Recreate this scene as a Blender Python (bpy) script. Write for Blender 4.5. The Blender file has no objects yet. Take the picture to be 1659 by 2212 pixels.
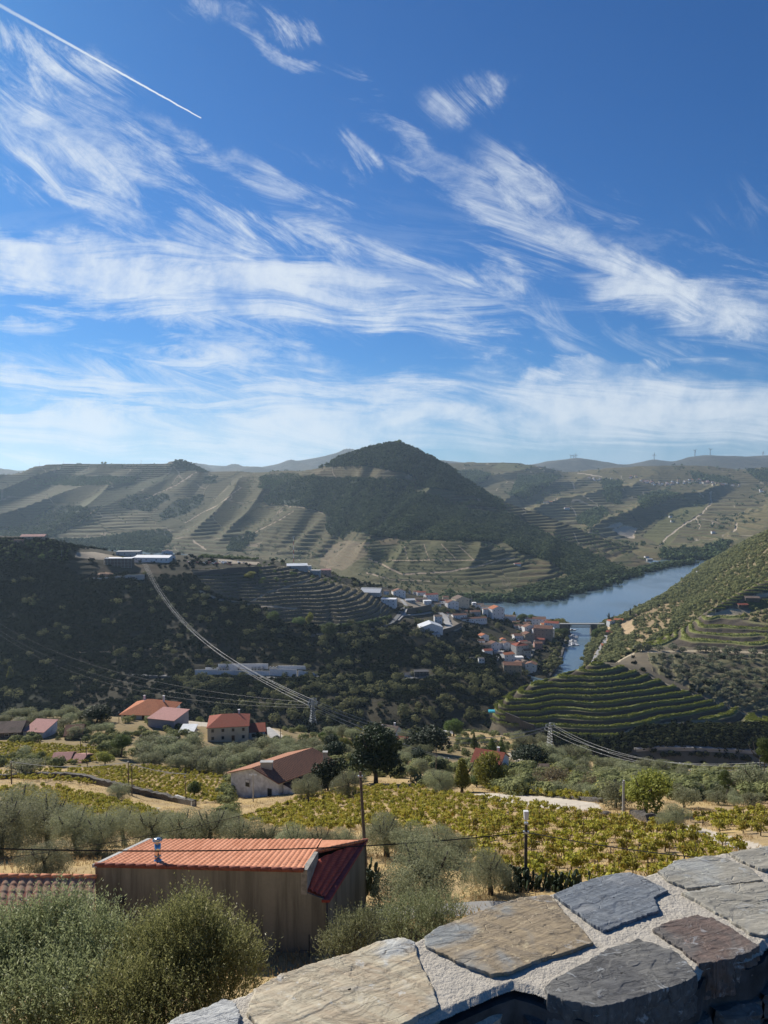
import bpy, math, random
import numpy as np
from mathutils import Vector, Matrix
from mathutils.bvhtree import BVHTree

S = bpy.context.scene
COL = S.collection
R = math.radians
random.seed(4)
RNG = np.random.default_rng(11)

# ---------------------------------------------------------------- camera
# the eye is the origin, +Y is the view direction, z = 0 is eye height, the river lies at z = -240 m
F, CX, CY, PIT = 1598.0, 829.5, 1106.0, R(2.365)
cd = bpy.data.cameras.new('camera'); cam = bpy.data.objects.new('camera', cd); COL.objects.link(cam)
cd.sensor_fit = 'VERTICAL'; cd.sensor_height = 36; cd.lens = 36*F/2212
cd.clip_start = 0.1; cd.clip_end = 60000
cam.location = (0, 0, 0); cam.rotation_euler = (R(90)-PIT, 0, 0)
S.camera = cam

# ---------------------------------------------------------------- light
SUN_AZ, SUN_EL = R(-41), R(33)            # azimuth to the left of the view, height above the horizon
sdir = Vector((math.sin(SUN_AZ)*math.cos(SUN_EL), math.cos(SUN_AZ)*math.cos(SUN_EL), math.sin(SUN_EL)))
sl = bpy.data.lights.new('sun', 'SUN'); sl.energy = 4.9; sl.angle = R(0.5); sl.color = (1.0, 0.94, 0.84)
so = bpy.data.objects.new('sun', sl); COL.objects.link(so)
so.rotation_euler = sdir.to_track_quat('Z', 'Y').to_euler()
S.view_settings.view_transform = 'Standard'; S.view_settings.look = 'None'
S.view_settings.exposure = 0.45; S.view_settings.gamma = 1.0
S.cycles.max_bounces = 5; S.cycles.diffuse_bounces = 2; S.cycles.glossy_bounces = 2
S.cycles.transparent_max_bounces = 6; S.cycles.volume_bounces = 0
S.cycles.caustics_reflective = False; S.cycles.caustics_refractive = False
try: S.cycles.use_denoising = True
except Exception: pass

# ---------------------------------------------------------------- small node helper
class NT:
    def __init__(s, tree): s.t = tree; tree.nodes.clear()
    def n(s, typ, **kw):
        nd = s.t.nodes.new(typ)
        for k, v in kw.items():
            if k.startswith('_'): setattr(nd, k[1:], v)
        return nd
    def set(s, nd, i, v):
        if v is None: return
        if isinstance(v, bpy.types.NodeSocket): s.t.links.new(v, nd.inputs[i])
        else:
            sk = nd.inputs[i]
            if sk.type == 'RGBA' and not hasattr(v, '__len__'): v = (v, v, v, 1)
            if sk.type == 'RGBA' and len(v) == 3: v = (*v, 1)
            if sk.type == 'VECTOR' and not hasattr(v, '__len__'): v = (v, v, v)
            sk.default_value = v
    def math(s, op, a, b=None, c=None, clamp=False):
        nd = s.n('ShaderNodeMath', _operation=op, _use_clamp=clamp)
        s.set(nd, 0, a); s.set(nd, 1, b); s.set(nd, 2, c); return nd.outputs[0]
    def vmath(s, op, a, b=None, out=0):
        nd = s.n('ShaderNodeVectorMath', _operation=op)
        s.set(nd, 0, a); s.set(nd, 1, b); return nd.outputs[out]
    def mix(s, f, a, b, blend='MIX'):
        nd = s.n('ShaderNodeMix', _data_type='RGBA', _blend_type=blend)
        s.set(nd, 0, f); s.set(nd, 6, a); s.set(nd, 7, b); return nd.outputs[2]
    def noise(s, vec, scale, detail=4, rough=.55, dist=0.0, out=0):
        nd = s.n('ShaderNodeTexNoise'); s.set(nd, 'Vector', vec)
        nd.inputs['Scale'].default_value = scale; nd.inputs['Detail'].default_value = detail
        nd.inputs['Roughness'].default_value = rough; nd.inputs['Distortion'].default_value = dist
        return nd.outputs[out]
    def ramp(s, f, a, b, lo=0.0, hi=1.0, smooth=True):
        nd = s.n('ShaderNodeMapRange', _interpolation_type='SMOOTHSTEP' if smooth else 'LINEAR')
        s.set(nd, 0, f)
        s.set(nd, 1, a); s.set(nd, 2, b); s.set(nd, 3, lo); s.set(nd, 4, hi); return nd.outputs[0]
    def mapping(s, vec, loc=(0, 0, 0), rot=(0, 0, 0), scale=(1, 1, 1), typ='POINT'):
        nd = s.n('ShaderNodeMapping', _vector_type=typ); s.set(nd, 0, vec)
        nd.inputs['Location'].default_value = loc; nd.inputs['Rotation'].default_value = rot
        nd.inputs['Scale'].default_value = scale; return nd.outputs[0]
    def pos(s): return s.n('ShaderNodeNewGeometry').outputs['Position']
    def obj(s): return s.n('ShaderNodeTexCoord').outputs['Object']
    def attr(s, name, out='Fac'):
        nd = s.n('ShaderNodeAttribute'); nd.attribute_name = name; return nd.outputs[out]
    def bsdf(s, col, rough=.8, bump=None, bstr=.4, bdist=.1, metal=0.0, trans=None, spec=.3, normal=None):
        b = s.n('ShaderNodeBsdfPrincipled')
        s.set(b, 'Base Color', col); s.set(b, 'Roughness', rough); s.set(b, 'Metallic', metal)
        b.inputs['Specular IOR Level'].default_value = spec
        if bump is not None:
            bn = s.n('ShaderNodeBump'); s.set(bn, 'Height', bump)
            bn.inputs['Strength'].default_value = bstr; bn.inputs['Distance'].default_value = bdist
            s.t.links.new(bn.outputs[0], b.inputs['Normal'])
        out = s.n('ShaderNodeOutputMaterial')
        if trans:
            tr = s.n('ShaderNodeBsdfTranslucent'); s.set(tr, 0, col)
            mx = s.n('ShaderNodeMixShader'); mx.inputs[0].default_value = trans
            s.t.links.new(b.outputs[0], mx.inputs[1]); s.t.links.new(tr.outputs[0], mx.inputs[2])
            s.t.links.new(mx.outputs[0], out.inputs[0])
        else: s.t.links.new(b.outputs[0], out.inputs[0])
        return b

def newmat(name):
    m = bpy.data.materials.new(name); m.use_nodes = True
    return m, NT(m.node_tree)

# ---------------------------------------------------------------- pixel <-> world, in units of the 1659 x 2212 view of the photograph
sp, cp = math.sin(PIT), math.cos(PIT)
def zof(Y, d):
    k = (CY-Y)/F; return d*(k*cp-sp)/(cp+k*sp)
def xof(X, d, z): return (X-CX)/F*(d*cp-z*sp)
def PY(X, Y, d): z = zof(Y, d); return Vector((xof(X, d, z), d, z))
def PZ(X, d, z): return Vector((xof(X, d, z), d, z))
def proj(p):
    p = np.asarray(p, float); w = p[..., 1]*cp-p[..., 2]*sp
    w = np.where(np.abs(w) < 1e-6, 1e-6, w)
    return CX+F*p[..., 0]/w, CY-F*(p[..., 1]*sp+p[..., 2]*cp)/w
def raydir(X, Y): return PY(X, Y, 1.0)

# ---------------------------------------------------------------- world: Nishita sky and cirrus
w = bpy.data.worlds.new('World'); S.world = w; w.use_nodes = True
N = NT(w.node_tree)
sky = N.n('ShaderNodeTexSky', _sky_type='NISHITA'); sky.sun_disc = False
sky.sun_elevation = SUN_EL; sky.sun_rotation = SUN_AZ
sky.altitude = 100; sky.air_density = 1.0; sky.dust_density = 0.3; sky.ozone_density = 3.0
g = N.n('ShaderNodeTexCoord').outputs['Generated']
sx = N.n('ShaderNodeSeparateXYZ'); N.set(sx, 0, g)
ys = N.math('MAXIMUM', sx.outputs[1], 0.02)
u = N.math('DIVIDE', sx.outputs[0], ys); v = N.math('DIVIDE', sx.outputs[2], ys)
cb = N.n('ShaderNodeCombineXYZ'); N.set(cb, 0, u); N.set(cb, 1, v)
uv = cb.outputs[0]
# warp
wn = N.n('ShaderNodeTexNoise'); N.set(wn, 'Vector', uv); wn.inputs['Scale'].default_value = 3.5; wn.inputs['Detail'].default_value = 2
wv = N.vmath('SUBTRACT', wn.outputs[1], (.5, .5, .5))
wsc = N.n('ShaderNodeVectorMath', _operation='SCALE'); N.set(wsc, 0, wv); wsc.inputs['Scale'].default_value = 0.07
uw = N.vmath('ADD', uv, wsc.outputs[0])
def fibre(ang, sx_, sy_, seed):
    m = N.mapping(uw, (seed, seed*.7, 0), (0, 0, R(ang)), (1, 1, 1))
    m2 = N.mapping(m, (0, 0, 0), (0, 0, 0), (sx_, sy_, 1))
    return N.ramp(N.noise(m2, 1.0, 12, .70, .9), .28, .72)
f_diag = fibre(24, 3.6, 17, 3.1)
f_flat = fibre(4, 2.4, 19, 7.7)
f_steep = fibre(44, 5.0, 18, 5.2)
f_soft = N.noise(uw, 5.0, 6, .6, .3)
# streaks of cirrus: centre x, y, half length, half width, slope down to the right (deg), strength, fibre
CL = [
 (100, 108, 200, 46, 24, .62, 's'), (90, 275, 230, 95, 38, .85, 's'), (215, 300, 290, 75, 30, .62, 'd'), (370, 380, 240, 42, 24, .55, 'd'),
 (245, 435, 160, 45, 38, .75, 'd'), (420, 300, 130, 30, 22, .35, 'd'),
 (160, 605, 380, 66, 3, 1.35, 'f'), (420, 640, 380, 60, 5, 1.2, 'f'), (440, 560, 200, 75, 22, .80, 'd'), (640, 650, 360, 72, 6, 1.05, 'f'),
 (580, 500, 190, 42, 12, .55, 's'), (820, 560, 330, 85, 28, .74, 'd'), (930, 610, 200, 75, 12, .70, 'd'), (860, 690, 220, 45, 14, .6, 'f'),
 (600, 720, 240, 28, 10, .55, 'd'), (1000, 765, 260, 36, 4, .55, 'f'), (1080, 738, 260, 12, 2, .55, 'f'),
 (560, 22, 130, 36, 8, .60, 's'), (600, 98, 100, 22, 32, .6, 'd'), (1010, 195, 100, 36, -22, .42, 's'), (760, 355, 50, 28, 35, .45, 's'),
 (860, 265, 170, 24, 40, .45, 'd'), (1000, 400, 280, 50, 32, .50, 'd'), (1130, 400, 130, 70, 42, .45, 's'), (1150, 480, 260, 40, 26, .38, 'd'),
 (1270, 420, 180, 40, 24, .42, 'd'), (1290, 570, 260, 62, 14, .72, 'd'), (1420, 610, 280, 66, 20, .95, 'd'), (1560, 665, 260, 66, 9, 1.2, 'f'),
 (1590, 760, 180, 42, 4, .6, 'f'), (1400, 740, 150, 30, 4, .42, 'd'), (1390, 790, 70, 22, -30, .5, 's'), (1450, 735, 60, 24, 10, .5, 'd'),
 (70, 735, 200, 18, 6, .6, 'f'), (300, 718, 120, 9, 3, .42, 'f'), (90, 690, 130, 24, 8, .4, 'f'), (400, 775, 260, 24, 12, .66, 'f'),
 (120, 830, 360, 38, 4, .78, 'f'), (480, 830, 340, 62, 8, .74, 'd'), (860, 850, 360, 70, 5, .9, 'f'), (1260, 845, 360, 62, 3, 1.0, 'f'),
 (1560, 850, 300, 46, 0, .78, 'f'), (160, 925, 560, 60, 3, 1.15, 'f'), (700, 925, 560, 66, 2, 1.1, 'f'), (1250, 900, 560, 62, 0, 1.15, 'f'),
 (500, 890, 130, 12, -2, .6, 'f'), (1220, 808, 110, 20, -8, .6, 'd'), (300, 985, 800, 32, 0, .80, 'f'), (1300, 960, 700, 20, 0, .45, 'f'), (1620, 355, 60, 10, 5, .3, 'f'),
 (1150, 700, 260, 60, 20, .3, 'd'), (1550, 480, 220, 60, -20, .16, 's'),
]
acc = {}
en = N.n('ShaderNodeTexNoise'); N.set(en, 'Vector', uv); en.inputs['Scale'].default_value = 5.0; en.inputs['Detail'].default_value = 6; en.inputs['Roughness'].default_value = .62
es = N.n('ShaderNodeVectorMath', _operation='SCALE'); N.set(es, 0, N.vmath('SUBTRACT', en.outputs[1], (.5, .5, .5))); es.inputs['Scale'].default_value = 0.15
uve = N.vmath('ADD', uv, es.outputs[0])
for (X, Y, L, W_, A, st, k) in CL:
    c = raydir(X, Y)
    m = N.mapping(uve, (c.x, c.z, 0), (0, 0, R(-A)), (L/F, W_/F, 1), 'TEXTURE')
    ln = N.vmath('LENGTH', m, None, out=1)
    e = N.ramp(ln, 1.7, 0.2, 0.0, st)
    acc[k] = e if k not in acc else N.math('MAXIMUM', acc[k], e)
def layer(env, fib, lo=.36, w_=.34):
    t = N.math('ADD', N.math('MULTIPLY', N.math('SUBTRACT', fib, .55), .62), N.math('MULTIPLY', env, .46))
    return N.math('MULTIPLY', N.ramp(t, .02, .58), N.ramp(env, 0.0, .35))
mk = N.math('MAXIMUM', N.math('MAXIMUM', layer(acc['d'], f_diag), layer(acc['f'], f_flat)), layer(acc['s'], f_steep))
blot = N.ramp(N.noise(uw, 9.0, 9, .66), .30, .62, .30, 1.0)
mk = N.math('MULTIPLY', mk, blot)
veil = N.math('MULTIPLY', N.ramp(v, .17, .02, 0, .55), N.ramp(f_soft, .2, .75))
gen = N.math('MULTIPLY', N.ramp(N.math('MULTIPLY', f_flat, f_soft), .22, .5, 0, .5), N.ramp(v, .42, .12))
mk = N.math('ADD', mk, N.math('MULTIPLY', N.math('SUBTRACT', 1.0, mk, clamp=True), N.math('ADD', veil, gen)), clamp=True)
# the contrail: a thin straight line of ice from the top left, sharpest at its lower end
ca_, ce_ = raydir(-60, -22), raydir(436, 256)
cm_ = ((ca_.x+ce_.x)/2, (ca_.z+ce_.z)/2); cl_ = math.hypot(ce_.x-ca_.x, ce_.z-ca_.z)/2; can = math.atan2(ce_.z-ca_.z, ce_.x-ca_.x)
tm_ = N.mapping(uv, (cm_[0], cm_[1], 0), (0, 0, can), (cl_, 1, 1), 'TEXTURE'); ts = N.n('ShaderNodeSeparateXYZ'); N.set(ts, 0, tm_)
wd_ = N.ramp(ts.outputs[0], -1.0, 1.0, .0036, .0011, False)
prof = N.ramp(N.math('DIVIDE', N.math('ABSOLUTE', N.math('ADD', ts.outputs[1], N.math('MULTIPLY', N.math('SUBTRACT', N.noise(uv, 90, 2), .5), .0016))), wd_), 1.0, .25)
mk = N.math('MAXIMUM', mk, N.math('MULTIPLY', prof, N.math('MULTIPLY', N.ramp(ts.outputs[0], 1.0, .985), N.ramp(ts.outputs[0], -1, .6, .5, 1.15))))
front = N.ramp(sx.outputs[1], 0.02, 0.2)
mk = N.math('MULTIPLY', mk, front)
mk = N.math('MULTIPLY', mk, N.ramp(sx.outputs[2], -0.01, 0.03))
skc = N.mix(1.0, sky.outputs[0], (0.18, 0.56, 1.0, 1), 'MULTIPLY')
bg1 = N.n('ShaderNodeBackground'); N.set(bg1, 0, skc); bg1.inputs[1].default_value = 0.064
bg2 = N.n('ShaderNodeBackground'); N.set(bg2, 0, (.86, .93, 1.0, 1)); bg2.inputs[1].default_value = 0.66
ms = N.n('ShaderNodeMixShader'); N.set(ms, 0, N.math('MULTIPLY', mk, .88)); N.t.links.new(bg1.outputs[0], ms.inputs[1]); N.t.links.new(bg2.outputs[0], ms.inputs[2])
wo = N.n('ShaderNodeOutputWorld'); N.t.links.new(ms.outputs[0], wo.inputs[0])

# ---------------------------------------------------------------- numpy noise
_T = np.random.default_rng(5).random((256, 256))
def vnoise(x, y, seed=0):
    x = np.asarray(x, float)+seed*17.31; y = np.asarray(y, float)+seed*9.73
    xi = np.floor(x).astype(int); yi = np.floor(y).astype(int)
    fx = x-xi; fy = y-yi; fx = fx*fx*(3-2*fx); fy = fy*fy*(3-2*fy)
    a = _T[xi & 255, yi & 255]; b = _T[(xi+1) & 255, yi & 255]; c = _T[xi & 255, (yi+1) & 255]; d = _T[(xi+1) & 255, (yi+1) & 255]
    return (a*(1-fx)+b*fx)*(1-fy)+(c*(1-fx)+d*fx)*fy
def fbm(x, y, o=4, seed=0, g_=.5):
    s = 0; a = 1.0; t = 0
    for i in range(o):
        s = s+a*vnoise(x*2**i, y*2**i, seed+i*3); t += a; a *= g_
    return s/t
def sstep(a, b, x):
    t = np.clip((x-a)/(b-a), 0, 1); return t*t*(3-2*t)
def inpoly(px, py, poly):
    ins = np.zeros(px.shape, bool); n = len(poly); j = n-1
    for i in range(n):
        xi, yi = poly[i]; xj, yj = poly[j]
        if yi != yj:
            c = ((yi > py) != (yj > py)) & (px < (xj-xi)*(py-yi)/(yj-yi)+xi); ins ^= c
        j = i
    return ins

# ---------------------------------------------------------------- meshes
def mesh_np(name, V, Fq, mat=None, parent=None, smooth=False, attrs=None):
    """V (n,3), Fq (m,k) -> one mesh object"""
    me = bpy.data.meshes.new(name)
    V = np.asarray(V, np.float32); Fq = np.asarray(Fq, np.int32); k = Fq.shape[1]
    me.vertices.add(len(V)); me.vertices.foreach_set('co', V.ravel())
    me.loops.add(Fq.size); me.loops.foreach_set('vertex_index', Fq.ravel())
    me.polygons.add(len(Fq)); me.polygons.foreach_set('loop_start', np.arange(0, Fq.size, k, dtype=np.int32))
    if smooth: me.polygons.foreach_set('use_smooth', np.ones(len(Fq), bool))
    me.update(calc_edges=True)
    for an, (typ, arr) in (attrs or {}).items():
        a = me.attributes.new(an, typ, 'POINT'); arr = np.asarray(arr, np.float32)
        a.data.foreach_set('value' if typ == 'FLOAT' else 'color', arr.ravel())
    if mat: me.materials.append(mat)
    o = bpy.data.objects.new(name, me); COL.objects.link(o)
    if parent: o.parent = parent
    return o

class MB:
    """collects boxes, tubes and polygons and links them as ONE mesh object"""
    def __init__(s): s.v = []; s.f = []
    def add(s, vs, fs):
        b = len(s.v); s.v += [tuple(p) for p in vs]; s.f += [tuple(b+i for i in f) for f in fs]; return s
    def box(s, x0, x1, y0, y1, z0, z1):
        return s.add([(x0, y0, z0), (x1, y0, z0), (x1, y1, z0), (x0, y1, z0), (x0, y0, z1), (x1, y0, z1), (x1, y1, z1), (x0, y1, z1)],
                     [(0, 3, 2, 1), (4, 5, 6, 7), (0, 1, 5, 4), (1, 2, 6, 5), (2, 3, 7, 6), (3, 0, 4, 7)])
    def prism(s, bottom, top):
        n = len(bottom)
        return s.add(list(bottom)+list(top), [tuple(range(n))[::-1], tuple(range(n, 2*n))]+[(i, (i+1) % n, n+(i+1) % n, n+i) for i in range(n)])
    def slab(s, poly, t):
        """polygon with thickness t downwards along its normal"""
        p = [Vector(q) for q in poly]; nn = Vector((0, 0, 0))
        for i in range(len(p)): nn += p[i].cross(p[(i+1) % len(p)])
        nn.normalize(); 
        if nn.z < 0: p = p[::-1]; nn = -nn
        return s.prism([q-nn*t for q in p], p)
    def tube(s, pts, r, n=6, cap=True):
        pts = [Vector(p) for p in pts]; m = len(pts)
        rs = r if hasattr(r, '__len__') else [r]*m
        vs = []; fs = []; up = None
        for i, p in enumerate(pts):
            t = (pts[min(i+1, m-1)]-pts[max(i-1, 0)]); t = t.normalized() if t.length > 1e-9 else Vector((0, 0, 1))
            a = Vector((0, 0, 1)) if abs(t.z) < .9 else Vector((1, 0, 0))
            if up is not None and (up-t*up.dot(t)).length > .1: a = up
            x = (a-t*a.dot(t)).normalized(); up = x; y = t.cross(x)
            for k in range(n):
                th = 2*math.pi*k/n; vs.append(p+(x*math.cos(th)+y*math.sin(th))*rs[i])
        for i in range(m-1):
            for k in range(n): fs.append((i*n+k, i*n+(k+1) % n, (i+1)*n+(k+1) % n, (i+1)*n+k))
        if cap: fs.append(tuple(range(n))[::-1]); fs.append(tuple(range((m-1)*n, m*n)))
        return s.add(vs, fs)
    def build(s, name, mat=None, parent=None, smooth=False, bevel=0):
        me = bpy.data.meshes.new(name); me.from_pydata(s.v, [], s.f)
        if mat: me.materials.append(mat)
        me.update()
        if smooth: me.polygons.foreach_set('use_smooth', [True]*len(me.polygons))
        o = bpy.data.objects.new(name, me); COL.objects.link(o)
        if parent: o.parent = parent
        if bevel:
            b = o.modifiers.new('bevel', 'BEVEL'); b.width = bevel; b.segments = 2; b.limit_method = 'ANGLE'
        return o

def tag(o, label=None, cat=None, group=None, kind=None):
    if label: o['label'] = label
    if cat: o['category'] = cat
    if group: o['group'] = group
    if kind: o['kind'] = kind
    return o
def empty(name, loc, rz=0, label=None, cat=None, group=None):
    o = bpy.data.objects.new(name, None); COL.objects.link(o); o.location = loc; o.rotation_euler = (0, 0, rz)
    o.empty_display_size = .2
    return tag(o, label, cat, group)
def copy_tree(o, parent=None):
    c = o.copy(); COL.objects.link(c)
    if parent: c.parent = parent
    for ch in CH.get(o.name, []): copy_tree(bpy.data.objects[ch], c)
    return c
CH = {}
def remember(o):
    """note the children of a prototype once, so that copying stays quick"""
    CH[o.name] = [c.name for c in o.children]
    for c in o.children: remember(c)

# ================================================================ TERRAIN
def line(knots, s, x0=None, x1=None):
    """knots (X, d, Y) or (X, d, z<0.. given as ('z', value)) -> points at parameters s, by X"""
    k = sorted(knots, key=lambda t: t[0])
    Xs = np.array([t[0] for t in k], float); D = np.array([t[1] for t in k], float)
    Z = np.array([(t[2] if t[2] < 400 and len(t) == 4 else zof(t[2], t[1])) for t in k], float)
    x0 = Xs[0] if x0 is None else x0; x1 = Xs[-1] if x1 is None else x1
    X = x0+(x1-x0)*s
    def it(A):
        # smooth cubic through the knots (monotone tangents)
        h = np.diff(Xs); dl = np.diff(A)/h; m = np.zeros(len(A)); m[0] = dl[0]; m[-1] = dl[-1]
        for i in range(1, len(A)-1): m[i] = 0 if dl[i-1]*dl[i] <= 0 else 2*dl[i-1]*dl[i]/(dl[i-1]+dl[i])
        j = np.clip(np.searchsorted(Xs, X, 'right')-1, 0, len(Xs)-2); t = (X-Xs[j])/h[j]; t = np.clip(t, 0, 1)
        return ((2*t**3-3*t**2+1)*A[j]+(t**3-2*t**2+t)*h[j]*m[j]+(-2*t**3+3*t**2)*A[j+1]+(t**3-t**2)*h[j]*m[j+1])
    d = it(D); z = it(Z)
    return np.stack([(X-CX)/F*(d*cp-z*sp), d, z], -1)

def loft(lines, rows):
    """lines: list of (n,3) arrays, rows: number of steps between them -> (R, n, 3)"""
    L = np.stack(lines); m = len(L); T = np.zeros_like(L)
    for i in range(m):
        if i == 0: T[i] = L[1]-L[0]
        elif i == m-1: T[i] = L[-1]-L[-2]
        else:
            a = L[i]-L[i-1]; b = L[i+1]-L[i]
            la = np.linalg.norm(a, axis=-1, keepdims=True)+1e-6; lb = np.linalg.norm(b, axis=-1, keepdims=True)+1e-6
            T[i] = .85*(a/la+b/lb)*.5*np.minimum(la, lb)
    out = []
    for i in range(m-1):
        for r in range(rows[i]):
            t = r/rows[i]
            out.append((2*t**3-3*t**2+1)*L[i]+(t**3-2*t**2+t)*T[i]+(-2*t**3+3*t**2)*L[i+1]+(t**3-t**2)*T[i+1])
    out.append(L[-1]); return np.stack(out)

ZK = ('wood', 'vine', 'path', 'green')
def zones_of(X, Y, zones, base=(0, 0, 0, 0), jit=2.5, wx=None, wy=None, wscale=12.):
    """zones: list of (channel values, polygon); later ones cover earlier ones"""
    jx = (fbm(wx/wscale, wy/wscale, 3, 21)-.5)*2*jit*2; jy = (fbm(wx/wscale, wy/wscale, 3, 33)-.5)*2*jit
    C = np.zeros(X.shape+(4,)); C[...] = base
    for val, poly in zones:
        xs = [p[0] for p in poly]; ys = [p[1] for p in poly]
        near = (X > min(xs)-9) & (X < max(xs)+9) & (Y > min(ys)-9) & (Y < max(ys)+9)
        idx = np.nonzero(near.ravel())[0]
        if not len(idx): continue
        ins = inpoly((X+jx).ravel()[idx], (Y+jy).ravel()[idx], poly)
        C.reshape(-1, 4)[idx[ins]] = val
    return C
def stroke(pts, w0, w1=None):
    """a polygon round a polyline (in view units)"""
    w1 = w0 if w1 is None else w1; n = len(pts); a = []; b = []
    for i, (x, y) in enumerate(pts):
        x0, y0 = pts[max(i-1, 0)]; x1, y1 = pts[min(i+1, n-1)]
        tx, ty = x1-x0, y1-y0; l = math.hypot(tx, ty); w_ = (w0+(w1-w0)*i/(n-1))/2
        a.append((x-ty/l*w_, y+tx/l*w_)); b.append((x+ty/l*w_, y-tx/l*w_))
    return a+b[::-1]

PATCH = {}
def parcels(x, y, size, seed=0):
    """fields: nearest of jittered seeds -> random per field (3) and distance to the border"""
    wx = x+(fbm(x/size*1.3, y/size*1.3, 2, 51+seed)-.5)*size*.7; wy = y+(fbm(x/size*1.3, y/size*1.3, 2, 63+seed)-.5)*size*.7
    a, b = wx/size+wy/size*.35, wy/size*.55
    i, j = np.floor(a).astype(int), np.floor(b).astype(int); best = np.full(x.shape, 9.); sec = np.full(x.shape, 9.); bi = np.zeros(x.shape, int); bj = np.zeros(x.shape, int)
    for di in (-1, 0, 1):
        for dj in (-1, 0, 1):
            ii, jj = (i+di) & 255, (j+dj) & 255; px = i+di+_T[ii, jj]; py = j+dj+_T[jj, (ii+77) & 255]; d = np.hypot(a-px, b-py)
            nb = d < best; sec = np.where(nb, best, np.minimum(sec, d)); best = np.where(nb, d, best); bi = np.where(nb, ii, bi); bj = np.where(nb, jj, bj)
    return _T[bi, (bj+31) & 255], _T[(bi+101) & 255, bj], _T[(bi+57) & 255, (bj+13) & 255], (sec-best)*size
def patch(name, G, zones, base, mat, noise=(0, 1), step=None, jit=2.5, extra=None, wscale=12., spur=None, label=None, psize=0, pers=(1,), hvar=0):
    """G (R,C,3) grid -> terrain mesh with zones; keeps a BVH for placing things"""
    x, y = G[..., 0], G[..., 1]
    amp, sc = noise
    if amp: G[..., 2] += (fbm(x/sc, y/sc, 5, 2)-.5)*2*amp
    if spur: G[..., 2] += spur(G)
    X, Y = proj(G)
    Cc = zones_of(X, Y, zones, base, jit, x, y, wscale)
    h = G[..., 2].copy()+(fbm(x/60, y/60, 2, 8)-.5)*1.5
    pr = np.zeros(x.shape+(4,))
    if hvar: h += (fbm(x/28, y/28, 3, 18)-.5)*hvar
    if psize:
        r1, r2, r3, ed = parcels(x, y, psize); per_ = np.array(pers)[(r1*len(pers)).astype(int)]; h = h/per_; pr = np.stack([r1, r2, r3, ed], -1)
    if step is not None:
        per, amt = step
        if psize: f = h; per = per_
        else: f = h/per; h = h/per
        fl = np.floor(f); fr = f-fl
        nf = sstep(0.08, .42, fr)
        dz = (nf-fr)*per*amt*Cc[..., 1]
        fade = np.ones_like(dz)
        G[..., 2] += dz*fade
    if extra is not None: extra(G, Cc, h, X, Y)
    Rn, Cn = x.shape
    idx = np.arange(Rn*Cn).reshape(Rn, Cn)
    Q = np.stack([idx[:-1, :-1], idx[:-1, 1:], idx[1:, 1:], idx[1:, :-1]], -1).reshape(-1, 4)
    V = G.reshape(-1, 3)
    o = mesh_np(name, V, Q, mat, None, True, {'zone': ('FLOAT_COLOR', Cc), 'hh': ('FLOAT', h), 'par': ('FLOAT_COLOR', pr)})
    tag(o, label, None, None, 'structure')
    bvh = BVHTree.FromPolygons([tuple(p) for p in G[::2, ::2].reshape(-1, 3)] , _quads(G[::2, ::2].shape[:2])) 
    PATCH[name] = dict(o=o, h=h, G=G, Z=Cc, X=X, Y=Y, bvh=bvh)
    return o
def _quads(sh):
    Rn, Cn = sh; idx = np.arange(Rn*Cn).reshape(Rn, Cn)
    return [tuple(q) for q in np.stack([idx[:-1, :-1], idx[:-1, 1:], idx[1:, 1:], idx[1:, :-1]], -1).reshape(-1, 4).tolist()]
def hit(X, Y, name, dmin=0.0):
    """the point of a patch seen at a place of the view, or None"""
    r = raydir(X, Y).normalized()
    o = r*dmin
    q = PATCH[name]['bvh'].ray_cast(o, r)
    return q[0]
def drop(x, y, name):
    q = PATCH[name]['bvh'].ray_cast(Vector((x, y, 900)), Vector((0, 0, -1)))
    return q[0]

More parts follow.
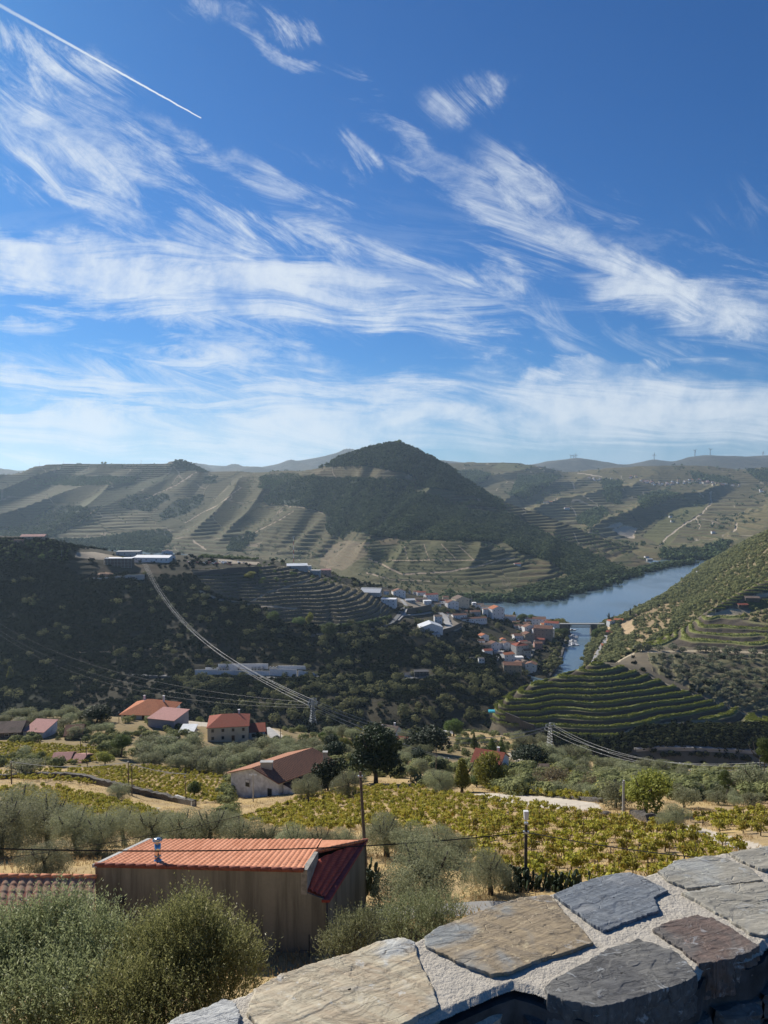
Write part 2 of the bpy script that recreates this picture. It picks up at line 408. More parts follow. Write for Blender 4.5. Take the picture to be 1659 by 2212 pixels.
# ---- materials of the land
def land_mat(name, earth=(.23, .18, .12), dry=(.27, .21, .11), vine=(.075, .085, .025), wood=(.018, .026, .012), pathc=(.34, .28, .20), green=(.10, .12, .03),
             per=7.0, parcel=170., stripe=1.0, rdark=.85, fine=8., lines=True, edge=.06, bump=0.6, bd=1.0):
    m, n = newmat(name)
    P = n.pos(); z = n.attr('zone', 'Color'); sp_ = n.n('ShaderNodeSeparateColor'); n.set(sp_, 0, z)
    wd, vn, pt = sp_.outputs[0], sp_.outputs[1], sp_.outputs[2]
    gr = n.n('ShaderNodeAttribute'); gr.attribute_name = 'zone'; gr = gr.outputs['Alpha']
    hh = n.attr('hh', 'Fac')
    big = n.noise(P, 1/parcel*1.3, 3, .5); fn = n.noise(P, 1/fine, 5, .65); mid = n.noise(P, 1/(fine*5), 4, .6)
    # parcels of land
    rs = n.n('ShaderNodeSeparateColor'); n.set(rs, 0, n.attr('par', 'Color')); pe = n.n('ShaderNodeAttribute'); pe.attribute_name = 'par'; pe = pe.outputs['Alpha']
    # terraces: rows of vines along the contours
    hw = n.math('ADD', hh, n.math('MULTIPLY', n.math('SUBTRACT', fn, .5), .18))
    fr = n.math('FRACT', hw)
    row = n.math('MULTIPLY', n.ramp(fr, .38, .52), n.ramp(fr, .98, .86))
    ris = n.math('MULTIPLY', n.ramp(fr, .0, .1), n.ramp(fr, .42, .30))
    base = n.mix(n.ramp(mid, .3, .7), earth, dry)
    base = n.mix(n.ramp(fn, .35, .75, 0, .5), base, tuple(c*.55 for c in earth))
    vcol = n.mix(rs.outputs[0], vine, tuple((a*.5+b*.5) for a, b in zip(vine, earth)))
    vcol = n.mix(n.ramp(fn, .3, .7), vcol, tuple(c*.6 for c in vine))
    soil = n.mix(rs.outputs[1], base, dry)
    k = n.math('MULTIPLY', row, n.ramp(rs.outputs[2], 0.0, .8, .55*stripe, 1.0*stripe))
    vy = n.mix(k, n.mix(.30, soil, vcol), n.mix(.12, vcol, soil))
    vy = n.mix(n.math('MULTIPLY', ris, rdark*stripe), vy, tuple(c*.42 for c in earth))
    if lines:
        vy = n.mix(n.math('MULTIPLY', n.ramp(pe, edge*1.6, edge*.5, 0, .8), n.ramp(big, .50, .40)), vy, tuple(c*.8 for c in wood))
        vy = n.mix(n.math('MULTIPLY', n.ramp(pe, edge*.6, edge*.2, 0, .75), n.ramp(big, .46, .56)), vy, pathc)
    # grassy ground that is not planted
    col = n.mix(vn, base, vy)
    gcol = n.mix(n.ramp(fn, .3, .7), green, tuple(c*.7 for c in green))
    col = n.mix(n.math('MULTIPLY', gr, .8), col, gcol)
    wcol = n.mix(n.ramp(fn, .3, .7), wood, tuple(c*1.7 for c in wood))
    col = n.mix(wd, col, wcol)
    col = n.mix(pt, col, n.mix(n.ramp(fn, .3, .8), pathc, tuple(c*.75 for c in pathc)))
    n.bsdf(col, .95, n.math('ADD', fn, n.math('MULTIPLY', n.math('MULTIPLY', row, vn), .8)), bump, bd, spec=.1)
    return m

WOOD, VINE, PATHZ, GRN, BARE, SCR = (1, 0, 0, 0), (0, 1, 0, 0), (0, 0, 1, 0), (0, .35, 0, 1), (0, 0, 0, 0), (.55, 0, 0, 0)

# ---------------------------------------------------------------- A: the near slope
s = np.linspace(0, 1, 700)
def LN(k, x0=-420, x1=2080): return line(k, s, x0, x1)
def cols(d, Ys, Xs=(-420, 200, 500, 800, 1100, 1400, 2080)): return [(X, dd, Y) for X, dd, Y in zip(Xs, d if hasattr(d, '__len__') else [d]*7, Ys)]
def flatz(d, z, Xs=(-420, 2080)): return [(X, d, zz, 0) for X, zz in zip(Xs, z if hasattr(z, '__len__') else [z]*len(Xs))]
A = [LN(flatz(2.6, -3.8)), LN(flatz(11, -9.8)), LN(flatz(20, -15.2)), LN(flatz(36, -24.2)),
     LN([(-420, 46, -27.2, 0), (500, 46, -27.0, 0), (850, 45, -26.2, 0), (1100, 45, -25.9, 0), (2080, 46, -26.0, 0)]),
     LN(cols(60, (1862, 1862, 1855, 1850, 1848, 1842, 1836))),
     LN(cols(85, (1815, 1815, 1812, 1795, 1775, 1765, 1760))),
     LN(cols(115, (1755, 1760, 1775, 1752, 1722, 1714, 1726))),
     LN(cols(150, (1695, 1712, 1738, 1706, 1694, 1690, 1705))),
     LN(cols(190, (1652, 1660, 1690, 1670, 1676, 1688, 1696))),
     LN(cols(240, (1600, 1602, 1616, 1638, 1655, 1672, 1685))),
     LN(cols(290, (1550, 1548, 1566, 1600, 1632, 1658, 1678))),
     LN([(-420, 350, -145, 0), (600, 350, -140, 0), (800, 355, 1582), (960, 360, 1588), (1100, 360, 1608), (1400, 360, 1658), (2080, 360, 1690)]),
     LN([(-420, 430, -200, 0), (700, 430, -195, 0), (850, 425, -160, 0), (960, 425, 1578), (1100, 425, 1592), (1250, 430, 1640), (1400, 440, 1662), (2080, 440, 1690)]),
     LN([(-420, 510, -236, 0), (850, 510, -232, 0), (960, 480, 1585), (1100, 500, -186, 0), (1250, 500, -214, 0), (2080, 500, -222, 0)]),
     LN(flatz(600, -250))]
GA = loft(A, [12, 12, 18, 16, 24, 40, 50, 50, 50, 50, 50, 50, 30, 24, 14])
zA = [
 (BARE, [(0, 1880), (205, 1880), (205, 1800), (0, 1800)]),
 (SCR, [(0, 1540), (700, 1540), (900, 1580), (1300, 1660), (1659, 1700), (1659, 1730), (1300, 1700), (900, 1640), (500, 1690), (0, 1640)]),
 (PATHZ, stroke([(560, 1568), (600, 1590), (612, 1598)], 22, 14)),
 (PATHZ, stroke([(380, 1560), (470, 1568)], 10)),
 (PATHZ, [(1010, 1718), (1040, 1712), (1150, 1717), (1240, 1728), (1290, 1735), (1305, 1750), (1250, 1752), (1120, 1742), (1040, 1730)]),
 (PATHZ, [(1490, 1782), (1560, 1800), (1640, 1822), (1659, 1832), (1600, 1836), (1520, 1812), (1470, 1788)]),
 (PATHZ, [(270, 1755), (350, 1745), (300, 1738), (220, 1738), (200, 1745)]),
 (PATHZ, stroke([(1100, 1630), (1180, 1668), (1240, 1700)], 12, 20)),
 (WOOD, [(0, 1640), (10, 1640), (0, 1650)]),
]
M_near = land_mat('near_slope_land', earth=(.34, .25, .14), dry=(.47, .34, .15), vine=(.10, .11, .03), wood=(.10, .085, .05), pathc=(.52, .46, .37), per=3., parcel=40., fine=1.2, lines=False, bump=.8, bd=.12)
patch('near_hillside', GA, zA, BARE, M_near, noise=(.45, 9.), jit=2.5, wscale=6.)

# ---------------------------------------------------------------- B: the shady slope across the ravine, its shoulder and the town spur
s = np.linspace(0, 1, 900)
def LB(k, x1=1215): return line(k, s, -420, x1)
B = [LB([(-420, 560, -243, 0), (1100, 570, -243, 0), (1190, 640, -244, 0)], 1190),
     LB([(-420, 640, -226, 0), (900, 650, -226, 0), (1000, 690, -232, 0), (1110, 740, -238, 0), (1160, 800, -243, 0), (1186, 830, -243.5, 0)], 1186),
     LB([(-420, 730, -208, 0), (900, 740, -207, 0), (1000, 780, -217, 0), (1110, 850, -230, 0), (1170, 880, -238, 0), (1187, 880, -243, 0)], 1187),
     LB([(-420, 785, 1450), (300, 790, 1450), (800, 800, 1445), (950, 860, 1437), (1050, 890, 1437), (1140, 915, 1440), (1195, 920, -237, 0), (1205, 925, -243, 0)], 1205),
     LB([(-420, 860, 1378), (300, 860, 1380), (700, 870, 1378), (850, 900, 1372), (950, 960, 1366), (1050, 985, 1390), (1140, 990, 1410), (1200, 995, -236.5, 0), (1214, 998, -243, 0)], 1214),
     LB([(-420, 930, 1290), (150, 930, 1292), (450, 935, 1298), (700, 945, 1305), (780, 960, 1312), (850, 1010, 1330), (950, 1060, 1338), (1050, 1070, 1365), (1140, 1075, 1385), (1205, 1080, -236, 0), (1222, 1085, -243, 0)], 1222),
     LB([(-420, 985, 1230), (60, 985, 1215), (200, 975, 1250), (300, 980, 1248), (450, 985, 1243), (600, 1000, 1255), (700, 1020, 1262), (800, 1060, 1285), (880, 1100, 1308), (950, 1130, 1318), (1050, 1150, 1340), (1150, 1150, 1362), (1215, 1150, -236, 0), (1228, 1152, -243, 0)], 1228),
     LB([(-420, 1030, 1150), (0, 1030, 1158), (60, 1030, 1160), (130, 1030, 1178), (200, 1035, 1200), (300, 1040, 1212), (400, 1040, 1212), (500, 1045, 1216), (600, 1055, 1222), (680, 1080, 1240), (750, 1110, 1264), (800, 1130, 1276), (880, 1180, 1288), (950, 1210, 1296), (1050, 1230, 1318), (1150, 1225, 1344), (1215, 1220, -236, 0), (1233, 1225, -243, 0)], 1233),
     LB([(-420, 1130, 1165), (150, 1130, 1182), (330, 1160, 1200), (430, 1170, 1202), (600, 1160, 1214), (700, 1160, 1236), (800, 1200, 1262), (880, 1250, 1278), (950, 1290, 1290), (1050, 1310, 1318), (1150, 1300, 1345), (1215, 1280, -240, 0), (1233, 1280, -246, 0)], 1233),
     LB([(-420, 1350, -170, 0), (700, 1350, -190, 0), (900, 1400, -236, 0), (1050, 1400, -243, 0), (1225, 1400, -246, 0)], 1233),
     LB(flatz(1900, -248), 1150)]
GB = loft(B, [30, 50, 70, 90, 110, 90, 60, 40, 30, 12])
zB = [
 (WOOD, [(-500, 1100), (140, 1180), (150, 1540), (-500, 1540)]),
 (PATHZ, [(165, 1193), (200, 1192), (260, 1203), (290, 1205), (235, 1210), (160, 1204)]),
 ((0, 1, .3, 0), [(410, 1232), (560, 1222), (640, 1224), (700, 1246), (780, 1272), (850, 1318), (800, 1352), (620, 1352), (600, 1330), (540, 1302), (480, 1290), (430, 1262)]),
 (PATHZ, stroke([(428, 1276), (470, 1296), (520, 1302), (560, 1310), (640, 1316)], 4)),
 (PATHZ, stroke([(540, 1301), (580, 1280), (640, 1262), (680, 1250)], 3)),
 (PATHZ, [(470, 1208), (560, 1214), (560, 1220), (470, 1216)]),
 (PATHZ, [(860, 1290), (920, 1300), (940, 1312), (900, 1316), (860, 1300)]),
 (PATHZ, [(950, 1326), (975, 1324), (980, 1340), (1000, 1352), (985, 1366), (955, 1360), (965, 1345)]),
 (SCR, [(1000, 1330), (1200, 1350), (1210, 1440), (1100, 1440), (1030, 1400)]),
 (BARE, [(210, 1225), (340, 1218), (350, 1240), (215, 1236)]),
]
M_B = land_mat('shady_slope_land', earth=(.06, .048, .034), dry=(.085, .065, .04), vine=(.05, .055, .02), wood=(.02, .022, .012), pathc=(.36, .30, .22), per=3.4, parcel=90., fine=5., bump=.8, lines=False)  # the slope's shade is put into these dark earth colours
def spurB(G):
    x, y = G[..., 0], G[..., 1]
    q = np.abs(fbm(x/90+y/400, y/500, 3, 14)*2-1)
    k = sstep(600, 760, y)*sstep(1010, 900, y)*sstep(620, 420, x)
    return (q-.35)*26*k
def hill_steps(G, Cc, h, X, Y):
    # old abandoned terraces, low steps in the scrub
    f = h*3.4/6.0; fr = f-np.floor(f)
    G[..., 2] += (sstep(0, .35, fr)-fr)*6.0*.28*(1-Cc[..., 1])*(1-.8*sstep(.8, 1, Cc[..., 0]))*sstep(.35, .6, fbm(G[..., 0]/70, G[..., 1]/70, 2, 77))*sstep(640, 700, G[..., 1])*sstep(1050, 1000, G[..., 1])
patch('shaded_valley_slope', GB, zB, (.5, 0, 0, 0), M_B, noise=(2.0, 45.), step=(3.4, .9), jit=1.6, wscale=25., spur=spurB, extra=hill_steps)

# ---------------------------------------------------------------- C: the central mountain and the hills on the left
s = np.linspace(0, 1, 1150)
def LC(k, x1=1505): return line(k, s, -420, x1)
C_ = [LC([(-420, 2350, -247, 0), (350, 2300, -247, 0), (650, 1750, -247, 0), (800, 1470, -247, 0), (1000, 1420, -247, 0), (1150, 1440, -247, 0), (1300, 1640, -247, 0), (1400, 1900, -247, 0), (1480, 2050, -247, 0), (1540, 2150, -247, 0)], 1540),
      LC([(-420, 2600, 1188), (200, 2620, 1186), (350, 2500, -239, 0), (650, 1900, -238, 0), (800, 1530, 1291), (1000, 1476, 1300), (1150, 1488, 1298), (1200, 1535, 1290), (1300, 1700, 1266), (1400, 1997, 1233), (1450, 2100, 1224), (1540, 2230, 1214)], 1540),
      LC([(-420, 2700, 1168), (200, 2720, 1168), (350, 2620, -218, 0), (650, 2050, 1222), (800, 1650, 1262), (1000, 1600, 1268), (1150, 1590, 1276), (1200, 1640, 1266), (1300, 1800, 1244), (1400, 2080, 1222), (1450, 2180, 1217), (1540, 2290, 1212)], 1540),
      LC([(-420, 2950, 1135), (200, 2980, 1135), (350, 2880, 1150), (550, 2500, 1185), (700, 2150, 1198), (800, 1850, 1213), (1000, 1800, 1218), (1150, 1800, 1240), (1250, 1900, 1238), (1350, 2060, 1222), (1450, 2240, 1214), (1530, 2340, 1211)], 1530),
      LC([(-420, 3300, 1095), (200, 3350, 1095), (350, 3250, 1105), (550, 2850, 1130), (700, 2450, 1150), (800, 2080, 1172), (950, 2020, 1176), (1050, 2020, 1180), (1150, 2060, 1196), (1250, 2150, 1205), (1350, 2260, 1205), (1450, 2330, 1211), (1525, 2390, 1211)], 1525),
      LC([(-420, 3700, 1055), (200, 3750, 1050), (350, 3700, 1050), (550, 3250, 1070), (700, 2750, 1085), (800, 2450, 1095), (900, 2420, 1100), (1000, 2400, 1118), (1100, 2400, 1145), (1200, 2400, 1165), (1300, 2420, 1182), (1400, 2420, 1200), (1515, 2440, 1212)], 1515),
      LC([(-420, 3950, 1035), (100, 3980, 1022), (250, 3980, 1018), (400, 3950, 1018), (550, 3450, 1040), (700, 2900, 1038), (800, 2680, 1030), (860, 2660, 1022), (920, 2660, 1040), (1000, 2620, 1072), (1100, 2580, 1115), (1200, 2520, 1143), (1300, 2500, 1172), (1400, 2450, 1195), (1508, 2460, 1214)], 1508),
      LC([(-420, 4100, 1040), (0, 4100, 1030), (40, 4100, 1024), (75, 4100, 1009), (140, 4100, 1003), (200, 4100, 1002.5), (350, 4080, 1003), (378, 4070, 996), (400, 4070, 997), (425, 4070, 1007), (450, 4050, 1021), (500, 3900, 1020), (560, 3700, 1020), (620, 3500, 1018), (660, 3300, 1017), (700, 3050, 1007), (740, 2900, 987), (800, 2820, 967), (855, 2800, 957), (880, 2800, 963), (920, 2790, 982), (960, 2780, 1005), (1000, 2760, 1033), (1060, 2720, 1071), (1150, 2660, 1106), (1230, 2600, 1135), (1300, 2540, 1164), (1400, 2470, 1190), (1450, 2450, 1204), (1505, 2450, 1216)]),
      LC([(-420, 4900, -60, 0), (400, 4900, -40, 0), (850, 3500, -40, 0), (1100, 3300, -220, 0), (1505, 3000, -250, 0)]),
      LC([(-420, 6000, -252, 0), (1505, 3800, -252, 0)])]
GC = loft(C_, [4, 50, 80, 80, 90, 80, 70, 20, 6])
BROWN = (0, 1, .12, 0)
zC = [
 (WOOD, [(-20, 1140), (40, 1140), (110, 1095), (220, 1095), (200, 1120), (140, 1150), (90, 1170), (-20, 1175)]),
 (WOOD, [(255, 1090), (280, 1070), (370, 1068), (365, 1080), (320, 1105), (270, 1100)]),
 (WOOD, [(345, 1110), (380, 1082), (440, 1070), (435, 1090), (400, 1112), (350, 1125)]),
 (SCR, [(50, 1040), (140, 1028), (300, 1030), (285, 1045), (180, 1050), (60, 1048)]),
 (WOOD, [(120, 1165), (200, 1165), (300, 1150), (360, 1145), (370, 1165), (350, 1190), (250, 1195), (120, 1190)]),
 (WOOD, [(440, 1032), (470, 1030), (468, 1045), (442, 1045)]),
 (SCR, [(560, 1030), (620, 1022), (660, 1030), (640, 1050), (600, 1062), (560, 1055)]),
 (WOOD, [(370, 1008), (378, 996), (400, 996), (452, 1022), (400, 1014)]),
 (WOOD, [(500, 1165), (540, 1150), (560, 1155), (520, 1190), (490, 1190)]),
 (WOOD, [(566, 1082), (600, 1052), (690, 1022), (690, 1008), (735, 986), (800, 965), (855, 950), (930, 985), (1000, 1030), (1060, 1072), (1150, 1108), (1190, 1130), (1180, 1180), (1140, 1195), (1100, 1185), (1060, 1180), (900, 1175), (830, 1160), (760, 1148), (742, 1165), (705, 1150), (705, 1112), (640, 1096), (580, 1092)]),
 (WOOD, [(1100, 1180), (1150, 1150), (1230, 1175), (1290, 1205), (1350, 1235), (1340, 1262), (1180, 1296), (1080, 1300), (1090, 1285), (1180, 1262), (1160, 1230), (1110, 1200)]),
 (WOOD, [(780, 1292), (1080, 1288), (1200, 1280), (1300, 1255), (1400, 1225), (1480, 1210), (1480, 1235), (1300, 1280), (1150, 1310), (780, 1310)]),
 (BROWN, [(670, 1024), (700, 1008), (790, 1008), (880, 1024), (905, 1044), (860, 1036), (780, 1034), (700, 1032)]),
 (GRN, [(876, 1050), (935, 1054), (1010, 1066), (960, 1072), (900, 1066)]),
 (VINE, [(950, 1068), (1030, 1072), (1046, 1083), (1000, 1090), (950, 1080)]),
 (VINE, [(1000, 1092), (1070, 1095), (1085, 1108), (1045, 1108), (1010, 1100)]),
 (PATHZ, stroke([(1000, 1095), (1025, 1108), (1055, 1124)], 3)),
 (VINE, [(1080, 1078), (1150, 1105), (1250, 1140), (1400, 1190), (1440, 1206), (1400, 1225), (1330, 1225), (1280, 1195), (1200, 1165), (1130, 1130), (1090, 1105)]),
 (VINE, [(1130, 1195), (1190, 1215), (1240, 1250), (1180, 1262), (1120, 1240), (1080, 1210)]),
 ((0, .6, 0, .75), [(740, 1172), (820, 1166), (1090, 1170), (1130, 1200), (1110, 1290), (760, 1295), (700, 1270)]),
 ((0, .6, .25, .1), [(700, 1180), (745, 1168), (800, 1172), (790, 1200), (740, 1235), (690, 1222)]),
 (GRN, [(812, 1180), (1005, 1174), (1078, 1200), (1060, 1208), (830, 1212), (800, 1198)]),
 (GRN, [(790, 1206), (900, 1216), (1000, 1216), (1080, 1212), (1090, 1225), (960, 1245), (860, 1250), (770, 1236)]),
 (PATHZ, stroke([(795, 1207), (870, 1240), (960, 1235), (1040, 1222), (1070, 1212), (1110, 1204)], 3)),
 (PATHZ, stroke([(790, 1238), (850, 1252), (940, 1256)], 2.5)),
 (PATHZ, stroke([(873, 1180), (880, 1211)], 1.5)), (PATHZ, stroke([(917, 1177), (926, 1212)], 1.5)), (PATHZ, stroke([(955, 1176), (985, 1212)], 1.5)), (PATHZ, stroke([(990, 1178), (1024, 1211)], 1.5)), (PATHZ, stroke([(830, 1211), (1060, 1210)], 1.5)),
 (BARE, [(820, 1165), (860, 1160), (862, 1176), (825, 1178)]),
 (PATHZ, stroke([(415, 1168), (448, 1188)], 3)), (PATHZ, stroke([(635, 1105), (600, 1125), (520, 1165)], 1.6)),
 (PATHZ, stroke([(512, 1048), (522, 1052), (480, 1085), (400, 1130)], 1.8)), (PATHZ, stroke([(230, 1085), (200, 1105), (170, 1130)], 2)),
 (PATHZ, stroke([(425, 1020), (380, 1048), (310, 1080)], 2)), (PATHZ, stroke([(640, 1095), (700, 1110)], 2)), (PATHZ, stroke([(580, 1088), (660, 1098)], 1.6)),
 (GRN, [(165, 1090), (220, 1062), (320, 1036), (380, 1020), (370, 1030), (300, 1062), (230, 1090), (180, 1098)]),
]
def spurC(G):
    x, y = G[..., 0], G[..., 1]
    left = sstep(-250, -700, x)
    a = .98*x-.06*y+(fbm(x/500, y/500, 2, 71)-.5)*160
    q = 1-np.abs(2*fbm(a/290, y/2600, 2, 5, .4)-1)*2.3
    row = np.arange(x.shape[0])[:, None]+0*x
    kl = sstep(54, 150, row)*sstep(448, 300, row)
    z = (np.clip(q, 0, 1)-.45)*78*kl*left
    q2 = 1-np.abs(2*fbm((x-.25*y)/210, y/900, 3, 9)-1)*1.7
    kr = sstep(60, 170, row)*sstep(448, 380, row)*(1-left)*sstep(760, 200, x)
    z += (np.clip(q2, 0, 1)-.4)*70*kr
    return z
M_C = land_mat('mountain_land', rdark=.6, earth=(.145, .112, .066), dry=(.185, .142, .072), vine=(.066, .080, .028), green=(.095, .10, .045), wood=(.02, .028, .016), pathc=(.36, .28, .20), per=8.5, parcel=190., fine=10., bump=.8, bd=3.0, edge=10.)
patch('vineyard_mountain', GC, zC, (0, 1, 0, .3), M_C, noise=(4., 110.), step=(8.5, .6), jit=2.2, wscale=60., spur=spurC, psize=210., pers=(6.5, 8., 9.5, 11.))

# ---------------------------------------------------------------- E, F: far hills
s = np.linspace(0, 1, 900)
def LE(k, x0=800, x1=2100): return line(k, s, x0, x1)
E = [LE([(800, 2500, -250, 0), (1300, 2450, -250, 0), (1420, 2190, -247, 0), (2100, 2190, -247, 0)]),
     LE([(800, 2600, -239, 0), (1300, 2550, -239, 0), (1420, 2262, -238, 0), (2100, 2262, -238, 0)]),
     LE([(800, 2800, -228, 0), (1400, 2600, -224, 0), (2100, 2600, -215, 0)]),
     LE([(800, 3000, 1150), (1200, 3000, 1150), (1400, 2950, 1172), (1659, 2950, 1150), (2100, 3000, 1120)]),
     LE([(800, 3600, 1100), (1200, 3600, 1100), (1400, 3500, 1112), (1659, 3500, 1105), (2100, 3500, 1080)]),
     LE([(800, 4300, 1050), (1150, 4300, 1058), (1400, 4300, 1068), (1659, 4300, 1072), (2100, 4300, 1050)]),
     LE([(800, 4900, 1025), (1080, 4900, 1024), (1250, 4900, 1040), (1400, 4900, 1040), (1659, 4900, 1045), (2100, 4900, 1030)]),
     LE([(800, 5400, 1010), (947, 5400, 1001), (1079, 5400, 999), (1154, 5400, 1005), (1230, 5500, 1020), (1280, 5600, 1016), (1330, 5600, 1011), (1430, 5600, 1006), (1530, 5600, 1008), (1610, 5600, 1014), (1659, 5600, 1011), (1760, 5600, 1005), (2100, 5600, 1000)]),
     LE([(800, 6600, -60, 0), (2100, 6600, -60, 0)])]
GE = loft(E, [6, 14, 50, 80, 80, 60, 45, 8])
zE = [
 (PATHZ, [(1304, 1142), (1340, 1128), (1390, 1108), (1430, 1098), (1395, 1110), (1350, 1132), (1330, 1142)]),
 (VINE, [(1340, 1128), (1380, 1110), (1430, 1098), (1440, 1100), (1390, 1120), (1350, 1135)]),
 (PATHZ, [(1322, 1145), (1350, 1135), (1378, 1140), (1368, 1155), (1372, 1164), (1350, 1160)]),
 (GRN, [(1385, 1160), (1410, 1135), (1450, 1105), (1530, 1070), (1525, 1100), (1470, 1135), (1460, 1160), (1440, 1182)]),
 (GRN, [(1080, 1000), (1160, 1008), (1100, 1020), (1060, 1010)]),
 (WOOD, [(980, 1020), (1020, 1016), (1060, 1024), (1050, 1040), (1000, 1060), (975, 1045)]),
 (WOOD, [(1120, 1030), (1180, 1025), (1210, 1030), (1170, 1060), (1130, 1080), (1100, 1070)]),
 (WOOD, [(1300, 1035), (1345, 1040), (1335, 1090), (1310, 1085)]),
 (WOOD, [(1610, 1016), (1680, 1012), (1680, 1045), (1640, 1040)]),
 (WOOD, [(1490, 1020), (1560, 1030), (1600, 1045), (1560, 1045), (1500, 1035)]),
 (WOOD, [(1250, 1115), (1300, 1095), (1310, 1105), (1280, 1140), (1250, 1130)]),
 (WOOD, [(1380, 1075), (1430, 1060), (1470, 1070), (1420, 1090), (1390, 1100)]),
 (WOOD, [(1430, 1190), (1520, 1185), (1580, 1170), (1560, 1215), (1430, 1215)]),
 (PATHZ, stroke([(1535, 1060), (1537, 1085), (1510, 1115), (1475, 1135), (1440, 1160), (1425, 1178)], 3)),
 (PATHZ, stroke([(1180, 1090), (1210, 1075), (1190, 1085)], 2)),
 (PATHZ, stroke([(1585, 1150), (1593, 1138), (1592, 1130)], 4)), (PATHZ, stroke([(1500, 1120), (1512, 1135), (1508, 1145)], 2)), (PATHZ, stroke([(1535, 1135), (1548, 1122)], 2)),
 (PATHZ, stroke([(1250, 1022), (1270, 1026), (1300, 1030)], 2)),
]
def spurE(G):
    x, y = G[..., 0], G[..., 1]
    a = x*.83-.55*y+(fbm(x/600, y/600, 2, 72)-.5)*200
    q = 1-np.abs(2*fbm(a/380, (y+.6*x)/2600, 2, 6, .4)-1)*2.3
    row = np.arange(x.shape[0])[:, None]+0*x
    k = sstep(30, 140, row)*sstep(332, 214, row)
    dz = (np.clip(q, 0, 1)-.45)*52*k
    return np.maximum(dz, np.where(y > 2265, -237-G[..., 2], dz))
M_E = land_mat('far_hill_land', rdark=.6, earth=(.18, .14, .085), dry=(.24, .185, .095), vine=(.085, .10, .038), green=(.13, .135, .05), wood=(.022, .03, .02), pathc=(.46, .38, .28), per=9., parcel=230., fine=16., bump=.8, bd=4., edge=14.)
patch('far_vineyard_hills', GE, zE, (0, 1, 0, .25), M_E, noise=(7, 170.), step=(9., .7), jit=2., wscale=80., spur=spurE, psize=300., pers=(9., 12., 15.))

s = np.linspace(0, 1, 500)
FF = [line([(-700, 6200, -250, 0), (2300, 6200, -250, 0)], s), line([(-700, 8200, 1032), (400, 8200, 1026), (1200, 8400, 1020), (2300, 8400, 1015)], s),
      line([(-700, 11000, 1022), (0, 11000, 1020), (40, 11000, 1021), (80, 11000, 1028), (400, 10800, 1002), (425, 10600, 1003), (475, 10400, 1008), (550, 10000, 1010), (590, 9600, 1005), (645, 9400, 999), (700, 9200, 985), (760, 9200, 976), (800, 9200, 974), (900, 9300, 990), (1050, 9400, 1010), (1164, 9500, 1005), (1180, 9500, 1000), (1220, 9500, 995), (1245, 9500, 994), (1280, 9500, 1000), (1345, 9600, 1004), (1380, 9700, 1000), (1415, 9800, 993), (1450, 9800, 996), (1495, 9800, 985), (1530, 9800, 982.5), (1605, 9800, 986), (1659, 9800, 984), (1800, 9800, 980), (2300, 9800, 990)], s),
      line([(-700, 14500, -100, 0), (2300, 14500, -100, 0)], s)]
GF = loft(FF, [8, 70, 8])
def spurF(G):
    x, y = G[..., 0], G[..., 1]
    q = 1-np.abs(2*fbm(x/700+y/1500, y/2500, 4, 16)-1)*1.6
    return (np.clip(q, 0, 1)-.4)*120*sstep(7200, 8200, y)*sstep(9700, 8900, y)
M_F = land_mat('horizon_range_land', earth=(.14, .11, .09), dry=(.16, .13, .09), vine=(.05, .06, .03), wood=(.03, .04, .03), pathc=(.3, .25, .2), per=20., parcel=500., fine=60., bump=.6, bd=10., edge=.03, stripe=.5)
patch('horizon_ranges', GF, [], (.5, .3, 0, 0), M_F, noise=(26, 600.), jit=2., wscale=100., spur=spurF)

# ---------------------------------------------------------------- R: scrub hill on the right bank, then the terraced knoll before it
def stl(pts):
    s_ = np.linspace(0, 1, 420); P = [np.array(p, float) for p in pts]; m = len(P)
    t = s_*(m-1); j = np.clip(t.astype(int), 0, m-2); f = (t-j)[:, None]; A_ = np.array(P)
    T = np.gradient(A_, axis=0)
    return (2*f**3-3*f**2+1)*A_[j]+(f**3-2*f**2+f)*T[j]+(-2*f**3+3*f**2)*A_[j+1]+(f**3-f**2)*T[j+1]
q = PY
r_m = [PZ(1236, 780, -246), PZ(1248, 885, -246), PZ(1256, 1010, -246), PZ(1272, 1110, -246), PZ(1290, 1229, -246), PZ(1390, 1420, -246), PZ(1442, 1598, -246), PZ(1486, 1870, -246), PZ(1520, 2060, -246), PZ(1590, 2260, -246)]
r_0 = [PZ(1250, 780, -239), PZ(1260, 885, -239), PZ(1268, 1010, -239), PZ(1284, 1110, -239), PZ(1304, 1229, -239), PZ(1402, 1420, -239), PZ(1454, 1598, -239), PZ(1496, 1870, -239), PZ(1531, 2060, -239), PZ(1600, 2250, -239)]
r_1 = [PZ(1300, 780, -232), PZ(1305, 890, -228), PZ(1330, 1020, -226), PZ(1340, 1115, -226), PZ(1366, 1235, -225), PZ(1440, 1430, -220), PZ(1478, 1610, -219), PZ(1513, 1880, -222), PZ(1537, 2080, -228), PZ(1605, 2260, -236)]
r_2 = [PZ(1440, 800, -212), PZ(1440, 900, -206), q(1450, 1345, 1040), q(1465, 1322, 1130), q(1500, 1292, 1250), q(1540, 1244, 1450), q(1562, 1212, 1600), q(1584, 1187, 1850), q(1595, 1192, 2060), PZ(1620, 2270, -236)]
r_3 = [PZ(1750, 830, -180), PZ(1750, 930, -160), q(1750, 1222, 1050), q(1750, 1190, 1140), q(1740, 1160, 1250), q(1725, 1130, 1400), q(1715, 1126, 1520), q(1700, 1135, 1700), q(1690, 1150, 1950), PZ(1700, 2280, -236)]
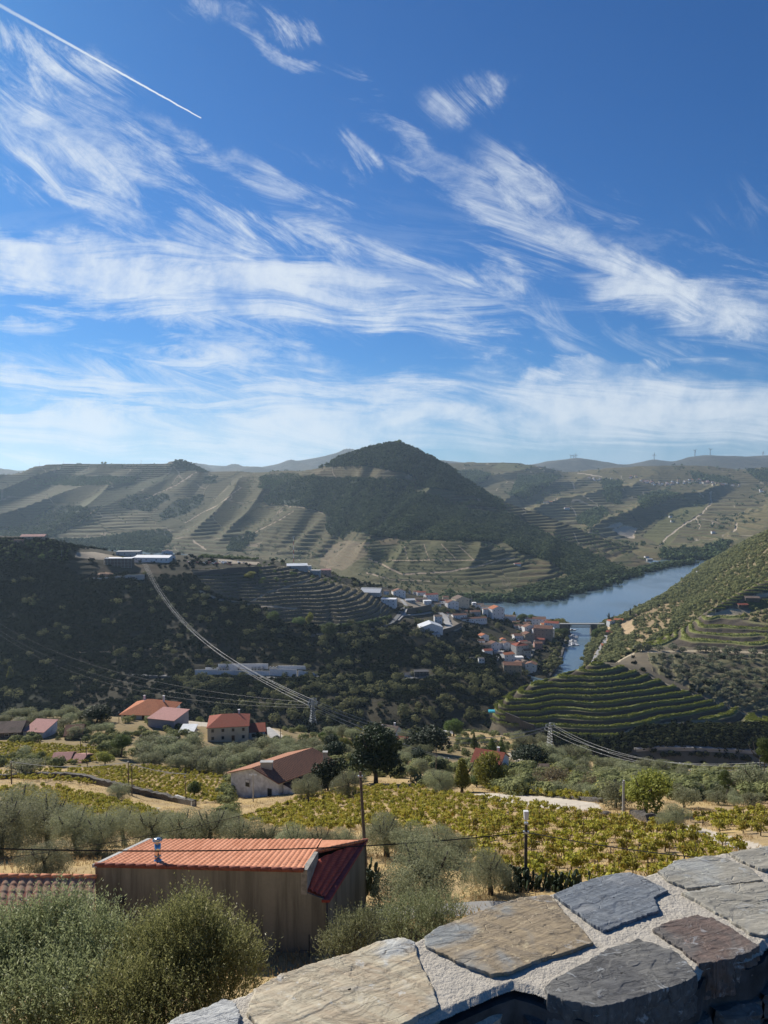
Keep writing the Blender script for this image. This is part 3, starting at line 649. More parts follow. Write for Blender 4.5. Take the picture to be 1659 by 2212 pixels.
r_4 = [PZ(2300, 830, -100), PZ(2300, 930, -60), PZ(2300, 1050, -10), PZ(2300, 1140, 10), PZ(2300, 1250, 20), PZ(2250, 1400, 20), PZ(2200, 1520, 0), PZ(2100, 1700, -40), PZ(2000, 1950, -120), PZ(1900, 2280, -236)]
GR = loft([stl([tuple(p) for p in l]) for l in (r_m, r_0, r_1, r_2, r_3, r_4)], [4, 60, 120, 130, 60])
zR = [
 (PATHZ, stroke([(1315, 1352), (1312, 1375), (1298, 1400), (1285, 1425), (1278, 1440)], 9, 14)),
 (PATHZ, stroke([(1330, 1358), (1345, 1370), (1352, 1385), (1362, 1405)], 5)),
 ((0, 0, .75, 0), [(1340, 1345), (1370, 1335), (1400, 1335), (1385, 1360), (1360, 1378), (1345, 1372)]),
 ((0, 0, .6, 0), [(1375, 1360), (1400, 1350), (1420, 1370), (1385, 1392), (1368, 1385)]),
 ((.3, 0, .1, 0), [(1370, 1330), (1450, 1300), (1480, 1300), (1440, 1360), (1390, 1390), (1370, 1380)]),
]
M_R = land_mat('scrub_hill_land', earth=(.27, .19, .11), dry=(.36, .26, .14), vine=(.08, .09, .03), wood=(.10, .095, .055), pathc=(.50, .37, .22), per=4., parcel=80., fine=5., bump=.8, bd=.8, lines=False)
patch('scrub_hillside', GR, zR, (.6, 0, 0, 0), M_R, noise=(4., 45.), jit=2., wscale=20.)

s = np.linspace(0, 1, 1000)
def LK(k, x0=1050, x1=2000): return line(k, s, x0, x1)
K = [LK([(1035, 525, -243, 0), (2000, 525, -246, 0)], 1035),
     LK([(1045, 600, -216, 0), (1150, 575, -212, 0), (1300, 565, -212, 0), (1450, 575, 1612), (1659, 585, 1622), (2000, 590, 1622)], 1045),
     LK([(1062, 615, 1562), (1080, 608, 1566), (1150, 596, 1582), (1300, 585, 1594), (1450, 592, 1592), (1550, 600, 1585), (1659, 605, 1585), (2000, 610, 1580)], 1062),
     LK([(1064, 628, 1540), (1080, 625, 1527), (1100, 625, 1520), (1150, 620, 1528), (1200, 622, 1535), (1300, 622, 1535), (1450, 625, 1552), (1550, 628, 1560), (1659, 632, 1562), (2000, 635, 1560)], 1064),
     LK([(1068, 640, 1531), (1085, 643, 1515), (1100, 648, 1504), (1125, 652, 1491), (1150, 658, 1480), (1200, 668, 1466), (1250, 680, 1450), (1290, 690, 1434), (1340, 692, 1440), (1400, 684, 1462), (1450, 672, 1484), (1500, 665, 1502), (1600, 655, 1538), (1700, 655, 1560), (2000, 655, 1560)], 1068),
     LK([(1085, 665, -205, 0), (1200, 700, -203, 0), (1250, 720, -198, 0), (1300, 735, 1440), (1340, 745, 1432), (1400, 745, 1432), (1500, 735, 1452), (1659, 720, 1480), (2000, 720, 1480)], 1085),
     LK([(1110, 720, -230, 0), (1230, 770, -222, 0), (1300, 790, -205, 0), (1365, 820, 1412), (1400, 825, 1400), (1500, 820, 1404), (1659, 810, 1410), (2000, 810, 1412)], 1110),
     LK([(1150, 830, -243, 0), (1260, 830, -236, 0), (1338, 855, 1426), (1365, 868, 1411), (1384, 875, 1402), (1425, 885, 1390), (1480, 895, 1368), (1530, 905, 1352), (1659, 900, 1352), (2000, 900, 1350)], 1150),
     LK([(1170, 880, -246, 0), (1290, 865, -236, 0), (1340, 862, 1424), (1384, 882, 1399), (1425, 902, 1383), (1479, 925, 1357), (1500, 935, 1345), (1520, 948, 1334), (1532, 955, 1328), (1560, 955, 1331), (1659, 955, 1330), (2000, 950, 1320)], 1170),
     LK([(1180, 900, -246, 0), (1290, 880, -240, 0), (1340, 868, -212, 0), (1384, 892, -206, 0), (1425, 912, -198, 0), (1479, 935, 1357), (1520, 965, 1326), (1560, 985, 1302), (1599, 1000, 1281), (1659, 1020, 1255), (1800, 1040, 1210), (2000, 1060, 1180)], 1180),
     LK([(1190, 980, -250, 0), (1340, 980, -250, 0), (1450, 1010, -230, 0), (1600, 1080, -180, 0), (2000, 1140, -120, 0)], 1190)]
GK = loft(K, [8, 26, 80, 110, 60, 60, 90, 40, 60, 8])
VN2 = (0, 1, 0, .0)
zK = [
 (VINE, [(1060, 1560), (1070, 1530), (1100, 1503), (1150, 1479), (1200, 1465), (1250, 1449), (1290, 1433), (1340, 1439), (1400, 1461), (1450, 1483), (1500, 1501), (1600, 1537), (1660, 1556), (1660, 1566), (1560, 1560), (1420, 1562), (1320, 1600), (1150, 1585)]),
 (PATHZ, stroke([(1290, 1434), (1345, 1441), (1400, 1462), (1500, 1502), (1600, 1540), (1700, 1562)], 2.2)),
 (PATHZ, stroke([(1300, 1600), (1360, 1578), (1440, 1562), (1520, 1560), (1620, 1566), (1700, 1568)], 2.2)),
 (VINE, [(1365, 1414), (1390, 1397), (1430, 1380), (1480, 1356), (1530, 1327), (1680, 1327), (1680, 1404), (1500, 1400), (1420, 1396)]),
 (PATHZ, stroke([(1380, 1396), (1375, 1404), (1400, 1408), (1480, 1406), (1560, 1406), (1680, 1412)], 4)),
 (PATHZ, stroke([(1370, 1412), (1350, 1420), (1330, 1432)], 3)),
 ((.55, .5, .05, 0), [(1400, 1412), (1680, 1420), (1680, 1550), (1590, 1530), (1500, 1492), (1410, 1450)]),
 (PATHZ, [(1518, 1332), (1545, 1322), (1580, 1315), (1620, 1320), (1635, 1332), (1600, 1334)]),
 (GRN, [(1600, 1300), (1680, 1290), (1680, 1330), (1640, 1332)]),
 (PATHZ, [(1615, 1285), (1680, 1275), (1680, 1288), (1640, 1290)]),
 (VINE, [(1525, 1330), (1560, 1302), (1600, 1278), (1680, 1235), (1680, 1275), (1610, 1290), (1580, 1312), (1550, 1322)]),
]
M_K = land_mat('terraced_knoll_land', earth=(.19, .155, .115), dry=(.24, .19, .13), vine=(.19, .235, .035), wood=(.045, .045, .025), pathc=(.42, .35, .24), per=3.3, parcel=200., fine=2.2, lines=False, bump=.9, bd=.4, stripe=1.2)
def vine_rows(G, Cc, h, X, Y):
    # rows of vines stand on the outer edge of every terrace
    per = 3.3; fr = h-np.floor(h)
    r = sstep(.50, .58, fr)*sstep(.92, .84, fr)*Cc[..., 1]
    G[..., 2] += r*(1.1+.7*fbm(G[..., 0]/1.3, G[..., 1]/1.3, 2, 4))
patch('terraced_knoll', GK, zK, (.35, 0, 0, 0), M_K, noise=(1.0, 40.), step=(3.35, 1.0), jit=1.0, wscale=12., extra=vine_rows, hvar=1.7)

# ---------------------------------------------------------------- river, base ground, haze
m, n = newmat('river_water')
P = n.pos(); mp = n.mapping(P, scale=(1, .55, 1))
w1 = n.noise(mp, .35, 4, .6); w2 = n.noise(mp, .01, 3, .5, .6); w3 = n.noise(mp, .0045, 3, .55, 1.2)
b = n.bsdf((.09, .135, .16), n.ramp(n.math('ADD', w2, w3), .7, 1.25, .06, .24), w1, .35, .5, spec=.6)
b.inputs['IOR'].default_value = 1.33
wt = MB(); wt.add([(-4500, 600, -240), (2600, 600, -240), (2600, 4200, -240), (-4500, 4200, -240)], [(0, 1, 2, 3)])
tag(wt.build('river_water', m), None, None, None, 'structure')
m, n = newmat('valley_floor')
n.bsdf(n.mix(n.noise(n.pos(), .02, 4), (.06, .05, .035), (.12, .10, .06)), .95)
bg = MB(); bg.box(-26000, 26000, -6000, 26000, -275, -258)
tag(bg.build('ground', m), None, None, None, 'structure')

# ================================================================ PLAIN MATERIALS
def simple(name, c, rough=.75, var=.25, sc=3., bump=.2, metal=0.0, spec=.3, c2=None, bd=.03):
    m, n = newmat(name); P = n.obj(); f = n.noise(P, sc, 5, .6)
    c2 = c2 or tuple(x*(1-var*1.6) for x in c)
    n.bsdf(n.mix(n.ramp(f, .3, .72), c, c2), rough, f, bump, bd, metal, None, spec); return m
def streaky(name, c, c2, sc=.9, amount=.8):
    m, n = newmat(name); P = n.obj()
    f = n.noise(n.mapping(P, scale=(sc*3, sc*3, sc*.22)), 1.0, 6, .65); g2 = n.noise(P, 6, 4, .6); big_ = n.noise(n.mapping(P, scale=(1, 1, .4)), .45, 3, .5)
    k = n.math('MULTIPLY', n.ramp(f, .38, .66), n.ramp(big_, .2, .8, .35, amount))
    col = n.mix(k, c, c2); col = n.mix(n.ramp(g2, .35, .75, 0, .3), col, tuple(x*.7 for x in c))
    n.bsdf(col, .9, g2, .3, .02, spec=.1); return m
def tile_mat(name, c, c2, per=.32, moss=(.10, .09, .06), mk_=.35):
    """clay tiles seen from afar: ribs run down the slope (object Y or X are both tried through the normal)"""
    m, n = newmat(name); P = n.obj(); sxyz = n.n('ShaderNodeSeparateXYZ'); n.set(sxyz, 0, P)
    g_ = n.n('ShaderNodeTexCoord').outputs['Normal']; sn = n.n('ShaderNodeSeparateXYZ'); n.set(sn, 0, g_)
    ax = n.math('GREATER_THAN', n.math('ABSOLUTE', sn.outputs[0]), n.math('ABSOLUTE', sn.outputs[1]))
    co = n.n('ShaderNodeMix'); co.data_type = 'FLOAT'; n.set(co, 0, ax); n.set(co, 2, sxyz.outputs[0]); n.set(co, 3, sxyz.outputs[1])
    wv = n.math('ABSOLUTE', n.math('SINE', n.math('MULTIPLY', co.outputs[0], math.pi/per)))
    rr = n.math('FRACT', n.math('MULTIPLY', sxyz.outputs[2], 5.0))
    f = n.noise(P, 2.2, 5, .65); f2 = n.noise(P, .35, 3, .5)
    col = n.mix(n.ramp(f, .3, .7), c, c2); col = n.mix(n.ramp(f2, .45, .7, 0, mk_), col, moss)
    col = n.mix(n.ramp(wv, .5, .05, 0, .55), col, tuple(x*.35 for x in c2))
    n.bsdf(col, .85, n.math('ADD', wv, n.math('MULTIPLY', rr, .3)), .8, .05, spec=.15); return m
def leafmat(name, a, b, c=None, tr=.28, rough=.6, spec=.2):
    m, n = newmat(name); t = n.attr('tint', 'Fac'); oi = n.n('ShaderNodeObjectInfo')
    r = oi.outputs['Random']
    col = n.mix(n.ramp(t, 0, 1, smooth=False), a, b)
    if c: col = n.mix(n.ramp(t, .80, 1.0), col, c)
    hs = n.n('ShaderNodeHueSaturation'); n.set(hs, 'Color', col); n.set(hs, 'Value', n.ramp(r, 0, 1, .72, 1.3, False)); n.set(hs, 'Hue', n.ramp(r, 0, 1, .485, .51, False))
    n.bsdf(hs.outputs[0], rough, trans=tr, spec=spec); return m

M = {}
M['bark'] = simple('bark', (.10, .085, .07), .9, sc=8, bump=.6)
M['olive'] = leafmat('olive_leaves', (.15, .165, .08), (.37, .375, .22), tr=.42)
M['olive_dull'] = leafmat('dull_olive_leaves', (.10, .115, .06), (.24, .25, .15))
M['green'] = leafmat('green_leaves', (.06, .095, .028), (.16, .21, .055), tr=.4)
M['dark'] = leafmat('dark_leaves', (.018, .032, .014), (.05, .07, .03), tr=.12)
M['yellow'] = leafmat('yellow_green_leaves', (.16, .18, .035), (.34, .33, .07), tr=.4)
M['brownish'] = leafmat('brownish_leaves', (.10, .08, .045), (.22, .17, .10))
M['vine'] = leafmat('vine_leaves', (.19, .215, .03), (.54, .46, .08), (.40, .15, .05), tr=.38)
M['shadewood'] = leafmat('valley_scrub_leaves', (.014, .021, .011), (.042, .048, .022), (.12, .115, .045), tr=.05, rough=.9, spec=.0)  # leaf colours darkened, with the valley's shade put into them
M['farwood'] = leafmat('far_wood_leaves', (.04, .066, .032), (.135, .175, .08), tr=.2, rough=.9, spec=.02)
M['scrub'] = leafmat('hill_scrub_leaves', (.095, .11, .045), (.26, .26, .115), (.34, .30, .10), tr=.3, rough=.8, spec=.05)
M['white'] = simple('white_plaster', (.80, .79, .77), .85, .12, .6)
M['cream'] = simple('cream_plaster', (.62, .55, .41), .85, .12, .6)
M['greyw'] = simple('grey_plaster', (.42, .42, .41), .85, .15, .6)
M['lilac'] = simple('lilac_grey_plaster', (.34, .33, .36), .85, .12, .5)
M['oldw'] = simple('weathered_wall', (.80, .81, .82), .9, .35, .7, .3, c2=(.46, .46, .46))
M['tanw'] = simple('tan_plaster', (.40, .33, .25), .85, .15, .6)
M['pinkw'] = simple('pink_plaster', (.50, .30, .25), .85, .15, .6)
M['slate'] = simple('dark_slate_wall', (.07, .07, .075), .85, .3, 3)
M['stone'] = simple('dry_stone', (.17, .15, .125), .9, .45, 5., .9, bd=.15)
M['concrete'] = simple('concrete', (.44, .43, .40), .85, .15, 1.2)
M['t_orange'] = tile_mat('orange_tiles', (.55, .21, .10), (.42, .15, .075), mk_=.15)
M['t_red'] = tile_mat('red_tiles', (.36, .11, .07), (.28, .085, .055), mk_=.15)
M['t_brown'] = tile_mat('brown_tiles', (.26, .13, .085), (.19, .10, .07))
M['t_old'] = tile_mat('weathered_grey_brown_tiles', (.25, .18, .14), (.17, .13, .105), mk_=.6)
M['t_pink'] = tile_mat('faded_pink_tiles', (.52, .28, .24), (.42, .22, .19), mk_=.1)
M['metalroof'] = simple('pale_metal_roofing', (.62, .64, .64), .5, .12, .8, spec=.5)
M['whiteroof'] = simple('white_roofing', (.78, .78, .77), .6, .1, .8)
M['rust'] = simple('rusty_sheet', (.22, .12, .08), .8, .4, 1.5)
M['glass'] = simple('dark_window_glass', (.03, .035, .04), .15, .1, 1, 0, spec=.6)
M['shutter'] = simple('window_shutter', (.55, .54, .50), .7, .1, 2)
M['door'] = simple('wooden_door', (.12, .07, .045), .6, .2, 4)
M['road'] = simple('asphalt', (.16, .16, .155), .9, .2, .7, .3)
M['wood'] = simple('weathered_pole_wood', (.16, .125, .095), .9, .35, 6)
M['steel'] = simple('galvanised_steel', (.50, .52, .53), .45, .15, 4, metal=.6, spec=.5)
M['cable'] = simple('cable', (.36, .36, .34), .6, .05, 1)
M['black'] = simple('black_rubber', (.02, .02, .02), .6, .1, 1)
M['darkmetal'] = simple('dark_metal', (.05, .05, .05), .5, .1, 1)
M['insul'] = simple('glass_insulator', (.75, .78, .78), .3, .05, 1)
M['redpaint'] = simple('red_paint', (.45, .07, .05), .6, .1, 1)
M['carwhite'] = simple('white_car_paint', (.75, .75, .75), .3, .03, 1, 0, spec=.5)
M['carred'] = simple('red_car_paint', (.35, .05, .04), .3, .03, 1, 0, spec=.5)
M['cargrey'] = simple('grey_car_paint', (.25, .26, .28), .3, .03, 1, 0, spec=.5)
M['blue'] = simple('turquoise_cover', (.05, .38, .48), .5, .1, 1)

# ================================================================ VEGETATION
def leafcloud(n, lobes, size, aspect=.5, bias=.55, seed=1, up=.0, rmin=.62, core=0.0):
    g_ = np.random.default_rng(seed); L = np.array(lobes, float)
    wgt = L[:, 3]*L[:, 5]; wgt = wgt/wgt.sum(); li = g_.choice(len(L), n, p=wgt)
    d = g_.normal(size=(n, 3)); d[:, 2] += up; d /= np.linalg.norm(d, axis=1, keepdims=True)
    low = d[:, 2] < -.45; d[low, 2] *= .4; d /= np.linalg.norm(d, axis=1, keepdims=True)
    r = rmin+(1-rmin)*g_.random(n)**.6; r *= 1+.16*g_.normal(size=n)*.6
    c = L[li, :3]+d*L[li, 3:6]*r[:, None]
    q = g_.normal(size=(n, 3)); q /= np.linalg.norm(q, axis=1, keepdims=True)
    nn = d*bias+q*(1-bias); nn /= np.linalg.norm(nn, axis=1, keepdims=True)
    a = np.cross(nn, g_.normal(size=(n, 3))); a /= np.linalg.norm(a, axis=1, keepdims=True); b = np.cross(nn, a)
    sz = size*(.6+.8*g_.random(n))[:, None]
    a = a*sz; b = b*sz*aspect
    V = np.stack([c-a, c-b, c+a, c+b], 1).reshape(-1, 3)
    Fq = np.arange(4*n).reshape(n, 4)
    cl = fbm(c[:, 0]/(size*5), c[:, 2]/(size*5)+c[:, 1]/(size*4), 2, seed)
    tint = np.clip(.15+.55*cl+.45*g_.random(n)-.1, 0, 1)
    return V, Fq, np.repeat(tint, 4)

def trunk_mb(h, r, seed=0, limbs=4, lean=.12, spread=.5):
    rd = random.Random(seed); b = MB(); top = Vector((rd.uniform(-lean, lean)*h, rd.uniform(-lean, lean)*h, h*.55))
    b.tube([(0, 0, -.4), (0, 0, h*.12), top*.55+Vector((0, 0, 0)), top], [r*1.5, r*1.15, r*.9, r*.65], 7)
    for i in range(limbs):
        a = 2*math.pi*i/limbs+rd.random(); e = top+Vector((math.cos(a)*h*spread*.5, math.sin(a)*h*spread*.5, h*rd.uniform(.2, .38)))
        mid = top.lerp(e, .5)+Vector((math.cos(a)*h*.05, math.sin(a)*h*.05, -h*.02))
        b.tube([top*.97, mid, e], [r*.6, r*.4, r*.15], 5)
    return b

def make_tree(name, h, lobes, n, size, lm, seed, tr=.06, limbs=4, aspect=.5, bias=.5, up=0, cat='tree', leafshape=None):
    """prototype at the origin: an Empty with trunk and crown; height h"""
    r = empty(name, (0, 0, -5000)); r['category'] = cat
    trunk_mb(h, h*tr*.5, seed, limbs).build('trunk', M['bark'], r, True)
    V, Fq, t = leafcloud(n, lobes, size, aspect, bias, seed, up)
    mesh_np('crown', V, Fq, lm, r, False, {'tint': ('FLOAT', t)})
    remember(r); return r
def rlobes(h, w_, k, seed, z0=.35, z1=.8, rr=.30):
    rd = random.Random(seed); out = [(0, 0, h*(z0+z1)/2, w_*.34, w_*.34, h*(z1-z0)*.55)]
    for i in range(k):
        a = 2*math.pi*(i+rd.random()*.7)/k; q = w_*rd.uniform(.20, .34); z = h*rd.uniform(z0, z1); s_ = w_*rr*rd.uniform(.65, 1.1)
        out.append((math.cos(a)*q, math.sin(a)*q, z, s_, s_, s_*rd.uniform(.7, .95)))
    out.append((rd.uniform(-.08, .08)*w_, rd.uniform(-.08, .08)*w_, h*z1*1.0, w_*.24, w_*.24, h*(1-z1)))
    return out
TREES = {}
def proto(key, *a, **k): TREES[key] = make_tree(*a, **k)
for i in range(4):
    proto('olive%d' % i, 'olive_tree', 5.0, rlobes(5.0, 5.6, 8, 10+i, .32, .76), 3600, .16, M['olive'], 20+i, aspect=.38, tr=.09, cat='olive tree')
for i in range(2):
    proto('bigolive%d' % i, 'olive_tree', 5.0, rlobes(5.0, 5.4, 10, 40+i, .25, .80, .27), 30000, .062, M['olive'], 50+i, aspect=.30, tr=.09, limbs=6, cat='olive tree')
for i in range(3):
    proto('small%d' % i, 'olive_tree', 5.0, rlobes(5.0, 6.4, 5, 60+i, .30, .70), 260, .52, M['olive_dull'], 70+i, aspect=.6, tr=.09, cat='olive tree')
proto('broad0', 'broadleaf_tree', 8.0, rlobes(8.0, 6.6, 10, 81, .3, .8), 5200, .21, M['green'], 81, aspect=.6)
proto('broad1', 'broadleaf_tree', 8.0, rlobes(8.0, 7.4, 12, 82, .28, .8), 5200, .22, M['yellow'], 82, aspect=.6)
proto('dark0', 'evergreen_tree', 10.0, rlobes(10., 9.0, 13, 83, .22, .82, .24), 9000, .23, M['dark'], 83, aspect=.6)
proto('dark1', 'evergreen_tree', 6.0, rlobes(6., 6.6, 8, 84, .28, .75), 4200, .20, M['dark'], 84, aspect=.6)
proto('brown0', 'bare_bush', 4.0, rlobes(4., 6.0, 7, 85, .25, .7), 2400, .16, M['brownish'], 85, aspect=.4, cat='bush')
proto('poplar0', 'poplar_tree', 10.0, [(0, 0, 3.5, 1.9, 1.9, 2.4), (.2, 0, 5.8, 1.5, 1.5, 2.4), (0, .1, 8.2, .9, .9, 1.9)], 4200, .22, M['yellow'], 86, aspect=.6)
proto('conifer0', 'conifer_tree', 10.0, [(0, 0, 3, 2.3, 2.3, 1.8), (0, 0, 5, 1.8, 1.8, 1.8), (0, 0, 7, 1.2, 1.2, 1.6), (0, 0, 8.8, .6, .6, 1.3)], 5200, .20, M['green'], 87, aspect=.3)
proto('cypress0', 'cypress_tree', 12.0, [(0, 0, 2.6, 1.0, 1.0, 2.4), (0, 0, 5.5, .95, .95, 2.8), (0, 0, 8.5, .7, .7, 2.4), (0, 0, 10.8, .35, .35, 1.4)], 2600, .22, M['dark'], 88, aspect=.4, bias=.75, cat='cypress')
proto('umbrella0', 'stone_pine', 8.0, [(0, 0, 5.4, 3.4, 3.4, 2.0), (-1.6, 0, 5.0, 2.0, 2.0, 1.4), (1.6, .3, 5.0, 2.0, 2.0, 1.4), (0, 0, 6.6, 2.0, 2.0, 1.3)], 7500, .18, M['green'], 89, aspect=.35, bias=.6, cat='pine')
proto('pine0', 'pine_tree', 14.0, [(0, 0, 12.3, 1.8, 1.8, 1.7), (1.3, .3, 10.4, 1.9, 1.9, 1.1), (-1.4, -.3, 9.6, 2.0, 2.0, 1.1), (.5, .8, 8.2, 1.5, 1.5, .8), (-1.2, .2, 7.2, 1.2, 1.2, .6)], 4200, .24, M['green'], 90, aspect=.28, limbs=6, tr=.035, cat='pine')
def plant(key, p, h, label, group=None, wide=1.0, mat=None, name=None):
    """a copy of a prototype: h in metres"""
    src = TREES[key]; base = {'olive': 5, 'bigolive': 5, 'small': 5, 'broad': 8, 'brown': 4, 'poplar': 10, 'conifer': 10, 'cypress': 12, 'umbrella': 8, 'pine': 14, 'dark': 10 if key == 'dark0' else 6}[key.rstrip('0123456789')]
    c = copy_tree(src); sc = h/base
    c.location = p; c.rotation_euler = (0, 0, random.uniform(0, 6.28)); c.scale = (sc*wide, sc*wide, sc)
    c['label'] = label
    if group: c['group'] = group
    return c
def tree_at(key, X, Yb, patch_, hpx, label, group=None, wide=1.0, dmin=0):
    p = hit(X, Yb, patch_, dmin)
    if p is None: print('no ground', X, Yb, patch_); return None
    return plant(key, p, hpx/F*p.y*1.03, label, group, wide)

def stuff_trees(name, pts, sizes, lm, label, n_tri=34, kinds=7, seed=3, tall=.85, lsize=.42, patchy=0):
    """many small crowns as ONE mesh (they read as one mass)"""
    g_ = np.random.default_rng(seed); Vs = []; Fs = []; Ts = []; off = 0
    tm = []
    for k in range(kinds):
        lo = [(0, 0, .45, .5, .5, .48)]+[(g_.uniform(-.3, .3), g_.uniform(-.3, .3), g_.uniform(.3, .7), .3, .3, .28) for _ in range(3)]
        tm.append(leafcloud(n_tri, lo, lsize*.5, .75, .88, 100+k, rmin=.8))
    pts = np.asarray(pts, float); sizes = np.asarray(sizes, float)
    kk = g_.integers(0, kinds, len(pts)); an = g_.uniform(0, 6.28, len(pts)); hue = g_.random(len(pts))
    if patchy: hue = np.clip(1.6*(fbm(pts[:, 0]/patchy, pts[:, 1]/patchy, 3, 61)-.32)+.25*(g_.random(len(pts))-.5), 0, 1)*.75+.6*(g_.random(len(pts)) > .96)
    for k in range(kinds):
        sel = np.nonzero(kk == k)[0]
        if not len(sel): continue
        V, Fq, t = tm[k]; c, s_ = np.cos(an[sel])[:, None], np.sin(an[sel])[:, None]
        x = V[None, :, 0]*c-V[None, :, 1]*s_; y = V[None, :, 0]*s_+V[None, :, 1]*c; z = V[None, :, 2]*tall
        W = np.stack([x*np.ones_like(z), y, z*np.ones_like(x)], -1)*sizes[sel][:, None, None]+pts[sel][:, None, :]
        W[..., 2] -= .12*sizes[sel][:, None]
        nV = V.shape[0]
        Vs.append(W.reshape(-1, 3)); Fs.append((Fq[None]+np.arange(len(sel))[:, None, None]*nV).reshape(-1, 4)+off)
        Ts.append((t[None]*(.22 if patchy else .45)+hue[sel][:, None]*.62-.05).clip(0, 1).ravel()); off += nV*len(sel)
    o = mesh_np(name, np.concatenate(Vs), np.concatenate(Fs), lm, None, False, {'tint': ('FLOAT', np.concatenate(Ts))})
    return tag(o, label, None, None, 'stuff')

def scatter(patch_, n, test, seed=1, wpow=0.0):
    """random vertices of a patch where test(X, Y, zone, G) > random"""
    p = PATCH[patch_]; g_ = np.random.default_rng(seed); n = int(n*1.22); G = p['G']; Rn, Cn = G.shape[:2]
    X, Y, Z = p['X'], p['Y'], p['Z']
    k = test(X, Y, Z, G).astype(float).ravel()
    k *= (X.ravel() > -330) & (X.ravel() < 2100) & (Y.ravel() < 2300) & (G[..., 2].ravel() > -239.5)
    if wpow: k *= (G[..., 1].ravel()/1000.)**wpow
    if k.sum() <= 0: return np.zeros((0, 3))
    idx = g_.choice(k.size, n, p=k/k.sum())
    P = G.reshape(-1, 3)[idx].copy()
    # jitter inside a cell
    st_ = G[..., 1].ravel()[idx]*.0012
    P[:, 0] += g_.normal(size=n)*st_; return P

# woods of the mountain
pc = scatter('vineyard_mountain', 15000, lambda X, Y, Z, G: (Z[..., 0] > .8)*(1.0+.8*(G[..., 0] > -300)), 2)
sz = RNG.uniform(9, 17, len(pc))
stuff_trees('wood_on_the_mountain', pc, sz, M['farwood'], 'dark green oak wood covering the pointed mountain across the river', 22, seed=4)
pc = scatter('vineyard_mountain', 4200, lambda X, Y, Z, G: (Z[..., 0] > .3)*(Z[..., 0] < .8)*1.0+(Z[..., 0] < .1)*.035*(fbm(G[..., 0]/120, G[..., 1]/120, 2, 3) > .55), 5)
stuff_trees('hillside_scrub', pc, RNG.uniform(5, 10, len(pc)), M['farwood'], 'scattered bushes along the field edges of the mountain', 14, seed=5)
pc = scatter('far_vineyard_hills', 5200, lambda X, Y, Z, G: (Z[..., 0] > .8)*1.0+.035*(fbm(G[..., 0]/200, G[..., 1]/260, 2, 3) > .58), 6)
stuff_trees('far_hill_wood', pc, RNG.uniform(12, 26, len(pc)), M['farwood'], 'far patches of wood between the vineyards above the river', 14, seed=6)
# scrub hill on the right bank
pc = scatter('scrub_hillside', 10800, lambda X, Y, Z, G: (Z[..., 0] > .5)+(Z[..., 0] > .2)*.28+(Z[..., 2] > .5)*.0, 7)
stuff_trees('hill_scrub', pc, RNG.uniform(4.0, 9.0, len(pc))*(pc[:, 1]/1250)**.5, M['scrub'], 'grey green scrub and small trees covering the hillside right of the river', 60, seed=7, lsize=.32)
# slope in the shade
def tB(X, Y, Z, G):
    k = (Z[..., 0] > .4)*(Z[..., 1] < .5)*(Z[..., 2] < .3)*(.45+1.0*(fbm(G[..., 0]/38, G[..., 1]/38, 3, 12) > .48))
    k = k*(Y > 1165)*(1-.75*((X > 880) & (X < 1240) & (Y > 1268) & (Y < 1395)))
    k = k*(1+1.2*(X < 160))*(1-.6*((X > 560)&(X < 1000)&(Y < 1345)))
    # keep the roads and the cemetery clear
    for poly in ([(415, 1432), (690, 1432), (690, 1466), (415, 1466)], [(140, 1188), (560, 1188), (560, 1240), (140, 1240)], [(560, 1205), (760, 1225), (760, 1270), (560, 1225)], [(800, 1270), (1000, 1275), (1000, 1370), (900, 1370), (800, 1320)], [(1030, 1360), (1215, 1340), (1215, 1470), (1080, 1460)], [(880, 1445), (940, 1445), (940, 1470), (880, 1470)]):
        k = k*np.where(inpoly(X, Y, poly), .12 if poly[0][0] in (800, 1030, 140, 560) else 0, 1)
    return k
pc = scatter('shaded_valley_slope', 21000, tB, 8)
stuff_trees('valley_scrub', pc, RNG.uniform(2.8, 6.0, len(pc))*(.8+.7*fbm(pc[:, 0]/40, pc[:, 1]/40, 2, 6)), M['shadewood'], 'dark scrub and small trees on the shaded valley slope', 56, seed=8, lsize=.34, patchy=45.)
def tB2(X, Y, Z, G): return (inpoly(X, Y, [(380, 1470), (560, 1462), (900, 1462), (1000, 1440), (1085, 1470), (1100, 1560), (900, 1560), (500, 1560)])*1.0+.5*inpoly(X, Y, [(880, 1330), (1030, 1400), (1040, 1440), (700, 1440), (690, 1360)])+.16*(Z[..., 0] > .4)*(Y > 1230))*(fbm(G[..., 0]/30, G[..., 1]/30, 2, 41) > .45)
pc = scatter('shaded_valley_slope', 620, tB2, 18)
stuff_trees('valley_trees', pc, RNG.uniform(6.0, 11.0, len(pc)), M['scrub'], 'paler round tree crowns standing out in the dark valley', 150, seed=18, lsize=.2)
pc = scatter('terraced_knoll', 2600, lambda X, Y, Z, G: (Z[..., 0] > .2)*(((Y > 1568) & (X > 1130)).astype(float)*1.0+((X < 1320) & (X > 1262) & (G[..., 1] > 735) & (Y > 1410))*1.2+.02*(Y > 1405)), 9)
stuff_trees('ravine_scrub', pc, RNG.uniform(2.5, 6.5, len(pc)), M['shadewood'], 'dark scrub in the ravine below the terraced knoll', 40, seed=9)
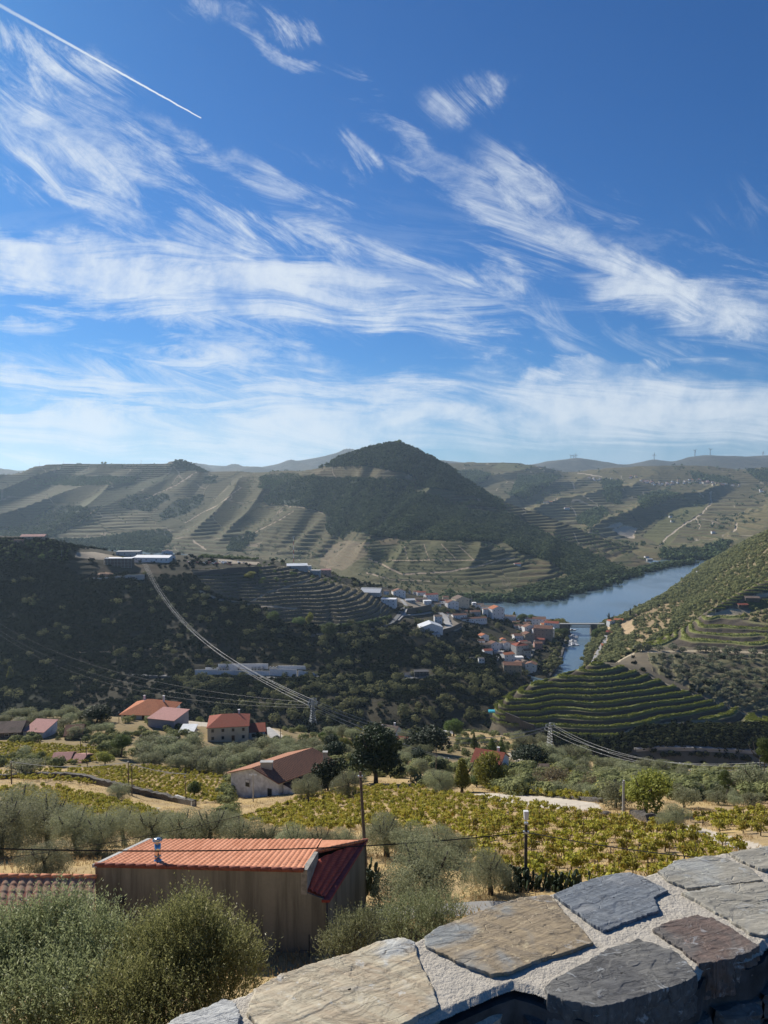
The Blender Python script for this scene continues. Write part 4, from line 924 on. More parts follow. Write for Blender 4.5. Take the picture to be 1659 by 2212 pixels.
# riverside trees
def along(pts, n, jx, jd, z, seed=1):
    g_ = np.random.default_rng(seed); P = np.array([tuple(PZ(X, d, z)) for X, d in pts]); t = np.sort(g_.random(n))*(len(P)-1); j = np.clip(t.astype(int), 0, len(P)-2); f = (t-j)[:, None]
    Q = P[j]*(1-f)+P[j+1]*f; Q[:, 0] += g_.normal(size=n)*jx; Q[:, 1] += g_.normal(size=n)*jd; return Q
pc = np.concatenate([along([(790, 1530), (1000, 1480), (1150, 1492), (1200, 1540), (1300, 1705), (1400, 2000), (1450, 2105), (1500, 2180)], 420, 9, 14, -239, 3),
                     along([(60, 2630), (200, 2630), (300, 2560), (350, 2500)], 120, 20, 20, -239, 4)])
stuff_trees('riverbank_wood', pc, RNG.uniform(10, 19, len(pc)), M['farwood'], 'trees growing in a dark band along the far riverbank', 44, seed=10)
pc = np.concatenate([along([(1268, 900), (1274, 955), (1280, 1010), (1294, 1110), (1306, 1180)], 60, 3, 12, -237, 5), along([(1330, 1260), (1408, 1420), (1458, 1598), (1500, 1870)], 130, 6, 12, -237, 6),
                     along([(1174, 905), (1192, 960), (1208, 1090), (1212, 1150)], 60, 4, 10, -236, 8)])
stuff_trees('waterside_wood', pc, RNG.uniform(4, 8, len(pc)), M['scrub'], 'leafy trees along the near riverbanks beside the water', 60, seed=11)
# small shrubs and dry growth of the near slope
def tA(X, Y, Z, G):
    k = (Z[..., 2] < .3)*(G[..., 1] > 105)*(Y > 1520)*1.0
    k = k*((X > 480) | (Y < 1660))*(~inpoly(X, Y, [(425, 1560), (620, 1560), (600, 1630), (425, 1630)]))
    k = k*~inpoly(X, Y, [(500, 1700), (900, 1700), (1050, 1712), (1320, 1730), (1320, 1800), (500, 1800)])
    k = k*~inpoly(X, Y, [(160, 1630), (480, 1650), (480, 1700), (160, 1690)])
    k = k*(fbm(G[..., 0]/14, G[..., 1]/14, 3, 19) > .42)
    return k*(G[..., 1] < 500)
pc = scatter('near_hillside', 2100, tA, 10)
stuff_trees('slope_shrubs', pc, RNG.uniform(1.6, 4.2, len(pc)), M['scrub'], 'low grey green shrubs between the olive trees of the near slope', 330, seed=12, lsize=.15)

# ---- single trees: (kind, X, Y of the foot, height, width factor, label)
for key, X, Y, hp, wd_, lb in [
 ('bigolive0', 912, 1992, 185, 1.02, 'large grey-green olive tree beside the right wall of the tan house'),
 ('bigolive1', 1060, 1932, 98, 1.1, 'round olive bush between the big olive tree and the cactus hedge'),
 ('dark0', 812, 1692, 128, 1.02, 'tall dark evergreen tree towering behind the stone house and vineyard'),
 ('dark1', 708, 1708, 68, 1.0, 'dark round laurel against the right end of the tiled stone house'),
 ('bigolive0', 665, 1730, 56, 1.15, 'small forked olive tree in front of the stone house lean-to'),
 ('bigolive1', 750, 1722, 60, 1.15, 'bushy olive tree right of the dark laurel at the vineyard edge'),
 ('dark1', 925, 1625, 58, 1.5, 'dark spreading tree above the red roof sheds'),
 ('dark1', 724, 1640, 40, 1.2, 'dark round tree behind the laurel of the stone house'),
 ('bigolive1', 951, 1716, 52, 1.3, 'grey olive tree at the left end of the sandy track'),
 ('poplar0', 998, 1712, 74, 1.2, 'yellow green poplar left of the one beside the red-roofed white cottage'),
 ('broad1', 1062, 1706, 80, .95, 'yellow green leafy tree in front of the red-roofed white cottage'),
 ('brown0', 1195, 1706, 48, 1.1, 'bare brownish bush above the middle of the sandy track'),
 ('broad1', 1395, 1758, 96, 1.15, 'large yellow green tree overhanging the dry stone wall end'),
 ('olive0', 1330, 1745, 60, 1.1, 'green tree just left of the concrete pole above the vineyard'),
 ('bigolive0', 1456, 1793, 56, 1.15, 'round olive tree right of the stone wall end'),
 ('olive1', 1478, 1746, 46, 1.2, 'olive tree behind the round one on the right slope'),
 ('dark1', 1143, 1652, 44, 1.75, 'wide dark green tree at the bend above the sandy track'),
 ('conifer0', 1062, 1640, 46, 1.3, 'bright green conifer left of the taller pair above the cottage'),
 ('conifer0', 1083, 1640, 48, .9, 'slim yellowish conifer behind the red-roofed cottage'),
 ('conifer0', 1024, 1618, 32, 1.2, 'small bushy conifer above the cottage drive'),
 ('pine0', 1565, 1735, 72, .9, 'tall bare-stemmed pine on the right slope below the power lines'),
 ('pine0', 1648, 1700, 106, 1.0, 'tallest pine at the right edge of the photo'),
 ('umbrella0', 262, 1636, 50, 1.0, 'round-headed stone pine above the pink roofed shed'),
 ('broad1', 227, 1652, 30, 1.3, 'bright yellow green tree below the stone pine'),
 ('dark1', 648, 1558, 40, .95, 'dark round tree beside the small white house near the pylon'),
 ('dark1', 210, 1560, 38, 1.5, 'dark spreading tree left of the orange-roofed villa'),
 ('broad0', 980, 1590, 38, 1.2, 'green tree beside the white bend of the road'),
 ('bigolive0', 255, 1728, 34, 1.5, 'dark bush growing on top of the dry stone wall'),
 ('olive2', 52, 1640, 30, 1.1, 'squared olive bush left of the pink roofs'),
 ('olive3', 55, 1676, 32, 2.0, 'large low olive clump at the left end of the stone wall'),
 ('broad0', 420, 1720, 34, 1.0, 'green shrub beside the left gable of the stone house'),
 ('olive0', 1625, 1708, 60, 1.2, 'olive tree below the tallest pine'),
 ('brown0', 1280, 1715, 40, .9, 'pale leafless bush right of the brown bush'),
 ('broad0', 1030, 1700, 28, 1.2, 'low green shrub between the poplar and the leafy tree'),
 ('bigolive1', 98, 1905, 84, 1.25, 'olive tree standing in dry grass behind the small tiled roof'),
]: tree_at(key, X, Y, 'near_hillside', hp, lb, None, wd_, 30 if Y < 1900 else 0)
ORD = 'leftmost second third fourth fifth sixth seventh eighth ninth tenth eleventh twelfth thirteenth fourteenth fifteenth sixteenth seventeenth eighteenth nineteenth twentieth'.split()
def ordinal(i):
    if i < 20: return ORD[i]
    return 'twenty'+('-'+'x first second third fourth fifth sixth seventh eighth ninth'.split()[i-19] if i < 29 else '-ninth')
band = [(35, 1830, 130), (105, 1838, 128), (165, 1842, 100), (212, 1846, 90), (268, 1826, 84), (330, 1836, 86), (392, 1844, 92), (450, 1846, 104), (520, 1850, 84), (575, 1845, 66), (630, 1850, 70), (690, 1852, 68), (745, 1850, 60), (835, 1850, 92), (890, 1858, 80), (945, 1870, 86), (990, 1862, 60), (0, 1850, 120), (470, 1800, 46), (360, 1800, 50), (300, 1795, 34)]
for i, (X, Y, hp) in enumerate(band):
    tree_at('bigolive%d' % (i % 2), X, Y, 'near_hillside', hp, ordinal(sorted(b[0] for b in band).index(X))+' olive from the left in the silvery band behind the tan house', 'olive trees between the tan house and the vineyards', 1.15, 40)
def orchard(poly, n, hp, patch_, label, group, keys, seed, mind=9, wide=1.2, dmin=0, asp=.55):
    rd = random.Random(seed); xs = [p[0] for p in poly]; ys = [p[1] for p in poly]; got = []; made = []; tries = 0
    while len(got) < n and tries < n*60:
        tries += 1; X = rd.uniform(min(xs), max(xs)); Y = rd.uniform(min(ys), max(ys))
        if not inpoly(np.array([X]), np.array([Y]), poly)[0]: continue
        if any(abs(X-a) < mind and abs(Y-b) < mind*asp for a, b in got): continue
        p = hit(X, Y, patch_, dmin)
        if p is None: continue
        got.append((X, Y)); made.append((X, Y, plant(rd.choice(keys), p, hp(Y)*rd.uniform(.75, 1.2)/F*p.y, label, group, wide*rd.uniform(.9, 1.15))))
    made.sort(key=lambda t: t[1]); nr = max(1, round(len(made)/9)); per = math.ceil(len(made)/nr)
    for r_ in range(nr):
        row = sorted(made[r_*per:(r_+1)*per], key=lambda t: t[0])
        for i, (_, _, o) in enumerate(row): o['label'] = (ordinal(i)+(' from the left' if i else ''))+(' in the '+('top' if r_ == 0 else ordinal(r_))+' row, ' if nr > 1 else ', ')+label
OL = ['olive0', 'olive1', 'olive2', 'olive3']
orchard([(300, 1615), (420, 1618), (440, 1634), (545, 1634), (570, 1618), (700, 1618), (700, 1640), (640, 1640), (490, 1665), (480, 1672), (300, 1655)], 52, lambda Y: 30, 'near_hillside', 'olive in the grove below the villas', 'olive trees in the grove below the villas', OL, 2, 17, 1.25, 100, .5)
orchard([(0, 1548), (200, 1545), (240, 1585), (170, 1600), (120, 1575), (0, 1570)], 20, lambda Y: 24, 'near_hillside', 'olive on the brink left of the villas', 'olive trees on the brink left of the villas', OL, 3, 15, 1.2, 150)
orchard([(700, 1590), (880, 1600), (960, 1640), (960, 1690), (870, 1690), (860, 1660), (700, 1635)], 30, lambda Y: 27, 'near_hillside', 'tree round the tall dark evergreen', 'olive trees round the dark evergreen', OL+['dark1'], 4, 16, 1.2, 100)
orchard([(1080, 1600), (1180, 1612), (1300, 1660), (1450, 1675), (1659, 1700), (1659, 1750), (1500, 1735), (1420, 1700), (1300, 1700), (1180, 1665)], 46, lambda Y: 30, 'near_hillside', 'olive on the right slope', 'olive trees on the right slope', OL, 5, 19, 1.25, 100)
orchard([(1090, 1680), (1330, 1700), (1310, 1735), (1090, 1712)], 12, lambda Y: 26, 'near_hillside', 'grey olive bush behind the sandy track', 'olive bushes behind the sandy track', OL, 6, 16, 1.4, 90)
orchard([(540, 1600), (1000, 1590), (1020, 1610), (960, 1640), (700, 1640), (620, 1612)], 20, lambda Y: 22, 'near_hillside', 'tree among the brink houses', 'trees among the houses on the brink', ['broad0', 'dark1', 'olive1', 'broad1'], 7, 20, 1.1, 150)
orchard([(1420, 1415), (1659, 1420), (1659, 1545), (1580, 1520), (1480, 1478), (1405, 1440)], 96, lambda Y: 11, 'terraced_knoll', 'olive in the orchard above the knoll', 'olive trees in the orchard above the knoll', ['small0', 'small1', 'small2'], 8, 12, 1.1, 500, .7)
orchard([(1380, 1402), (1659, 1410), (1659, 1416), (1380, 1408)], 12, lambda Y: 15, 'terraced_knoll', 'small round olive tree lining the pale track above the knoll', 'olive trees along the pale track', ['small0', 'small1', 'small2'], 9, 15, 1.2, 500, 1)
for X, Y, hp, lb in [(1315, 1352, 30, 'dark cypress at the bridgehead beside the white house'), (1361, 1334, 22, 'dark cypress on the bank above the orange-roofed house')]:
    tree_at('cypress0', X, Y, 'scrub_hillside', hp*.95, lb, None, 1.3, 900)
for X, Y in [(132, 1180), (139, 1180)]:
    tree_at('cypress0', X, Y, 'shaded_valley_slope', 17, 'slim cypress of the pair right of the terraced villa', 'pair of cypresses by the villa', 1.3, 500)
for key, X, Y, hp, w_, lb in [('broad1', 1215, 1358, 22, 1.6, 'broad green tree at the town end of the bridge'), ('broad0', 1190, 1352, 14, 1.6, 'small green tree left of the broad tree at the bridge'),
  ('broad0', 1150, 1345, 18, 1.5, 'leafy tree on the waterfront behind the town'), ('broad0', 1128, 1342, 17, 1.5, 'leafy waterfront tree left of its neighbour behind the town'), ('poplar0', 1111, 1342, 20, 1.3, 'upright tree behind the orange-roofed block of the town'),
  ('broad0', 973, 1290, 20, .9, 'tall spindly tree on the far edge of the upper town'), ('broad1', 668, 1352, 30, .6, 'slim pale tree on the road below the contour terraces'), ('broad0', 646, 1352, 20, 1.6, 'green bushy tree left of the slim pale tree'), ('broad0', 590, 1345, 26, 1.2, 'green tree at the left end of the lower terraces'),
  ('broad0', 710, 1380, 36, 1.1, 'tall pale leafy tree below the road of the shaded slope'), ('yellowpoplar', 22, 1470, 30, 1.2, 'sunlit yellow green tree at the left edge of the shaded slope'), ('broad0', 90, 1210, 14, 1.2, 'pale round garden tree below the terraced villa'),
  ('poplar0', 265, 1218, 16, 1.3, 'pale conical tree left of the scaffolded building'), ('broad1', 540, 1250, 16, 1.6, 'sunlit poplar clump below the scrapyard'), ('dark1', 232, 1212, 9, 1.4, 'round dark tree before the white warehouse')]:
    tree_at('poplar0' if key == 'yellowpoplar' else key, X, Y, 'shaded_valley_slope', hp, lb, None, w_, 500)
PROTOS = list(TREES.values())

# ---- grapevines
def vine_proto(i):
    r = empty('grapevine', (0, 0, -5000)); r['category'] = 'grapevine'; rd = random.Random(i+5)
    b = MB(); b.tube([(0, 0, -.2), (.04, 0, .3), (rd.uniform(-.1, .1), 0, .62)], [.05, .04, .03], 5); b.build('trunk', M['bark'], r)
    b = MB(); b.tube([(.1, .05, -.2), (.1, .05, 1.25)], .025, 4); b.build('stake', M['wood'], r)
    lo = [(rd.uniform(-.5, .5), rd.uniform(-.25, .25), rd.uniform(.5, .95), rd.uniform(.3, .5), rd.uniform(.25, .4), rd.uniform(.18, .32)) for _ in range(4)]
    V, Fq, t = leafcloud(130, lo, .11, .85, .35, 200+i, rmin=.2)
    mesh_np('foliage', V, Fq, M['vine'], r, False, {'tint': ('FLOAT', t)})
    remember(r); return r, (V, Fq, t)
VP = [vine_proto(i) for i in range(5)]
def vineyard(poly, dx, dy, ang, seed, miss=.15):
    """rows of vines over a field given by its outline in the view; returns world points"""
    rd = random.Random(seed); c, s_ = math.cos(R(ang)), math.sin(R(ang))
    W = [hit(X, Y, 'near_hillside', 40) for X, Y in poly]; W = [p for p in W if p]
    x0, x1 = min(p.x for p in W)-4, max(p.x for p in W)+4; y0, y1 = min(p.y for p in W)-4, max(p.y for p in W)+4
    r_ = math.hypot(x1-x0, y1-y0)/2; mx, my = (x0+x1)/2, (y0+y1)/2; out = []
    for i in range(int(-r_/dx), int(r_/dx)+1):
        for j in range(int(-r_/dy), int(r_/dy)+1):
            a = i*dx+rd.gauss(0, .18); b = j*dy+rd.gauss(0, .14); x = mx+a*c-b*s_; y = my+a*s_+b*c
            if not (x0 <= x <= x1 and y0 <= y <= y1) or rd.random() < miss: continue
            p = drop(x, y, 'near_hillside')
            if p is None: continue
            X, Y = proj(np.array([tuple(p)])); 
            if inpoly(X, Y, poly)[0]: out.append(tuple(p))
    return out
vp = []
vp += vineyard([(520, 1775), (640, 1728), (780, 1702), (880, 1702), (1010, 1722), (1200, 1752), (1400, 1775), (1470, 1795), (1620, 1842), (1560, 1880), (1250, 1940), (1020, 1870), (1000, 1812), (800, 1795), (640, 1800)], 1.3, 2.0, 12, 1, .2)
vp += vineyard([(1470, 1772), (1500, 1765), (1659, 1752), (1659, 1812), (1560, 1800)], 1.3, 2.0, 12, 2, .15)
vp += vineyard([(0, 1672), (120, 1664), (300, 1658), (485, 1664), (492, 1716), (470, 1735), (420, 1738), (250, 1700), (0, 1684)], 1.3, 1.9, 8, 3, .15)
vp += vineyard([(0, 1704), (120, 1702), (300, 1742), (330, 1760), (400, 1770), (250, 1790), (0, 1775)], 1.3, 1.9, 10, 4, .12)
vp += vineyard([(0, 1606), (60, 1608), (230, 1618), (240, 1640), (180, 1652), (80, 1655), (0, 1658)], 1.0, 2.4, 35, 5, .05)
vp += vineyard([(1170, 1640), (1215, 1650), (1290, 1690), (1320, 1712), (1220, 1705), (1190, 1680)], 1.1, 2.6, 60, 6, .05)
vp += vineyard([(1050, 1700), (1280, 1722), (1280, 1732), (1050, 1712)], 1.0, 1.6, 0, 7, .05)
vp.sort(key=lambda p: p[1]); print('vines', len(vp))
rd = random.Random(8)
for i, p in enumerate(vp[:300]):
    c = copy_tree(VP[i % 5][0]); c.location = p; c.rotation_euler = (0, 0, rd.uniform(-.3, .3)+(math.pi if rd.random() < .5 else 0)); q_ = rd.uniform(.75, 1.15); c.scale = (q_, q_, q_)
    c['label'] = 'yellowing grapevine on its stake in the nearest vineyard rows'; c['group'] = 'grapevines of the nearest vineyard'
rest = np.array(vp[300:]); Vs = []; Fs = []; Ts = []; off = 0
for k in range(5):
    sel = rest[k::5]; V, Fq, t = VP[k][1]; a = RNG.uniform(0, 6.28, len(sel))[:, None]; q_ = RNG.uniform(.75, 1.2, len(sel))[:, None]
    wv_ = np.stack([(V[None, :, 0]*np.cos(a)-V[None, :, 1]*np.sin(a))*q_, (V[None, :, 0]*np.sin(a)+V[None, :, 1]*np.cos(a))*q_, V[None, :, 2]*q_], -1)+sel[:, None, :]
    Vs.append(wv_.reshape(-1, 3)); Fs.append((Fq[None]+np.arange(len(sel))[:, None, None]*len(V)).reshape(-1, 4)+off); Ts.append((t[None]*.6+RNG.random((len(sel), 1))*.42).clip(0, 1).ravel()); off += len(V)*len(sel)
tag(mesh_np('vineyard_rows', np.concatenate(Vs), np.concatenate(Fs), M['vine'], None, False, {'tint': ('FLOAT', np.concatenate(Ts))}), 'yellow green rows of grapevines filling the vineyards of the near slope', None, None, 'stuff')
b = MB()
for p in vp[300:]:
    if rd.random() < .5: b.tube([(p[0]+.1, p[1], p[2]-.1), (p[0]+.1, p[1], p[2]+1.3)], .03, 3, False)
tag(b.build('vine_stakes', M['wood']), 'short wooden stakes standing in the vineyard rows', None, None, 'stuff')
# dry grass tufts
def tG(X, Y, Z, G): return (G[..., 1] > 30)*(G[..., 1] < 170)*(Z[..., 2] < .3)*(Y > 1640)*(fbm(G[..., 0]/4, G[..., 1]/4, 3, 29) > .45)*1.0
pc = scatter('near_hillside', 16000, tG, 12)
n_ = len(pc); g_ = RNG; k_ = 5
base_ = np.repeat(pc, k_, 0)+g_.normal(size=(n_*k_, 3))*[.35, .35, 0]; hgt = g_.uniform(.12, .38, (n_*k_, 1)); dr = g_.normal(size=(n_*k_, 3))*[.35, .35, 0]; sd = np.stack([g_.uniform(.02, .05, n_*k_), np.zeros(n_*k_), np.zeros(n_*k_)], -1)
tip = base_+np.array([0, 0, 1])*hgt+dr*hgt
V = np.stack([base_-sd, base_+sd, tip], 1).reshape(-1, 3)
M['drygrass'] = leafmat('dry_grass', (.36, .26, .12), (.55, .42, .22), tr=.3)
tag(mesh_np('dry_grass', V, np.arange(len(V)).reshape(-1, 3), M['drygrass'], None, False, {'tint': ('FLOAT', np.repeat(g_.random(n_*k_), 3))}), 'dry golden grass between the vines', None, None, 'stuff')

# hedges and garden trees of the plateau
pc = np.concatenate([np.array([tuple(q) for q in (hit(X, Y, 'shaded_valley_slope', 500) for X, Y in [(430+i*1.15+random.uniform(-1, 1), 1203+i*.05+random.uniform(-2.5, 1.5)) for i in range(110)]) if q]),
                     np.array([tuple(q) for q in (hit(X, Y, 'shaded_valley_slope', 500) for X, Y in [(random.uniform(0, 150), random.uniform(1168, 1215)) for i in range(120)]) if q]),
                     np.array([tuple(q) for q in (hit(X, Y, 'shaded_valley_slope', 500) for X, Y in [(random.uniform(560, 760), random.uniform(1215, 1262)) for i in range(60)]) if q]),
                     np.array([tuple(q) for q in (hit(X, Y, 'shaded_valley_slope', 500) for X, Y in [(random.uniform(700, 845)+0, 0) for i in range(0)]+[(690+t*155, 1356-22*t*t) for t in [i/90 for i in range(90)]]) if q])])
stuff_trees('plateau_hedges', pc, RNG.uniform(3.5, 7.0, len(pc)), M['green'], 'green hedges and garden trees along the plateau above the shaded slope', 60, seed=14, lsize=.3)

# vines standing on the terrace edges
def onrow(name, lo, hi):
    def t(X, Y, Z, G): fr = PATCH[name]['h']-np.floor(PATCH[name]['h']); return (Z[..., 1] > .8)*(Z[..., 2] < .5)*(fr > lo)*(fr < hi)*1.0*(fbm(G[..., 0]/7, G[..., 1]/7, 2, 44) > .33)
    return t
pc = scatter('terraced_knoll', 8500, onrow('terraced_knoll', .52, .90), 31)
M['rowvine'] = leafmat('row_vine_leaves', (.17, .21, .035), (.42, .46, .09), (.46, .36, .09), tr=.4, rough=.8, spec=.05)
stuff_trees('terrace_vines', pc, RNG.uniform(.8, 1.45, len(pc)), M['rowvine'], 'green vines growing in rows along the terraces of the knoll', 18, seed=31, lsize=.45, patchy=9.)
pc = scatter('shaded_valley_slope', 2600, onrow('shaded_valley_slope', .5, .95), 32)
M['dullvine'] = leafmat('dull_vine_leaves', (.07, .08, .025), (.18, .19, .055), (.22, .18, .07), tr=.25, rough=.9, spec=.0)
stuff_trees('contour_vines', pc, RNG.uniform(1.0, 1.8, len(pc)), M['dullvine'], 'dull green vines along the contour terraces above the town', 14, seed=32, lsize=.45, patchy=12.)

# ================================================================ FOREGROUND: parapet, tan house, bushes
HW = 1.2
def onplane(X, Y, z):
    r = raydir(X, Y); t = z/r.z; return Vector((r.x*t, r.y*t, z))
def wq(px, py): return (548.6+px*.6694, 1810.4+py*.6694)
def stone_mat(name, c, c2, c3, ang, sc=9., streak=7., vein=.35):
    m, n = newmat(name); P = n.obj()
    L = n.mapping(P, rot=(0, 0, R(ang))); L = n.mapping(L, scale=(1, streak, streak))
    wv = n.noise(L, sc*.8, 12, .74, .5); f = n.noise(P, sc*14, 8, .75); b_ = n.noise(P, sc*.55, 4, .55, .8); ed = n.noise(n.mapping(P, scale=(1, 1.6, 1)), sc*1.4, 8, .75, 1.2)
    col = n.mix(n.ramp(wv, .30, .70), c, c2)
    col = n.mix(n.ramp(b_, .47, .62), col, c3)
    col = n.mix(n.math('MULTIPLY', n.ramp(ed, .58, .66), vein), col, (.42, .44, .44))
    ck = n.math('ABSOLUTE', n.math('SUBTRACT', n.noise(n.mapping(P, rot=(0, 0, R(ang)), scale=(1, 2.2, 1)), sc*.45, 3, .5, .2), .5))
    col = n.mix(n.math('MULTIPLY', n.ramp(ck, .004, .001, 0, .7), n.ramp(b_, .45, .6)), col, tuple(x*.25 for x in c2))
    fl_ = n.noise(P, sc*5, 4, .7); col = n.mix(n.ramp(fl_, .60, .68, 0, .55), col, tuple(min(.6, x*1.6+.04) for x in c)); col = n.mix(n.ramp(fl_, .40, .33, 0, .5), col, tuple(x*.45 for x in c2))
    col = n.mix(n.ramp(f, .5, .8, 0, .45), col, tuple(x*.5 for x in c2))
    hgt = n.math('ADD', n.math('MULTIPLY', wv, .6), n.math('ADD', n.math('MULTIPLY', f, .3), n.math('ADD', n.math('MULTIPLY', n.ramp(ed, .5, .6), .35), n.math('MULTIPLY', n.ramp(ck, .0, .006), .3))))
    n.bsdf(col, n.ramp(b_, .3, .7, .5, .75), hgt, .7, .007, spec=.3); return m
WC = onplane(1100, 2040, -HW); wall_root = empty('stone_wall', WC, 0, 'low parapet of slate slabs bedded in pale mortar across the bottom right', 'stone wall')
def loc_poly(pts, z=-HW): return [onplane(X, Y, z)-WC for X, Y in pts]
def resample(poly, n):
    P = [Vector(p) for p in poly]; P.append(P[0]); L = [0]
    for i in range(1, len(P)): L.append(L[-1]+(P[i]-P[i-1]).length)
    out = []; j = 0
    for i in range(n):
        t = L[-1]*i/n
        while L[j+1] < t: j += 1
        out.append(P[j].lerp(P[j+1], (t-L[j])/(L[j+1]-L[j]+1e-9)))
    return np.array([tuple(p) for p in out])
def slabstone(name, poly, mat, th=.035, dep=.10, seed=0, ang=20, rough=.006, tilt=(0, 0)):
    """an irregular slab: rings from the rim to the middle, layered top, ragged rim"""
    n = 420; rim = resample(poly, n); c = rim.mean(0); g_ = np.random.default_rng(seed)
    k = np.arange(n)
    jit = (fbm(k/4.3, k*0+seed+.5, 5, seed)-.5)*.011+(fbm(k/19.3, k*0+seed+.5, 2, seed+4)-.5)*.006
    d = rim-c; ln = np.linalg.norm(d, axis=1, keepdims=True); rim = rim+d/ln*jit[:, None]
    rings = []; ns_ = 7; prof = [(1.0+.012*math.sin(q*2.3+seed), -dep+(dep-th)*q/ns_) for q in range(ns_)]+[(1.0, -.002), (.992, 0.0)]+[(t, 0) for t in np.linspace(.975, .02, 70)]
    ca, sa = math.cos(R(ang)), math.sin(R(ang))
    for i, (t, zz) in enumerate(prof):
        p = c+(rim-c)*t; x, y = p[:, 0], p[:, 1]
        a_ = x*ca+y*sa; b_ = -x*sa+y*ca
        lay = (fbm(a_*5, b_*34, 6, seed+1, .62)-.5)*rough*2.0; st2 = fbm(a_*4, b_*7, 4, seed+2)*6; lay2 = (np.floor(st2)+sstep(.0, .12, st2-np.floor(st2)))/6*rough*2.6
        up_ = i >= ns_; z = zz+(.0 if up_ else .001)+(lay+lay2 if up_ else 0)+tilt[0]*(x-c[0])+tilt[1]*(y-c[1])
        if not up_: p = p+((fbm(k/9.3, k*0+i*.9+seed+.5, 4, seed+9)-.5)*.022)[:, None]*(d/ln)
        rings.append(np.stack([p[:, 0], p[:, 1], z+0*x], -1))
    V = np.concatenate(rings); Q = []
    m = len(prof); idx = np.arange(m*n).reshape(m, n); nx = np.roll(idx, -1, 1)
    Q = np.stack([idx[:-1], nx[:-1], nx[1:], idx[1:]], -1).reshape(-1, 4)
    o = mesh_np(name, V, Q, mat, wall_root, False); 
    me = o.data; me.polygons.foreach_set('use_smooth', np.ones(len(me.polygons), bool))
    return o
SM = [stone_mat('pale_yellow_schist', (.52, .46, .32), (.36, .27, .17), (.47, .47, .43), 28, 6, 7, .2),
      stone_mat('pale_grey_schist', (.46, .46, .43), (.34, .34, .32), (.50, .49, .44), 28, 7, 5, .3),
      stone_mat('rusty_brown_schist', (.38, .29, .17), (.19, .15, .10), (.24, .25, .24), 24, 7, 6, .5),
      stone_mat('blue_slate', (.20, .22, .235), (.125, .14, .155), (.235, .245, .25), 30, 9, 14, .3),
      stone_mat('tan_grey_schist', (.38, .35, .28), (.26, .24, .19), (.33, .33, .30), 15, 7, 6, .6),
      stone_mat('dark_grey_slate', (.145, .143, .135), (.085, .082, .077), (.165, .16, .145), 20, 9, 4, .7),
      stone_mat('red_brown_slate', (.19, .13, .10), (.115, .09, .075), (.15, .135, .12), 20, 8, 4, .5)]
stones = [
 ([(0, 492), (80, 450), (190, 412), (330, 372), (395, 340), (470, 327), (515, 343), (530, 380), (548, 425), (575, 480), (597, 545), (540, 578), (430, 625), (300, 665), (150, 690), (40, 640), (-20, 570)], SM[0], 'pale yellow streaked slab', 1),
 ([(-292, 612), (-240, 574), (-150, 548), (-95, 520), (-62, 538), (-48, 580), (-60, 680), (-220, 720)], SM[1], 'pale bluish slab cut by the bottom edge', 2),
 ([(548, 322), (600, 290), (700, 250), (800, 215), (860, 195), (940, 186), (970, 200), (1010, 255), (1060, 300), (1098, 342), (1060, 355), (985, 380), (900, 410), (830, 438), (770, 448), (700, 420), (600, 375), (553, 352)], SM[2], 'rusty brown slab with grey veins', 3),
 ([(967, 188), (1050, 150), (1130, 122), (1215, 115), (1280, 145), (1338, 172), (1292, 195), (1308, 238), (1250, 258), (1180, 285), (1125, 305), (1080, 275), (1020, 228)], SM[3], 'blue grey slate slab', 4),
 ([(1305, 112), (1350, 80), (1450, 62), (1520, 70), (1600, 100), (1642, 140), (1400, 166), (1340, 142)], SM[4], 'tan slab at the outer edge', 5),
 ([(1385, 180), (1500, 160), (1660, 148), (1790, 160), (1800, 290), (1650, 318), (1600, 310), (1540, 270), (1450, 218)], SM[4], 'large grey tan slab at the right edge', 6),
 ([(1532, 50), (1600, 38), (1700, 25), (1780, 20), (1780, 95), (1640, 106), (1590, 84)], SM[4], 'dark slab in the top right corner of the wall', 7),
 ([(937, 488), (960, 465), (1060, 410), (1150, 360), (1240, 330), (1300, 345), (1370, 378), (1412, 420), (1428, 448), (1400, 468), (1300, 500), (1180, 540), (1100, 555), (1000, 530), (945, 508)], SM[5], 'dark grey slab at the inner edge', 8),
 ([(1285, 300), (1340, 275), (1430, 255), (1480, 266), (1560, 310), (1628, 355), (1600, 378), (1500, 405), (1435, 408), (1372, 355)], SM[6], 'red brown slab at the inner edge', 9)]
for pl, mt, lb, sd in stones:
    o = slabstone('capstone', loc_poly([wq(*p) for p in pl]), mt, .006 if sd not in (8, 9) else .009, .06 if sd not in (8, 9) else .09, sd, 28 if sd < 5 else 18, .0032); o['label'] = lb
